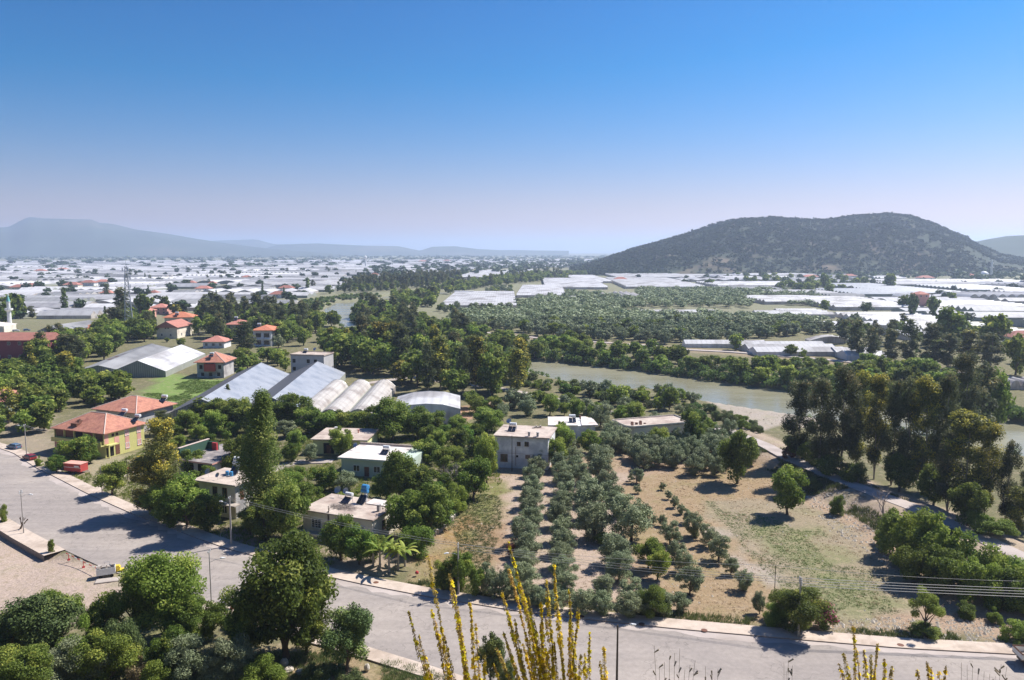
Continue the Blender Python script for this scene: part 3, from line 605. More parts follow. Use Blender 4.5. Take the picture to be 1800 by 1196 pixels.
def fb(mb, dims, face, s0, s1, z0, z1, o0, o1, m=0):
    La, Lb = dims
    if face == 'F': mb.box(s0, -o1, z0, s1, -o0, z1, m)
    elif face == 'R': mb.box(La+o0, s0, z0, La+o1, s1, z1, m)
    elif face == 'L': mb.box(-o1, Lb-s1, z0, -o0, Lb-s0, z1, m)
    else: mb.box(La-s1, Lb+o0, z0, La-s0, Lb+o1, z1, m)
def window(root, dims, face, u, z, w_, h, style='w'):
    Ls = dims[0] if face in 'FB' else dims[1]; s = u*Ls
    if style == 'shade_panel':
        m = MB(); fb(m, dims, face, s-w_/2, s+w_/2, z, z+h, -0.02, 0.03); m.build('window_shade_panel', M['dark'], root); return  # no real hole: a near-black box painted as the shade inside
    t = 0.09; m = MB()
    fb(m, dims, face, s-w_/2-t, s+w_/2+t, z-t, z, 0.0, 0.14); fb(m, dims, face, s-w_/2-t, s+w_/2+t, z+h, z+h+t, 0.0, 0.08)
    fb(m, dims, face, s-w_/2-t, s-w_/2, z, z+h, 0.0, 0.08); fb(m, dims, face, s+w_/2, s+w_/2+t, z, z+h, 0.0, 0.08)
    k = 2 if w_ > 1.6 else 1
    for j in range(k): 
        q = s-w_/2+w_*(j+1)/(k+1); fb(m, dims, face, q-0.04, q+0.04, z, z+h, 0.0, 0.07)
    if style == 'bars':
        for j in range(1, 4): fb(m, dims, face, s-w_/2, s+w_/2, z+h*j/4-0.03, z+h*j/4+0.03, 0.05, 0.09)
    fo = m.build('window', M['frame_w'] if style in 'wbars' else M['frame_b'], root)
    p = MB(); fb(p, dims, face, s-w_/2, s+w_/2, z, z+h, -0.02, 0.03); p.build('pane', M['glass'], fo)
def door(root, dims, face, u, w_, h, z=0.1, mt='frame_b'):
    Ls = dims[0] if face in 'FB' else dims[1]; s = u*Ls; m = MB(); fb(m, dims, face, s-w_/2, s+w_/2, z, z+h, 0, 0.07); d = m.build('door', M[mt], root)
    m = MB(); fb(m, dims, face, s+w_/2-0.2, s+w_/2-0.1, z+1.0, z+1.12, 0.07, 0.14); m.build('handle', M['steel'], d)
def hip_roof(root, La, Lb, z, rise, ov, mt, gable=False, caps=True, name='roof', axis=None):
    x0, x1, y0, y1 = -ov, La+ov, -ov, Lb+ov; W_, D_ = x1-x0, y1-y0; m = MB()
    alongx = W_ >= D_ if axis is None else axis == 'x'
    e = 0 if gable else min(W_, D_)/2
    e = min(e, (W_ if alongx else D_)/2-0.3) if not gable else 0
    if alongx: a, b = (x0+e, (y0+y1)/2, z+rise), (x1-e, (y0+y1)/2, z+rise)
    else: a, b = ((x0+x1)/2, y0+e, z+rise), ((x0+x1)/2, y1-e, z+rise)
    c = [(x0, y0, z), (x1, y0, z), (x1, y1, z), (x0, y1, z)]; t = 0.18
    if alongx: fs = [[c[0], c[1], b, a], [c[2], c[3], a, b], [c[3], c[0], a], [c[1], c[2], b]]
    else: fs = [[c[0], c[1], a], [c[2], c[3], b], [c[3], c[0], a, b], [c[1], c[2], b, a]]
    for f in fs: m.poly(f)
    lo = [(p[0], p[1], p[2]-t) for p in c]; m.poly(lo[::-1])
    for i in range(4): m.poly([lo[i], lo[(i+1) % 4], c[(i+1) % 4], c[i]])
    ro_ = m.build(name, M[mt], root)
    if caps:
        k = MB(); k.tube([a, b], 0.13, 5)
        if not gable:
            near = (a, b, b, a) if alongx else (a, a, b, b)
            for p, q in zip(c, near): k.tube([p, q], 0.12, 5)
        k.build('ridge_cap', M['mortar'], ro_)
    return ro_
def flat_roof(root, La, Lb, z, ov, mt, t=0.22, parapet=0.0, pm=None, name='roof', sides=None):
    m = MB().box(-ov, -ov, z, La+ov, Lb+ov, z+t, 0)
    if sides is not None: m.m[-4:] = [1]*4; m.m[-6] = 1
    r_ = m.build(name, [M[mt]]+([M[sides]] if sides else []), root)
    if parapet:
        q = MB(); w_ = 0.2; e = ov-0.01
        q.box(-e, -e, z+t, La+e, -e+w_, z+t+parapet); q.box(-e, Lb+e-w_, z+t, La+e, Lb+e, z+t+parapet)
        q.box(-e, -e+w_, z+t, -e+w_, Lb+e-w_, z+t+parapet); q.box(La+e-w_, -e+w_, z+t, La+e, Lb+e-w_, z+t+parapet)
        q.build('parapet', M[pm or mt], r_)
    return r_
def chimney(roof, x, y, z, h=1.0, w_=0.5, mt='plaster_g'):
    MB().box(x-w_/2, y-w_/2, z, x+w_/2, y+w_/2, z+h).box(x-w_/2-0.08, y-w_/2-0.08, z+h, x+w_/2+0.08, y+w_/2+0.08, z+h+0.12).build('chimney', M[mt], roof)
def house(name, label, cat, fr, H, wall, z=0.0, storeys=1):
    o, rz, La, Lb = fr; exclude(o, rz, La, Lb)
    r_ = empty(name, (o[0], o[1], z), rz, label, cat)
    MB().box(0, 0, -0.6, La, Lb, H).build('wall', M[wall], r_)
    return r_, (La, Lb)
def heater(root_frame, x, y, z, rot, label, tank='tank_w', tall=False, panels=2, s=1.0):
    s *= 0.8
    (o, rz) = root_frame; p = wpoint(o, rz, x, y)
    r_ = empty('solar_water_heater', (p[0], p[1], z), rz+rot, label, 'water heater', 'rooftop solar water heaters')
    fr = MB(); H = 1.5 if not tall else 2.4
    for a in (-0.85, 0.85):
        fr.tube([(a, 0.0, 0), (a, 0.0, H*0.8)], 0.04, 4); fr.tube([(a, 0, H*0.75), (a, -1.6, 0.15)], 0.04, 4); fr.tube([(a, -1.6, 0), (a, -1.6, 0.2)], 0.04, 4)
    fr.tube([(-0.85, 0, H*0.8), (0.85, 0, H*0.8)], 0.04, 4); fr.build('frame', M['steel'], r_)
    for k in range(panels):
        w_ = 1.9/panels; x0 = -0.95+k*w_+0.03; x1 = x0+w_-0.06
        q = [(x0, -1.65, 0.22), (x1, -1.65, 0.22), (x1, -0.1, H*0.68), (x0, -0.1, H*0.68)]; m = MB(); m.poly(q); m.poly([(a, b+0.04, c-0.08) for a, b, c in q][::-1])
        for i in range(4):
            j = (i+1) % 4; A_, B_ = q[i], q[j]; m.poly([(A_[0], A_[1]+0.04, A_[2]-0.08), (B_[0], B_[1]+0.04, B_[2]-0.08), B_, A_])
        m.build('solar_panel', M['panel'], r_)
    m = MB().tube([(-0.85, 0.1, H), (-0.8, 0.1, H), (0.8, 0.1, H), (0.85, 0.1, H)], [0.2, 0.4, 0.4, 0.2], 12); m.build('tank', M[tank], r_)
    if tall:
        m = MB().tube([(0, 0.35, 0), (0, 0.35, H+0.2)], 0.28, 8); m.build('stand', M['plaster_w'], r_)
        m = MB().tube([(-0.7, 0.35, H+0.75), (-0.62, 0.35, H+0.75), (0.62, 0.35, H+0.75), (0.7, 0.35, H+0.75)], [0.35, 0.6, 0.6, 0.35], 14); m.build('upper_tank', M[tank], r_)
    for ch in r_.children: ch.scale = (s, s, s)
    return r_
def dish(frm, x, y, z, label, s=1.0):
    o, rz = frm; p = wpoint(o, rz, x, y); r_ = empty('satellite_dish', (p[0], p[1], z), 2.6, label, 'satellite dish', 'satellite dishes on the roofs')
    MB().tube([(0, 0, 0), (0, 0, 0.9*s)], 0.03, 5).build('mount', M['steel'], r_)
    m = MB(); 
    prof = [(0.02, 0), (0.2, 0.02), (0.36, 0.07), (0.48, 0.14)]
    m.lathe([(a*s, b*s) for a, b in prof], 12); d = m.build('reflector', M['steel'], r_); d.location = (0, 0, 0.9*s); d.rotation_euler = (math.radians(-55), 0, 0)
    return r_
# A  yellow and pink house
fr = rectframe((186, 805), (90, 796), (262, 786)); hA, dm = house('yellow_house', 'two-storey yellow and pink house under a hipped terracotta roof with shaded balcony', 'house', fr, 6.1, 'yellow')
La, Lb = dm; rfA = hip_roof(hA, La, Lb, 6.1, 3.3, 0.7, 'tile')
MB().poly([(La*.30, .6, 6.9), (La*.42, .6, 6.9), (La*.42, 2.4, 7.9), (La*.36, 2.4, 8.25), (La*.30, 2.4, 7.9)]).box(La*.3, .5, 6.6, La*.42, 2.4, 7.5).build('dormer', M['frame_b'], rfA)
mm = MB()
for k in range(6): fb(mm, dm, 'F', La*k/5*0.985, La*k/5*0.985+0.28, 3.1, 6.0, 0.01, 0.25)
fb(mm, dm, 'F', 0, La, 2.9, 3.15, 0.0, 1.2); fb(mm, dm, 'F', 0, La, 3.15, 4.0, 1.0, 1.15); mm.build('balcony', M['yellow'], hA)
for k in range(5):
    q = MB(); fb(q, dm, 'F', La*(k+.12)/5, La*(k+.93)/5, 4.0, 5.85, 0.005, 0.06); q.build('balcony_panel', M['frame_b' if k != 2 else 'dark'], hA)  # brown panels fill the balcony bays, the middle one near-black
q = MB(); fb(q, dm, 'F', 0.3, La*.35, 0, 2.8, 0.01, 0.5); q.build('porch', M['pink'], hA)
for u, a_, z_, h_ in ((.04, .10, 3.3, 2.4), (.55, .1, 0.6, 5.4), (.86, .1, 0.6, 5.4), (.29, .12, 2.9, 1.6)):
    q = MB(); fb(q, dm, 'R', Lb*(u-a_/2), Lb*(u+a_/2), z_, z_+h_, 0.01, 0.04); q.build('painted_panel', M['pink'], hA)
for u in (.55, .86):
    for z_ in (1.0, 4.2): window(hA, dm, 'R', u, z_, 1.1, 1.2)
window(hA, dm, 'R', .2, 4.9, .45, .45, 'brown'); window(hA, dm, 'R', .3, 4.9, .45, .45, 'brown')
q = MB(); fb(q, dm, 'R', 0.3, 2.4, 0.05, 2.3, 0.005, 0.06); q.build('porch_shade_panel', M['dark'], hA); door(hA, dm, 'R', .3, 1.2, 2.5)  # black panel on the solid wall stands in for porch shade
q = MB(); fb(q, dm, 'R', .0, .3, 0, 3.1, .9, 1.2); fb(q, dm, 'R', .0, 3.0, 2.85, 3.1, .01, 1.2); q.build('porch_post', M['yellow'], hA)
for x_, y_, lb in ((La*.62, Lb+1.2, 'solar water heater behind the ridge of the yellow house, left one'), (La*.98, Lb*.98, 'solar water heater at the back corner of the yellow house roof')):
    heater((fr[0], fr[1]), x_, y_-1.2, 7.6 if x_ < La*.8 else 6.9, 0, lb, s=1.2)
# B  house behind
fr = rectframe((232, 762), (196, 759), (305, 745), La=13, Lb=12, rz=rectframe((186, 805), (90, 796), (262, 786))[1]); hB, dm = house('red_roofed_house', 'house behind the yellow one with a broad hipped terracotta roof and grey side wall', 'house', (fr[0], fr[1], 15, 13), 6.0, 'plaster_g')
hip_roof(hB, 15, 13, 6.0, 3.0, 0.9, 'tile'); window(hB, (15, 13), 'R', .6, 3.6, 1, 1.1); window(hB, (15, 13), 'R', .6, 1, 1, 1.1); window(hB, (15, 13), 'F', .8, 3.6, 1.2, 1.2)
heater((fr[0], fr[1]), 13.5, 11.5, 6.9, 0.2, 'solar water heater with black panels on the right slope of the plain red roof', s=1.25)
# C  red and green house
fr = rectframe((375, 862), (321, 852), (438, 832)); hC, dm = house('red_green_house', 'half-finished house painted red and green under a dark flat roof', 'house', (fr[0], fr[1], fr[2], fr[3]), 5.6, 'plaster_g')
La, Lb = dm; rC = flat_roof(hC, La, Lb, 5.6, 0.5, 'darkslab', 0.3, sides='pink')
MB().box(-0.5, 0.5, -0.5, -0.1, Lb*.7, 8.0).build('side_wall', M['greenwall'], hC)
MB().box(-0.1, Lb*.68, 5.9, La*.3, Lb*.7, 7.6).build('stair_wall', M['greenwall'], hC); MB().box(-.55, .4, 8.0, -.05, Lb*.72, 8.12).build('coping', M['mortar'], hC)
MB().box(La*.16, Lb*.64, 5.91, La*.3, Lb*.679, 7.55).build('red_panel', M['redpaint'], hC)
for u, w_ in ((.3, 2.6), (.72, 2.6)):
    for z_ in (0.3, 3.1): q = MB(); fb(q, dm, 'F', u*La-w_/2, u*La+w_/2, z_, z_+2.2, .005, .05); q.build('porch_shade_panel', M['dark'], hC)  # shade of the front porches painted as black panels on the wall
for u in (.3, .7): q = MB(); fb(q, dm, 'R', u*Lb-1.2, u*Lb+1.2, 3.0, 5.1, .005, .05); q.build('porch_shade_panel', M['dark'], hC)  # same painted shade panels on the right face
q = MB(); fb(q, dm, 'R', 0, Lb*.5, 2.5, 3.1, 0.01, .9); q.build('balcony', M['plaster_w'], hC); chimney(rC, La*.6, Lb*.85, 5.9, .9, .35, 'pink')
heater((fr[0], fr[1]), La*.85, Lb*.8, 5.9, .2, 'solar water heater with tilted panels on the dark flat roof', s=1.3); dish((fr[0], fr[1]), La*.6, Lb*.75, 5.9, 'satellite dish beside the heater on the dark flat roof', 1.2)
# D  concrete corner house
fr = rectframe((415, 913), (350, 904), (462, 893)); hD, dm = house('corner_house', 'two-storey concrete corner house with an overhanging bare slab roof', 'house', fr, 6.6, 'plaster_c'); La, Lb = dm
rD = flat_roof(hD, La, Lb, 6.6, .9, 'roofslab', .25)
for u in (.45, .72): window(hD, dm, 'F', u, 4.0, .9, 1.7, 'brown')
window(hD, dm, 'F', .3, .9, 1, 1.3); window(hD, dm, 'F', .7, .9, 1, 1.3); window(hD, dm, 'R', .55, 3.7, 1, 1.6, 'brown'); door(hD, dm, 'R', .25, 1, 2.1, 3.3)
MB().box(La+.005, .1, .1, La+.05, Lb*.4, 6.4).build('grey_panel', M['plaster_g'], hD); MB().box(La*.6, -1.6, 2.9, La+1.2, -.01, 3.1).build('balcony', M['concrete'], hD)
heater((fr[0], fr[1]), La*.5, Lb*.78, 6.85, .1, 'water heater with white header tank above small blue drums on the corner house', s=1.1, tall=True)
for k in (0, 1):
    p = wpoint(fr[0], fr[1], La*.42+k*1.0, Lb*.52); m = MB().lathe([(0, 0), (.32, 0), (.34, .1), (.34, .8), (.3, .9), (0, .9)], 10); o = m.build('plastic_drum', M['tank_b'], None, (p[0], p[1], 6.85)); tag(o, ('left' if k == 0 else 'right')+' blue plastic drum under the tank on the corner house roof', 'drum')
dish((fr[0], fr[1]), La*.12, Lb*.2, 6.85, 'satellite dish at the left edge of the corner house roof', 1.3); dish((fr[0], fr[1]), La*.45, Lb*.12, 6.85, 'satellite dish at the front of the corner house roof', 1.0)
# E  flat house with blue tank
fr = rectframe((655, 958), (533, 938), (702, 928)); hE, dm = house('flat_roofed_house', 'cream flat-roofed house by the street with a blue tank on its roof', 'house', fr, 4.3, 'plaster_c'); La, Lb = dm
rE = flat_roof(hE, La, Lb, 4.3, .35, 'roofslab', .22)
window(hE, dm, 'F', .2, 1.5, 1.9, 1.5, 'bars'); window(hE, dm, 'F', .52, 1.5, 1.9, 1.5, 'bars'); window(hE, dm, 'F', .82, 1.5, 1.9, 1.5, 'bars'); window(hE, dm, 'R', .42, 1.6, .9, 1.5, 'brown')
MB().box(0, -2.2, -.3, La*.42, -.01, .8).build('terrace', M['plaster_g'], hE); MB().box(-.0, -2.35, .8, La*.42, -2.2, 1.25).build('terrace_wall', M['plaster_c'], hE)
MB().box(La*.62, Lb*.72, 4.53, La+.3, Lb+.3, 4.68).build('white_patch', M['whiteslab'], rE); chimney(rE, La*.92, Lb*.45, 4.52, 1.1, .5)
heater((fr[0], fr[1]), La*.38, Lb*.72, 4.53, -.1, 'solar water heater with white tank on the flat cream house, left one', s=1.15)
heater((fr[0], fr[1]), La*.58, Lb*.80, 4.53, -.1, 'tall solar water heater carrying a bright blue tank', tank='tank_b', tall=True, s=1.1)
dish((fr[0], fr[1]), La*.14, Lb*.9, 4.53, 'left satellite dish at the back of the blue-tanked house', 1.5); dish((fr[0], fr[1]), La*.24, Lb*.95, 4.53, 'right satellite dish at the back of the blue-tanked house', 1.3)
m = MB(); rr_ = random.Random(3)
for k in range(260):
    a = rr_.uniform(0, 6.3); q = rr_.uniform(0, 1)**.5; x = q*2.6*math.cos(a); y = q*1.1*math.sin(a); b = rr_.uniform(0, 6.3); l = rr_.uniform(.4, 1.1); z_ = rr_.uniform(0, .55)*(1-q*.6)
    m.tube([(x, y, z_+.03), (x+l*.5*math.cos(b), y+l*.5*math.sin(b), z_+rr_.uniform(0, .25)), (x+l*math.cos(b), y+l*.8*math.sin(b), z_)], .022, 3, cap=False)
p = wpoint(fr[0], fr[1], La*.45, Lb*.36); tag(m.build('brushwood_pile', M['greybark'], None, (p[0], p[1], 4.52), fr[1]), 'tangled pile of dry vine cuttings lying on the flat cream roof', 'brushwood')
m = MB(); 
for k in range(5): m.tube([(0, 0, 0), (.1, .1*k, 2), (rr_.uniform(-.3, .3), .3, 4.5), (rr_.uniform(-.5, .9), .9, 4.9+rr_.random()*.4)], [.09, .07, .05, .03], 5)
p = wpoint(fr[0], fr[1], La*.38, -.3); tag(m.build('vine_stem', M['bark'], None, (p[0], p[1], .2), fr[1]), 'bare twisted vine stem climbing the front of the blue-tanked house', 'vine')
# F yellow low house, G mint bungalow
fr = rectframe((643, 800), (552, 797), (658, 781), Lb=11.5); hF, dm = house('low_yellow_house', 'low pale yellow house with a sun-bleached flat roof behind a round tree', 'house', fr, 3.6, 'paleyellow'); La, Lb = dm
rF = flat_roof(hF, La, Lb, 3.6, .5, 'roofslab', .22); window(hF, dm, 'R', .4, 1.2, .8, 1.0); window(hF, dm, 'F', .45, 1.1, 1.4, 1.3); door(hF, dm, 'F', .3, 1.1, 2.2); q = MB(); fb(q, dm, 'F', La*.2, La*.4, .1, 2.8, .005, .04); q.build('porch_shade_panel', M['dark'], hF)  # porch shade painted as a black panel beside the door
chimney(rF, La*.72, Lb*.6, 3.82, .8, .3, 'pink'); chimney(rF, La*.2, Lb*.9, 3.82, .5, .6, 'plaster_w')
fr = rectframe((690, 842), (597, 838), (727, 822), Lb=11); hG, dm = house('mint_bungalow', 'pale mint bungalow with a wide white flat roof, screened by trees', 'house', fr, 3.8, 'mintwall'); La, Lb = dm
rG = flat_roof(hG, La, Lb, 3.8, .6, 'whiteslab', .45, sides='mintwall'); window(hG, dm, 'F', .3, 1.2, 1.4, 1.3); window(hG, dm, 'F', .7, 1.2, 1.4, 1.3); door(hG, dm, 'F', .5, 1.1, 2.2)
MB().box(La+.61, Lb*.3, -.4, La+3.6, Lb+.3, 3.9).build('annex', M['mintwall'], hG); MB().box(-.6, Lb+.3, 4.25, La+.6, Lb+.59, 4.75).build('parapet', M['roofslab'], rG)
heater((fr[0], fr[1]), La*.72, Lb*.45, 4.25, -.1, 'solar water heater half hidden by a branch on the mint bungalow', s=1.2); dish((fr[0], fr[1]), La*.06, Lb*.55, 4.25, 'satellite dish on the left edge of the mint bungalow roof', 1.3)
# H stained white house
fr = rectframe((963, 826), (871, 820), (972, 808), Lb=10.5); hH, dm = house('white_house', 'stained white two-storey house above the olive rows', 'house', fr, 7.3, 'plaster_w'); La, Lb = dm
rH = flat_roof(hH, La, Lb, 7.3, .45, 'roofslab', .25)
window(hH, dm, 'F', .45, 5.3, .7, .8, 'brown'); window(hH, dm, 'F', .6, 5.3, .8, .9, 'brown'); window(hH, dm, 'F', .17, 1.4, 1.5, 1.6, 'brown'); window(hH, dm, 'F', .42, 2.5, .5, .5, 'shade_panel'); window(hH, dm, 'F', .62, 2.4, .9, .7, 'brown'); window(hH, dm, 'R', .5, 1.4, 1, 1.3); door(hH, dm, 'R', .75, 1, 2)
q = MB(); fb(q, dm, 'F', 0, La, 3.35, 3.43, .01, .06); q.build('storey_band', M['plaster_g'], hH); q = MB(); fb(q, dm, 'R', 1, Lb*.8, 3.9, 4.1, .01, 1.3); fb(q, dm, 'R', 1, Lb*.8, 4.1, 4.9, 1.2, 1.3); q.build('balcony', M['plaster_w'], hH)
chimney(rH, La*.64, .4, 7.55, .9, .45); chimney(rH, La*.8, .5, 7.55, .9, .5)
q = MB(); fb(q, dm, 'F', La*.39, La*.39+.07, .5, 5, .05, .12); q.build('drain_pipe', M['frame_b'], hH)
heater((fr[0], fr[1]), La*.25, Lb*.5, 7.55, -.05, 'solar water heater on the stained white house roof', s=1.25); dish((fr[0], fr[1]), La*.1, Lb*.9, 7.55, 'satellite dish at the back left of the stained white house', 1.4)
m = MB(); 
for k in range(6): m.box(-1+k*.35, -.3+.1*(k % 3), 0, -.6+k*.35, .2+.1*(k % 2), .25+.15*(k % 3))
p = wpoint(fr[0], fr[1], La*.66, Lb*.85); tag(m.build('rubble_pile', M['stone'], None, (p[0], p[1], 7.55), .3), 'small heap of broken blocks near the back of the white house roof', 'rubble')
# I, J
fr = rectframe((1046, 772), (966, 772), None, Lb=10); hI, dm = house('broken_roofed_house', 'low whitewashed house with a cracked pale roof behind the stained white house', 'house', fr, 3.6, 'plaster_w'); La, Lb = dm
m = MB().prism([(-.4, -.3), (La*.62, -.5), (La*.66, Lb*.6), (La*.5, Lb+.4), (0, Lb+.3)], 3.6, 3.85).prism([(La*.70, -.6), (La+.8, -.2), (La+.2, Lb*.7), (La*.86, Lb+.3), (La*.74, Lb+.2)], 3.6, 3.9)
rI = m.build('roof', M['whiteslab'], hI); heater((fr[0], fr[1]), La*.52, Lb*.4, 3.86, 0, 'solar water heater on the cracked pale roof', s=1.3); window(hI, dm, 'F', .3, 1.2, 1, 1.1); chimney(rI, La*.72, Lb*.7, 3.9, .8, .4, 'frame_b')
c0 = G(1105, 778); c1 = G(1215, 768); rz_ = math.atan2(c1[1]-c0[1], c1[0]-c0[0]); Lw = math.dist(c0, c1)
hJ = empty('beige_house', (c0[0], c0[1], 0), rz_, 'low beige house with a rounded corner and junk on its parapet roof', 'house'); EXCL.append([wpoint(c0, rz_, a, b) for a, b in ((-1, -1), (Lw+1, -1), (Lw+1, 10), (-1, 10))])
pr = [(2.4, 0), (Lw, 0), (Lw, 9), (0, 9), (0, 2.6), (.25, 1.4), (.9, .55), (1.6, .12)]
MB().prism(pr, -.5, 3.7).build('wall', M['plaster_c'], hJ); po = [(a+(-.25 if a < Lw/2 else .25), b+(-.25 if b < 4 else .25)) for a, b in pr]; rJ = MB().prism(po, 3.7, 3.95).build('roof', M['roofslab'], hJ)
q = MB(); n_ = len(po)
for i in range(n_):
    a, b = po[i], po[(i+1) % n_]; d_ = math.dist(a, b); nx_, ny_ = (b[1]-a[1])/d_*.12, -(b[0]-a[0])/d_*.12; q.prism([a, b, (b[0]-nx_, b[1]-ny_), (a[0]-nx_, a[1]-ny_)], 3.95, 4.3)
q.build('parapet', M['plaster_c'], rJ); window(hJ, (Lw, 9), 'F', .5, 1.3, 1, 1.1); door(hJ, (Lw, 9), 'F', .7, 1, 2)
m = MB(); 
for k in range(9): m.box(2+k*.5, 2+(k*7 % 5)*.5, 0, 2.5+k*.5, 2.6+(k*7 % 5)*.5, .2+.1*(k % 4))
tag(m.build('scrap_pile', M['frame_b'], None, (c0[0], c0[1], 3.96), rz_), 'brown scrap scattered on the flat roof of the low beige house', 'scrap')
# K unfinished block house
fr = rectframe((570, 662), (512, 660), None, Lb=9); hK, dm = house('block_house', 'unfinished grey block house with bare window holes between the glasshouses', 'house', fr, 8.2, 'block'); La, Lb = dm
rK = flat_roof(hK, La, Lb, 8.2, .25, 'roofslab', .25, .25, 'roofslab')
for u, z_ in ((.1, 5.2), (.53, 5.2), (.75, 5.2), (.1, 2.0), (.53, 2.0)): window(hK, dm, 'F', u, z_, 1.3, 1.5, 'shade_panel')
heater((fr[0], fr[1]), La*.25, Lb*.7, 8.45, 0, 'solar water heater on the roof of the grey block house', s=1.2); dish((fr[0], fr[1]), La*.5, Lb*.8, 8.45, 'white satellite dish on the grey block house', 1.6)
# L villa, M derelict, N cream, O orange, P small, Q school, R, S, T, U
fr = rectframe((478, 609), (447, 609), None, Lb=12); hL, dm = house('white_villa', 'white two-storey villa with a red hipped roof and columned balcony', 'house', fr, 8.2, 'plaster_w'); La, Lb = dm
hip_roof(hL, La, Lb, 8.6, 2.2, 1.6, 'tile_o', caps=False)
for u in (.25, .72):
    for z_ in (1.0, 4.8): window(hL, dm, 'F', u, z_, 2.6, 2.0, 'brown')
q = MB(); fb(q, dm, 'F', 0, La, 3.7, 4.0, .01, 1.0); [fb(q, dm, 'F', a*La, a*La+.3, 0, 8.2, .8, 1.1) for a in (0, .47, .96)]; q.build('balcony', M['plaster_w'], hL)
heater((fr[0], fr[1]), 1, 6, 9.6, 0, 'white water heater at the left end of the villa roof', s=1.4)
fr = rectframe((394, 664), (347, 664), None, Lb=11); hM, dm = house('derelict_house', 'derelict brick and plaster house with a pyramid tile roof beside the meadow', 'house', fr, 6.2, 'plaster_g'); La, Lb = dm
hip_roof(hM, La, Lb, 6.2, 3.4, 1.0, 'tile'); q = MB(); fb(q, dm, 'F', La*.3, La*.7, 2.6, 5.6, .01, 1.2); q.build('porch', M['redbox'], hM)
for u in (.15, .85): window(hM, dm, 'F', u, 3.4, 1.2, 1.6, 'shade_panel')
for u in (.2, .5, .8): window(hM, dm, 'F', u, .6, 1.2, 1.4, 'shade_panel')
heater((fr[0], fr[1]), La*.5, 2.2, 8.0, 0, 'white water heater on the pyramid roof beside the meadow', s=1.2)
fr = rectframe((312, 596), (275, 596), (340, 590)); hN, dm = house('cream_house', 'cream gabled house with dark brown eaves and small paired windows', 'house', fr, 6.6, 'plaster_c'); La, Lb = dm
hip_roof(hN, La, Lb, 6.6, 3.4, .8, 'tile_f', gable=True, caps=False, axis='y'); MB().poly([(0, .0, 6.6), (La, 0, 6.6), (La/2, 0, 9.7)]).poly([(La, Lb, 6.6), (0, Lb, 6.6), (La/2, Lb, 9.7)]).build('gable', M['plaster_c'], hN)
for u, z_ in ((.45, 5.6), (.58, 5.6), (.25, 1.6), (.68, 1.6)): window(hN, dm, 'F', u, z_, .9, 1.3)
for u in (.3, .7): window(hN, dm, 'R', u, 1.6, 1, 1.3)
fr = rectframe((338, 583), (290, 584), (352, 578), Lb=12); hO, dm = house('orange_roofed_house', 'tall pale house with a bright orange hipped roof behind the cream gabled house', 'house', fr, 9, 'plaster_c'); La, Lb = dm
hip_roof(hO, La, Lb, 9, 3, 1.2, 'tile_o', caps=False)
for u in (.2, .5, .8): window(hO, dm, 'F', u, 6, 1.3, 1.4); window(hO, dm, 'R', u, 6, 1.2, 1.4)
heater((fr[0], fr[1]), La*.45, 1.5, 10, 0, 'water heater in front of the orange hipped roof', s=1.5)
def small_house(pl, pr_, y, H, D, wall, roof, rise, label, ov=.8, nw=3, gable=False, sty='w'):
    fr = rectframe((pr_, y), (pl, y), None, Lb=D); h_, dm = house('tiled_house', label, 'house', fr, H, wall)
    if gable: 
        hip_roof(h_, dm[0], dm[1], H, rise, ov, roof, gable=True, caps=False)
        MB().poly([(0, dm[1], H), (0, 0, H), (0, dm[1]/2, H+rise*.93)]).poly([(dm[0], 0, H), (dm[0], dm[1], H), (dm[0], dm[1]/2, H+rise*.93)]).build('gable', M[wall], h_)
    else: hip_roof(h_, dm[0], dm[1], H, rise, ov, roof, caps=False)
    for k in range(nw):
        window(h_, dm, 'F', (k+.5)/nw, H-2.2, 1.2, 1.3, sty)
        if H > 5: window(h_, dm, 'F', (k+.5)/nw, .9, 1.2, 1.3, sty)
    return h_, fr
small_house(357, 394, 613, 3.6, 10, 'plaster_w', 'tile_f', 2.6, 'small white house with a pinkish red roof and porch left of the villa')
hR, fR_ = small_house(398, 434, 592, 7.2, 12, 'plaster_g', 'tile_f', 2.4, 'grey-green two-storey house with a faded red hipped roof among eucalyptus'); heater((fR_[0], fR_[1]), 4, 6, 9, 0, 'water heater on the faded roof among the eucalyptus', s=1.5)
small_house(-30, 84, 633, 9.2, 12, 'purple', 'tile_f', 3.0, 'long plum coloured school-like building with a red roof at the left edge', 1.0, 6, True)
small_house(138, 172, 592, 4.5, 12, 'plaster_c', 'tile_o', 2.6, 'bungalow with a bright red roof beside the grey hall')
small_house(238, 262, 560, 5.5, 12, 'pink', 'tile_f', 2.6, 'pinkish house with a red roof right of the lattice mast')
small_house(264, 293, 553, 5.5, 12, 'pink', 'tile_f', 2.8, 'brick pink house with a dull red roof beyond the cream gabled house')
small_house(-40, 14, 732, 4.6, 12, 'mintwall', 'tile', 2.6, 'house with a terracotta roof and pale wall cut off by the left edge')
fr = rectframe((104, 600), (80, 599), (178, 575), La=12, Lb=34); hS, dm = house('grey_hall', 'long grey corrugated hall with a pitched pale roof at the village edge', 'shed', (fr[0], fr[1], 13, 36), 5.5, 'plaster_g'); hip_roof(hS, 13, 36, 5.5, 3, .4, 'greyfilm', gable=True, caps=False, axis='y'); MB().poly([(0, -.001, 5.5), (13, -.001, 5.5), (6.5, -.001, 8.4)]).build('gable', M['plaster_g'], hS)
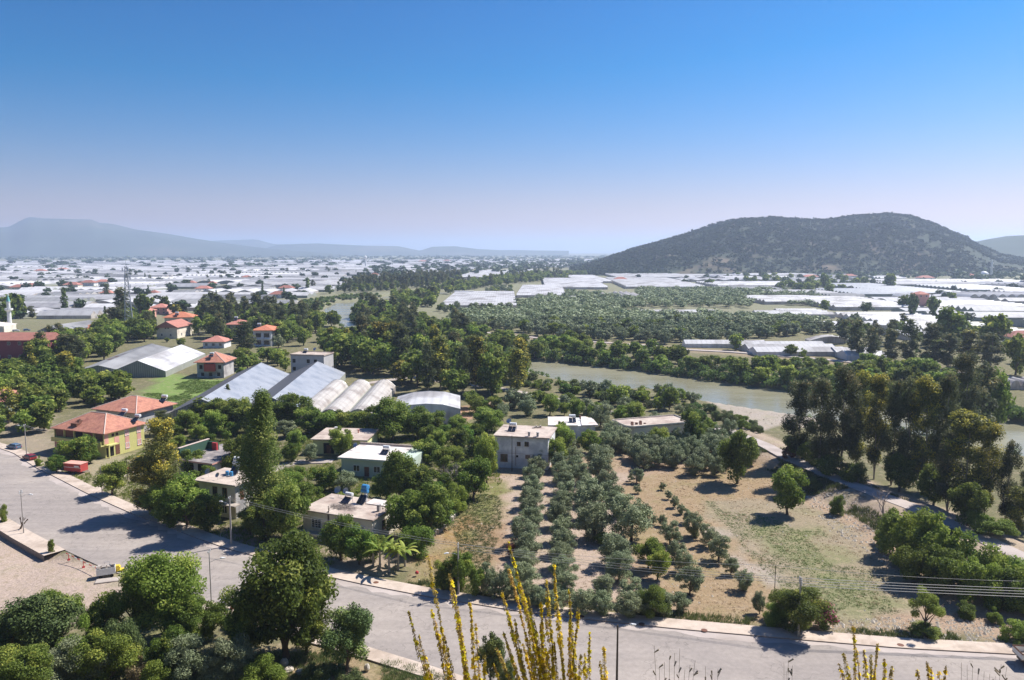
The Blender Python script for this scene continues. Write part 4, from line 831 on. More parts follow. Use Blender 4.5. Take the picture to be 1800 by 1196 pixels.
# far red-roofed houses: (left, right, base y, height, label)
FARH = [(16, 45, 512, 'low red-roofed house, long one, at the far left edge'), (44, 62, 508, 'small dark red-roofed house next to the long one at the far left'), (111, 137, 507, 'red-roofed house right of the lone dark poplar'), (140, 165, 503, 'broad red-roofed farmhouse on the left plain, left of a pair'),
        (168, 190, 501, 'broad red-roofed farmhouse on the left plain, right of a pair'), (176, 196, 522, 'pinkish house among greenhouses left of the mast'), (262, 276, 521, 'small red-roofed house just right of the mast top'), (343, 368, 514, 'square red-roofed house above the village eucalyptus'), (366, 378, 503, 'tiny red-roofed house beside a round tree on the left plain'),
        (490, 514, 513, 'red-roofed white farmhouse beyond the eucalyptus row'), (474, 500, 525, 'low pink-roofed shed beyond the eucalyptus row'), (650, 664, 487, 'red-roofed house left of the riverside eucalyptus'), (330, 342, 502, 'little orange-roofed house on the left plain'), (60, 78, 480, 'distant red-roofed house near the mountain foot, left one'),
        (100, 116, 477, 'distant red-roofed house near the mountain foot, right one'), (425, 440, 492, 'small red-roofed house in the middle of the left plain'), (735, 750, 462, 'tiny red-roofed house far down the middle plain, left one'), (778, 792, 461, 'tiny red-roofed house far down the middle plain, right one'),
        (1081, 1102, 496, 'brick red farmhouse among the white greenhouses'), (1326, 1350, 479, 'long red-roofed farmhouse at the hill foot, left half'), (1352, 1386, 479, 'long red-roofed farmhouse at the hill foot, right half'), (1402, 1417, 482, 'small pink-roofed house at the hill foot'), (1414, 1440, 492, 'bright red-roofed house below the hill path'),
        (1486, 1506, 490, 'brown red-roofed house under the hill terraces'), (1617, 1643, 494, 'wide red-roofed house near the right hill foot'), (1631, 1650, 480, 'upper red-roofed house on the right hill foot'), (1652, 1664, 485, 'dark roofed house right of the upper red one'), (1697, 1715, 489, 'pale house with red roof left of the domed mosque'), (1722, 1753, 494, 'wide red-roofed house in front of the domed mosque'),
        (1779, 1830, 606, 'red-roofed house cut off by the right edge'), (1000, 1012, 466, 'tiny red-roofed house near the hill tip')]
for a, b_, y_, lb in FARH:
    D_ = G(a, y_)[1]; wd = (b_-a)/1350*D_; H_ = min(6.0, 3.2+wd*.08)
    small_house(a, b_, y_, H_ if y_ != 606 else 4, max(8, wd*.6), random.choice(['plaster_w', 'plaster_c', 'plaster_w']), 'tile_f', 2.4+wd*.05, lb, .9, 2 if D_ > 900 else 3)
hV, fV = small_house(1613, 1632, 543, 12.5, 12, 'pink', 'tile_f', 2.4, 'tall pink villa standing among white greenhouses on the right', .8, 2); MB().box(2, -22, -.2, 16, -.5, 2.4).build('courtyard_wall', M['plaster_c'], hV)
# ---------------------------------------------------------------- minarets, mosque, mast, towers
def minaret(x, y, H, r, label, capm):
    m_ = empty('minaret', (x, y, 0), 0, label, 'minaret')
    MB().lathe([(r*1.5, -.5), (r*1.5, H*.1), (r, H*.16), (r*.95, H*.52)], 12).build('shaft', M['frame_w'], m_)
    MB().lathe([(r*.95, H*.52), (r*1.9, H*.56), (r*1.9, H*.61), (r*1.7, H*.61), (r*1.7, H*.57), (r*.85, H*.57)], 12).build('balcony', M['frame_w'], m_)
    MB().lathe([(r*.85, H*.57), (r*.8, H*.78), (r*1.0, H*.785), (r*1.0, H*.8)], 12).build('upper_shaft', M['frame_w'], m_)
    MB().lathe([(r*1.0, H*.8), (r*.55, H*.9), (.03, H*.99), (.03, H*1.03)], 12).build('cone_roof', M[capm], m_)
x, y = G(18, 580); minaret(x, y, 22.5, 1.25, 'white minaret with a turquoise pointed cap at the left edge', 'turq')
x, y = G(1742, 489); minaret(x, y, 34, 1.9, 'slender white minaret beside the domed mosque at the hill foot', 'frame_w')
x, y = G(1729, 491); ms = empty('mosque', (x, y, 0), 0, 'small white mosque with a pale blue dome at the hill foot', 'mosque')
MB().box(-10, -9, -.5, 10, 9, 7).build('wall', M['frame_w'], ms); MB().lathe([(8*math.cos(t), 7+7*math.sin(t)) for t in [0, .3, .6, .9, 1.2, 1.45, 1.57]], 16).build('dome', M['tank_w'], ms)
for u in (.2, .5, .8): window(ms, (0, 0), 'F', 0, 2, 1, 1) if False else MB().box(-10+u*20-.8, -9.08, 2, -10+u*20+.8, -8.98, 4.5).build('window', M['glass'], ms)
x, y = G(10, 583); ms = empty('mosque', (x-6, y, 0), 0.1, 'cream mosque hall with a low roof beside the turquoise-capped minaret', 'mosque'); MB().box(-10, -8, -.5, 9, 6, 4).build('wall', M['plaster_c'], ms); hip_roof(ms, 0, 0, 4, 2.2, 8.5, 'whiteslab', caps=False)
x, y = G(228, 590); H = 41
mst = empty('lattice_mast', (x, y, 0), .4, 'tall grey steel lattice mast with antennas over the village', 'mast')
m = MB(); lv = 16
def mw(k): return 2.0*(1-k/lv)**1.0+.45
def mc(k, j): s_ = mw(k); return ((1, 1), (-1, 1), (-1, -1), (1, -1))[j % 4][0]*s_, ((1, 1), (-1, 1), (-1, -1), (1, -1))[j % 4][1]*s_, k*H/lv
for j in range(4): m.tube([mc(k, j) for k in range(lv+1)], .2, 5)
m.build('leg_frame', M['steel'], mst); m = MB()
for k in range(lv):
    for j in range(4): m.tube([mc(k, j), mc(k+1, j+1)], .1, 4, cap=False); m.tube([mc(k, j+1), mc(k+1, j)], .07, 4, cap=False); m.tube([mc(k, j), mc(k, j+1)], .07, 4, cap=False)
m.build('bracing', M['steel'], mst)
for z_, a in ((33, 0), (33, 2.1), (33, 4.2), (38, 1), (38, 3.1), (38, 5.2), (28, .5)):
    MB().box(-.25, -.15, 0, .25, .15, 2.2).tube([(0, 0, 1.1), (-1.2*math.cos(a), -1.2*math.sin(a), 1.1)], .06, 4).build('antenna', M['tank_w'], mst, (1.9*math.cos(a), 1.9*math.sin(a), z_))
MB().tube([(0, 0, H), (0, 0, H+4)], .08, 5).build('spire', M['steel'], mst)
x, y = G(643, 471); tw = empty('water_tower', (x, y, 0), 0, 'thin white tower standing far out on the middle plain', 'tower'); MB().lathe([(3, 0), (2, 22), (2, 26)], 10).build('shaft', M['frame_w'], tw); MB().lathe([(2, 26), (4.5, 29), (4.5, 33), (.2, 36)], 10).build('tank', M['frame_w'], tw)
# ---------------------------------------------------------------- greenhouses
def gh(fr, spans, eave, rise, style, roofm, wallm, axis='y', parts=True, name='greenhouse', z=0.0, sidem=None):
    o, rz, La, Lb = fr; exclude(o, rz, La, Lb, .5)
    S, T = (La, Lb) if axis == 'y' else (Lb, La)
    f = (lambda s_, t_, z_: (s_, t_, z_)) if axis == 'y' else (lambda s_, t_, z_: (t_, s_, z_))
    prof = []; ws = S/spans
    for k in range(spans):
        if style == 'gable': q = [(0, 0), (.5, 1)]
        elif style == 'flat': q = [(0, 0), (.25, .8), (.5, 1), (.75, .8)]
        else: q = [(i/8, math.sin(PI*i/8)) for i in range(8)]
        prof += [((k+a)*ws, eave+rise*b_) for a, b_ in q]
    if spans > 1 and style != 'flat' and ws > 5:
        g2 = []; gut = set()
        for i, (a, b_) in enumerate(prof):
            if abs(b_-eave) < 1e-6 and a > .1: g2.append((a-.4, b_)); gut.add(len(g2)-1); g2.append((a+.4, b_))
            else: g2.append((a, b_))
        prof = g2
    else: gut = set()
    prof.append((S, eave)); R_ = MB(); n = len(prof); ks = [i for i in range(n-1)]
    for i in ks:
        (s0, z0), (s1, z1) = prof[i], prof[i+1]; q = [f(s0, 0, z0), f(s1, 0, z1), f(s1, T, z1), f(s0, T, z0)]
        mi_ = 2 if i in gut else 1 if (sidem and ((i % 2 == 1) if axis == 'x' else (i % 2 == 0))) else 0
        R_.poly(q if axis == 'y' else q[::-1], mi_)
    Wl = MB()
    for t in (0, T):
        for k in range(spans):
            a = [p for p in prof if k*ws-1e-6 <= p[0] <= (k+1)*ws+1e-6]; q = [f(k*ws, t, -.3), f((k+1)*ws, t, -.3)]+[f(s_, t, z_) for s_, z_ in a[::-1]]; Wl.poly(q)
    for s_ in (0, S): Wl.poly([f(s_, 0, -.3), f(s_, T, -.3), f(s_, T, eave), f(s_, 0, eave)])
    if parts:
        r_ = empty(name, (o[0], o[1], z), rz); R_.build('roof', [M[roofm], M[sidem or roofm], M['ghwall']], r_); Wl.build('wall', M[wallm], r_)
        for t in (0, T):
            fm = MB()
            for k in range(spans+1): fm.tube([f(k*ws, t, 0), f(k*ws, t, eave)], .07, 4)
            fm.tube([f(s_, t, z_+.04) for s_, z_ in prof], .06, 4); fm.build('frame', M['steel'], r_)
        return r_
    k0 = len(R_.v); R_.v += Wl.v; R_.f += [[i+k0 for i in q] for q in Wl.f]; R_.m += [1]*len(Wl.f)
    return R_.build(name, [M[roofm], M[wallm], M['ghwall']], None, (o[0], o[1], z), rz)
def axisframe(FR, NR, z, W_, extra=0.0):
    a, b_ = G(*FR, z), G(*NR, z); d_ = math.dist(a, b_)+extra; ang = math.atan2(a[1]-b_[1], a[0]-b_[0]); rz = ang-PI/2
    p = (a[0]-math.cos(ang)*d_, a[1]-math.sin(ang)*d_)
    return ((p[0]-W_*math.cos(rz), p[1]-W_*math.sin(rz)), rz, W_, d_)
g = gh(axisframe((509, 658), (420, 728), 3.0, 21, 0), 1, 3.0, 4.6, 'gable', 'glassroof', 'ghwall', sidem='darkglass'); tag(g, 'long blue-grey glasshouse, the left one of two by the meadow', 'greenhouse')
g = gh(axisframe((607, 656), (548, 721), 3.0, 21, 4), 1, 3.0, 4.6, 'gable', 'glassroof', 'ghwall', sidem='darkglass'); tag(g, 'long glasshouse with one dark brown roof side, left of the triple tunnel', 'greenhouse')
g = gh(axisframe((695, 682), (655, 738), 1.6, 24.5), 3, 2.2, 2.5, 'arch', 'tunnel', 'tunnel'); tag(g, 'triple-arched pale plastic tunnel greenhouse', 'greenhouse')
g = gh(axisframe((809, 696), (809, 719), 4.6, 19.5), 1, 4.6, 1.6, 'flat', 'plastic', 'plastic'); tag(g, 'squat plastic greenhouse with a nearly flat white top by the earth clearing', 'greenhouse')
g = gh(axisframe((361, 622), (291, 653), 2.5, 21), 1, 2.5, 4.4, 'gable', 'plastic', 'ghwall'); tag(g, 'smooth white gabled greenhouse joined to a torn one', 'greenhouse')
g = gh(axisframe((303, 613), (218, 653), 2.5, 19), 1, 2.5, 2.6, 'gable', 'greyfilm', 'ghwall'); tag(g, 'sagging greenhouse with brown tears in its white roof film', 'greenhouse')
m = MB(); o_, rz_, W_, D_ = axisframe((303, 613), (218, 653), 2.5, 19)
for k in range(7):
    yy = D_*.30+k*2.6; x0 = 6.5-(k % 3)*1.4; 
    zz = lambda x_: 2.5+2.6*(x_/(W_/2))+.06
    m.poly([(x0, yy, zz(x0)), (x0+1.6, yy+.4, zz(x0+1.6)), (x0+1.4, yy+2.9, zz(x0+1.4)), (x0-.3, yy+2.4, zz(x0-.3))])
m.build('torn_film', M['frame_b'], g)
# hand-placed mid-distance greenhouses: (x0, x1, y front, y back top, kind, spans, description)
GHT = [(775, 908, 543, 511, 'w', 7, 'broad white multi-span greenhouse with a grey side wall'), (908, 994, 524, 500, 'w', 5, 'bright white stepped greenhouse'), (958, 1068, 509, 488, 'w', 5, 'long white greenhouse strip'), (1016, 1075, 498, 483, 'w', 3, 'narrow white greenhouse strip'),
       (1100, 1238, 508, 487, 'w', 5, 'wide white greenhouse with a grey front'), (1082, 1222, 490, 478, 'w', 3, 'low white greenhouse row'), (1116, 1258, 556, 544, 'w', 2, 'white greenhouse strip between olive blocks'), (1335, 1385, 559, 544, 'w', 2, 'short white greenhouse at the grove edge'),
       (1392, 1468, 560, 541, 'w', 3, 'white greenhouse with a dark eave line'), (1345, 1480, 536, 518, 'w', 4, 'flat white greenhouse beyond the grove'), (1468, 1615, 546, 519, 'w', 5, 'large white greenhouse left of the villa'), (1426, 1640, 580, 562, 'w', 2, 'long narrow white greenhouse with dark edge'),
       (1424, 1500, 603, 589, 't', 1, 'single pale plastic tunnel'), (1204, 1345, 612, 594, 'w', 3, 'white greenhouse by the track'), (1330, 1492, 627, 594, 'w', 5, 'white sloping greenhouse by the track'), (1490, 1560, 634, 604, 'w', 4, 'white greenhouse'),
       (1642, 1815, 592, 545, 'w', 7, 'huge white greenhouse field'), (1640, 1815, 545, 527, 'w', 3, 'bright upper greenhouse'), (1578, 1700, 520, 497, 'g', 5, 'bluish glazed greenhouse block'), (1500, 1600, 522, 506, 'g', 4, 'pale blue glazed greenhouse'), (1700, 1815, 514, 499, 'g', 4, 'grey glazed greenhouse'),
       (1262, 1440, 506, 494, 'w', 3, 'long thin white greenhouse'), (1560, 1690, 499, 490, 'w', 2, 'thin white greenhouse line'), (1757, 1830, 686, 660, 't', 4, 'group of white plastic tunnels'), (1225, 1275, 480, 473, 'w', 2, 'small white shed roof'), (1700, 1815, 499, 490, 'w', 2, 'white greenhouse line'),
       (804, 884, 490, 474, 'w', 3, 'white greenhouse pair beyond the trees'), (903, 940, 481, 473, 'w', 2, 'small white greenhouse in a clearing'), (1060, 1130, 524, 512, 't', 5, 'cluster of white plastic tunnels'), (1097, 1130, 528, 510, 't', 3, 'bluish plastic tunnel cluster'), (995, 1060, 500, 492, 'w', 2, 'thin white greenhouse strip'),
       (1000, 1015, 529, 523, 'w', 1, 'small white packing shed')]
for x0, x1, yf, yt, kd, n_, ds_ in GHT:
    a, b_ = G(x0, yf), G(x1, yf); hgt = 4.2; dB = (CAMZ-5.0)/(-ray((x0+x1)/2, yt)[2]/ray((x0+x1)/2, yt)[1]); Dp = max(8, dB-a[1]); Wd = b_[0]-a[0]
    sk = random.uniform(-.05, .05)
    if kd == 't': g = gh((a, sk, Wd, Dp), max(n_, 1), 1.2, 2.4, 'arch', 'tunnel', 'tunnel', 'y')
    else: g = gh((a, sk, Wd, Dp), max(1, int(Dp/9)), 3.0 if yf < 590 else 2.2, 1.7, 'gable', 'plastic' if kd == 'w' else 'glassroof', ('tunnel' if yf < 590 else 'plastic') if kd == 'w' else 'ghwall', 'x')
    tag(g, None, 'greenhouse', 'greenhouses on the plain'); reg(g, ds_, (x0+x1)/2, (yf+yt)/2)
o_ = rectframe((812, 541), (796, 541), None, Lb=40)
# scattered greenhouses over the plain
rg = random.Random(11)
def in_px(poly, px, py): return bool(inpoly(np.array([px]), np.array([py]), poly)[0])
LEFTP = [(-260, 462), (1090, 457), (1040, 470), (860, 474), (800, 492), (650, 500), (520, 540), (410, 565), (350, 565), (205, 574), (60, 568), (-260, 562)]
RIGHTP = [(1090, 474), (1300, 476), (1500, 484), (1640, 492), (1900, 497), (1960, 640), (1640, 640), (1510, 600), (1490, 560), (1320, 520), (1120, 500)]
cnt = 0; stuffv = []
def blocked(X_, Y_, wd, dep):
    t = [wpoint((X_, Y_), 0, wd*u, dep*v) for u in (0, .25, .5, .75, 1) for v in (0, .25, .5, .75, 1)]
    tx = np.array([a for a, b in t]); ty = np.array([b for a, b in t])
    if (sdpoly(tx, ty, RIVER) < 8).any() or (segdist(tx, ty, TRACK) < 5).any(): return True
    for e in EXCL:
        if inpoly(tx, ty, e).any() or any(X_ <= q[0] <= X_+wd and Y_ <= q[1] <= Y_+dep for q in e): return True
    return False
def plainfill(POLY, D_, D1, xa, xb, prob, greyp):
    global cnt
    while D_ < D1:
        dep = rg.uniform(36, 58)*(1+D_/2600); X_ = xa*D_
        while X_ < xb*D_:
            wd = rg.uniform(50, 150)*(1+D_/4000); done = False
            for sw, sd in ((1, 1), (.5, .9), (.3, .6)):
                w2, d2 = wd*sw, dep*sd; px, py = PX(X_+w2/2, D_)
                if in_px(POLY, px, py) and in_px(POLY, PX(X_, D_)[0], py) and in_px(POLY, PX(X_+w2, D_)[0], py) and rg.random() < prob and not blocked(X_, D_, w2, d2):
                    kd = rg.random(); ax = 'x' if rg.random() < .68 else 'y'
                    rm = 'plasticF' if kd > greyp else 'greyfilm'; ne = max(1, int((d2 if ax == 'x' else w2)/rg.choice([9, 12, 20, 26])))
                    frm = ((X_, D_), rg.uniform(-.05, .05), w2*rg.uniform(.92, .985), d2*rg.uniform(.8, .97))
                    if D_ < 3000 and cnt < 250:
                        cnt += 1; g = gh(frm, ne, 2.6, rg.uniform(1.5, 3.2), rg.choice(['gable', 'gable', 'arch']), rm, 'ghwall' if rg.random() < .5 else 'tunnel', ax, parts=False)
                        tag(g, None, 'greenhouse', 'greenhouses on the plain'); reg(g, ('white ' if rm == 'plasticF' else 'dusty grey ')+('greenhouse with long ridges' if ax == 'x' else 'greenhouse with facing gables'), px, py)
                    else: stuffv.append((frm, max(1, ne//2), rm))
                    X_ += w2; done = True; break
            if not done: X_ += wd*.25
            X_ += rg.choice([2, 3, 5, 12])
        D_ += dep+rg.choice([2, 3, 4, 12])*(1+D_/3000)
plainfill(RIGHTP, 430.0, 1500, .2, .72, .85, .15)
plainfill(LEFTP, 505.0, 5200, -.78, .13, .8, .3)
sm = MB()
for (o__, rz__, La_, Lb_), n_, rm in stuffv:
    mi_ = 0 if rm == 'plasticF' else 1; n_ = min(n_, 4)
    for k in range(n_):
        y0, y1 = Lb_*k/n_, Lb_*(k+1)/n_; P = lambda x_, y_, z_: (*wpoint(o__, rz__, x_, y_), z_)
        sm.poly([P(0, y0, 3), P(La_, y0, 3), P(La_, (y0+y1)/2, 5.5), P(0, (y0+y1)/2, 5.5)], mi_); sm.poly([P(0, (y0+y1)/2, 5.5), P(La_, (y0+y1)/2, 5.5), P(La_, y1, 3), P(0, y1, 3)], mi_)
    sm.poly([P(0, 0, -.2), P(La_, 0, -.2), P(La_, 0, 3), P(0, 0, 3)], mi_)
if sm.v: tag(sm.build('distant_greenhouses', [M['plasticF'], M['greyfilm']]), 'countless pale greenhouses in the hazy far plain', 'greenhouses', kind='stuff')

# ---------------------------------------------------------------- plants
def blobs(shape, rr):
    out = []
    if shape == 'round':
        for k in range(42):
            while 1:
                v = np.array([rr.uniform(-1, 1) for _ in range(3)])
                if .25 < np.linalg.norm(v) < 1: break
            out.append((v[0]*.34, v[1]*.34, .53+v[2]*.37, rr.uniform(.065, .155)))
    elif shape == 'olive':
        for k in range(44):
            while 1:
                v = np.array([rr.uniform(-1, 1) for _ in range(3)])
                if .3 < np.linalg.norm(v) < 1: break
            out.append((v[0]*.36, v[1]*.36, .47+v[2]*.40, rr.uniform(.06, .13)))
    elif shape == 'bush':
        for k in range(26):
            a = rr.uniform(0, 2*PI); q = rr.uniform(0, 1)**.5; out.append((q*.36*math.cos(a), q*.36*math.sin(a), rr.uniform(.06, .80)*(1-.4*q*q), rr.uniform(.10, .17)))
    elif shape == 'tall':
        for k in range(52):
            z = rr.uniform(.16, .95); env = .36*math.sin(PI*min(1, (z-.05)/.98))**.7; a = rr.uniform(0, 2*PI); q = rr.uniform(.2, 1)
            out.append((q*env*math.cos(a), q*env*math.sin(a), z, rr.uniform(.08, .19)))
    elif shape == 'column':
        for k in range(60):
            z = .06+.88*k/59; env = .30*math.sin(PI*min(1, (z+.12)/1.14))**.8*(1.0 if z < .6 else (1-(z-.6)*1.2)); a = rr.uniform(0, 2*PI); q = rr.uniform(.2, 1)
            out.append((q*env*math.cos(a), q*env*math.sin(a), z, .07+.12*(1-abs(z-.4))*rr.uniform(.7, 1.1)))
    elif shape == 'sparse':
        for k in range(17):
            a = rr.uniform(0, 2*PI); q = rr.uniform(.2, 1); out.append((q*.38*math.cos(a), q*.38*math.sin(a), rr.uniform(.42, .92), rr.uniform(.07, .13)))
    return out
LODN = {0: (24000, .027), 1: (9500, .042), 2: (1900, .090), 3: (420, .19)}
def leafquads(rr, bl, n, size, aspect=.55, up=0.3, vs=1.0):
    B = np.array(bl); wgt = B[:, 3]**2; wgt /= wgt.sum(); k = rr.choice(len(B), n, p=wgt)
    d = rr.normal(size=(n, 3)); d /= np.linalg.norm(d, axis=1)[:, None]
    rad = B[k, 3]*(rr.uniform(.25, 1.25, n)**.65); ctr = B[k, :3].copy(); c = ctr+d*rad[:, None]*np.array([1, 1, .85*(vs*1.5 if vs < 1 else 1)])
    nrm = d*.8+rr.normal(size=(n, 3))*.7+np.array([0, 0, up]); nrm /= np.linalg.norm(nrm, axis=1)[:, None]
    t = np.cross(nrm, rr.normal(size=(n, 3))); t /= np.linalg.norm(t, axis=1)[:, None]; b_ = np.cross(nrm, t)
    s_ = size*rr.uniform(.65, 1.35, n)[:, None]
    t = t*np.array([1, 1, vs]); b_ = b_*np.array([1, 1, vs])
    V = np.stack([c-t*s_*.5, c+b_*s_*.5*aspect-t*s_*.05, c+t*s_*.5, c-b_*s_*.5*aspect-t*s_*.05], 1).reshape(-1, 3)
    F_ = np.arange(n*4).reshape(n, 4)
    kb = rr.uniform(-.18, .18, len(B)); tint = np.clip(rr.normal(.42, .17, n)+kb[k], 0, .95)
    return V, F_, tint, c
def crownmesh(sp, lod, var):
    key, shape = SP[sp][1], SP[sp][2]; rr = np.random.default_rng(var*77+len(sp)*13+lod); pr = random.Random(var*31+len(sp)*7+ord(sp[0]))
    bl = blobs(shape, pr); n, sz = LODN[lod]
    if shape == 'sparse': n = int(n*.45)
    asp = .42 if sp in ('olive', 'euc', 'eucy') else .6
    vsq = {'tall': .38, 'column': .32}.get(shape, 1.0); V, F_, tint, c = leafquads(rr, bl, n if vsq == 1 else int(n*1.5), sz*(1 if vsq == 1 else 1.25), asp, vs=vsq); n = len(F_)
    if sp in ('euc', 'eucy', 'broad', 'bright', 'citrus', 'poplar', 'pine'):     # young shoots towards the tips of some boughs
        f = {'euc': .18, 'eucy': .75}.get(sp, .3); B = np.array(bl); tb = np.array([pr.random() < f for _ in bl])
        dd = np.linalg.norm(c[:, None, :]-B[None, :, :3], axis=2)/B[None, :, 3]; kk = dd.argmin(1); m_ = tb[kk] & (c[:, 2] > B[kk, 2]) & (rr.random(n) < .6)
        tint[m_] = rr.uniform(.8, 1.0, m_.sum())
    r_ = np.percentile(np.hypot(V[:, 0], V[:, 1]), 99.3); V[:, :2] *= .5/r_; V[:, 2] *= 1/np.percentile(V[:, 2], 99.8); V[:, 2] = np.maximum(V[:, 2], .01)
    return V, F_, tint, bl
def trunkMB(sp, var, bl, shape):
    pr = random.Random(var+5); m = MB(); m0 = .022 if shape in ('tall', 'column') else .035
    top = {'tall': .9, 'column': .92, 'bush': .4}.get(shape, .5); n = 6
    pts = [(0, 0, -.03)]; x = y = 0
    for k in range(1, n+1): x += pr.uniform(-.02, .02); y += pr.uniform(-.02, .02); pts.append((x, y, top*k/n))
    m.tube(pts, [m0*(1.25 if k == 0 else 1-.75*k/n) for k in range(n+1)], 6)
    for b_ in sorted(bl, key=lambda q: -q[3])[:9]:
        z0 = max(.12, min(top*.9, b_[2]-.28)); k = int(z0/top*n); s_ = pts[k]
        m.tube([s_, ((s_[0]+b_[0])*.5, (s_[1]+b_[1])*.5, s_[2]*.45+b_[2]*.55), (b_[0], b_[1], b_[2])], [m0*.5, m0*.3, m0*.12], 5, cap=False)
    return m
SP = {'broad': ('broadleaf_tree', 'broad', 'round', 'dark green broadleaf tree'), 'bright': ('leafy_tree', 'bright', 'round', 'fresh green broadleaf tree'), 'citrus': ('fruit_tree', 'citrus', 'round', 'glossy green fruit tree'),
      'olive': ('olive_tree', 'olive', 'olive', 'grey-green olive tree'), 'euc': ('eucalyptus_tree', 'euc', 'tall', 'tall dark eucalyptus'), 'eucy': ('eucalyptus_tree', 'eucy', 'tall', 'yellow-tipped eucalyptus'),
      'poplar': ('poplar_tree', 'poplar', 'column', 'columnar poplar'), 'pine': ('evergreen_tree', 'pine', 'round', 'dark evergreen tree'), 'bush': ('shrub', 'scrub', 'bush', 'olive-green shrub'), 'gbush': ('leafy_shrub', 'bright', 'bush', 'leafy green shrub'),
      'dbush': ('leafy_shrub', 'broad', 'bush', 'dark leafy shrub'), 'cypress': ('cypress_tree', 'pine', 'column', 'narrow cypress'), 'fig': ('broadleaf_tree', 'bright', 'sparse', 'open-crowned young tree'), 'reed': ('reed_clump', 'reed', 'bush', 'clump of green reeds'),
      'red': ('rusty_shrub', 'redflower', 'bush', 'reddish shrub'), 'far': ('plain_tree', 'far', 'round', 'distant round-crowned tree'), 'faro': ('olive_tree', 'olive', 'olive', 'grove olive tree'), 'dryb': ('dry_shrub', 'dry', 'bush', 'dry straw-coloured shrub')}
CACHE = {}
def plantmesh(sp, lod, var):
    k = (sp, lod, var)
    if k in CACHE: return CACHE[k]
    V, F_, tint, bl = crownmesh(sp, lod, var); lm = L[SP[sp][1]]; tr = trunkMB(sp, var, bl, SP[sp][2])
    bm_ = M['palebark'] if sp in ('euc', 'eucy') else M['bark']
    if lod == 3:
        tv = np.array(tr.v[:42]); q = [f for f in tr.f[:36] if len(f) == 4]; n0 = len(V)
        me_ = npmesh(sp+'_far', np.concatenate([V, tv]), [F_, np.array(q)+n0], [lm, bm_], np.concatenate([tint, np.zeros(len(q))]), [0]*len(F_)+[1]*len(q))
        CACHE[k] = (me_, None)
    else: CACHE[k] = (npmesh(sp+'_crown', V, F_, lm, tint), tr.mesh(sp+'_trunk', bm_))
    return CACHE[k]
TRAND = random.Random(5)
PLAN = []
def plant(sp, x, y, w_, h, z=None, desc=None, label=None, lod=None, group=None, cat=None, keep=False):
    z = hz(x, y) if z is None else z; D = math.hypot(x, y)
    if lod is None: lod = 0 if (D < 118 and w_ > 4.5) else 1 if D < 235 else 2 if D < 520 else 3
    if lod == 1 and w_ < 1.6: lod = 2
    PLAN.append(dict(sp=sp, p=(x, y, z), w=w_, h=h, desc=desc, label=label, lod=lod, group=group, cat=cat, var=TRAND.randrange(3 if lod < 2 else 4), rz=TRAND.uniform(0, 2*PI),
                     size=w_*h/(D*D)*(100 if (label or keep) else 1)))
def realise():
    by = {}
    for q in PLAN: by.setdefault(SP[q['sp']][0], []).append(q)
    for nm, lst in by.items():
        lst.sort(key=lambda q: -q['size']); extra = {}
        for k, q in enumerate(lst):
            sp = q['sp']; x, y, z = q['p']
            if k >= 285: extra.setdefault(sp, []).append(q); continue
            cm, tm = plantmesh(sp, q['lod'], q['var']); ct = q['cat'] or ('shrub' if 'shrub' in nm else 'reeds' if sp == 'reed' else 'tree')
            if tm is None: o = linkobj(nm, cm, None, q['p'], q['rz'], (q['w'], q['w'], q['h']))
            else:
                o = bpy.data.objects.new(nm, None); COL.objects.link(o); o.location = q['p']; o.rotation_euler = (0, 0, q['rz']); o.empty_display_size = .3
                linkobj('crown', cm, o, scale=(q['w'], q['w'], q['h']))
                if ct == 'tree': linkobj('trunk', tm, o, scale=(q['w'], q['w'], q['h']))
            tag(o, q['label'], ct, q['group'] or (nm.replace('_', ' ')+'s in the valley'))
            if not q['label']: px, py = PX(x, y, z+q['h']*.5); reg(o, q['desc'] or SP[sp][3], px, py)
        for sp, ql in extra.items():
            V = []; TT = []; rr = np.random.default_rng(4)
            for q in ql:
                v, f, t, bl = crownmesh(sp, max(2, q['lod']), q['var']); c_, s_ = math.cos(q['rz']), math.sin(q['rz'])
                v = v*np.array([q['w'], q['w'], q['h']]); v = np.stack([v[:, 0]*c_-v[:, 1]*s_, v[:, 0]*s_+v[:, 1]*c_, v[:, 2]], 1)+np.array(q['p']); V.append(v); TT.append(np.clip(t+rr.uniform(-.15, .15), 0, 1))
            V = np.concatenate(V); F_ = np.arange(len(V)).reshape(-1, 4)
            o = linkobj('woodland', npmesh('woodland', V, F_, L[SP[sp][1]], np.concatenate(TT))); tag(o, 'background growth of '+WOODL.get(sp, SP[sp][3]+'s')+' further off in the valley', 'woodland', kind='stuff')
WOODL = {'broad': 'dark green broadleaf trees', 'bright': 'fresh green broadleaf trees', 'reed': 'green reeds', 'far': 'round-crowned trees'}
def GG(px, py):
    z = 0.0
    for _ in range(14): x, y = G(px, py, z); z = z*.5+.5*min(hz(x, y), 30)
    x, y = G(px, py, z); return x, y, z
def T(sp, px, yb, yt, wpx, desc=None, label=None, **k):
    x, y, z = GG(px, yb); r0 = ray(px, yt); zt = CAMZ+y*r0[2]/r0[1]; f = y*cp-(z-CAMZ)*math.sin(PITCH)
    return plant(sp, x, y, wpx*f/1350, max(.5, zt-z), z, desc, label, **k)
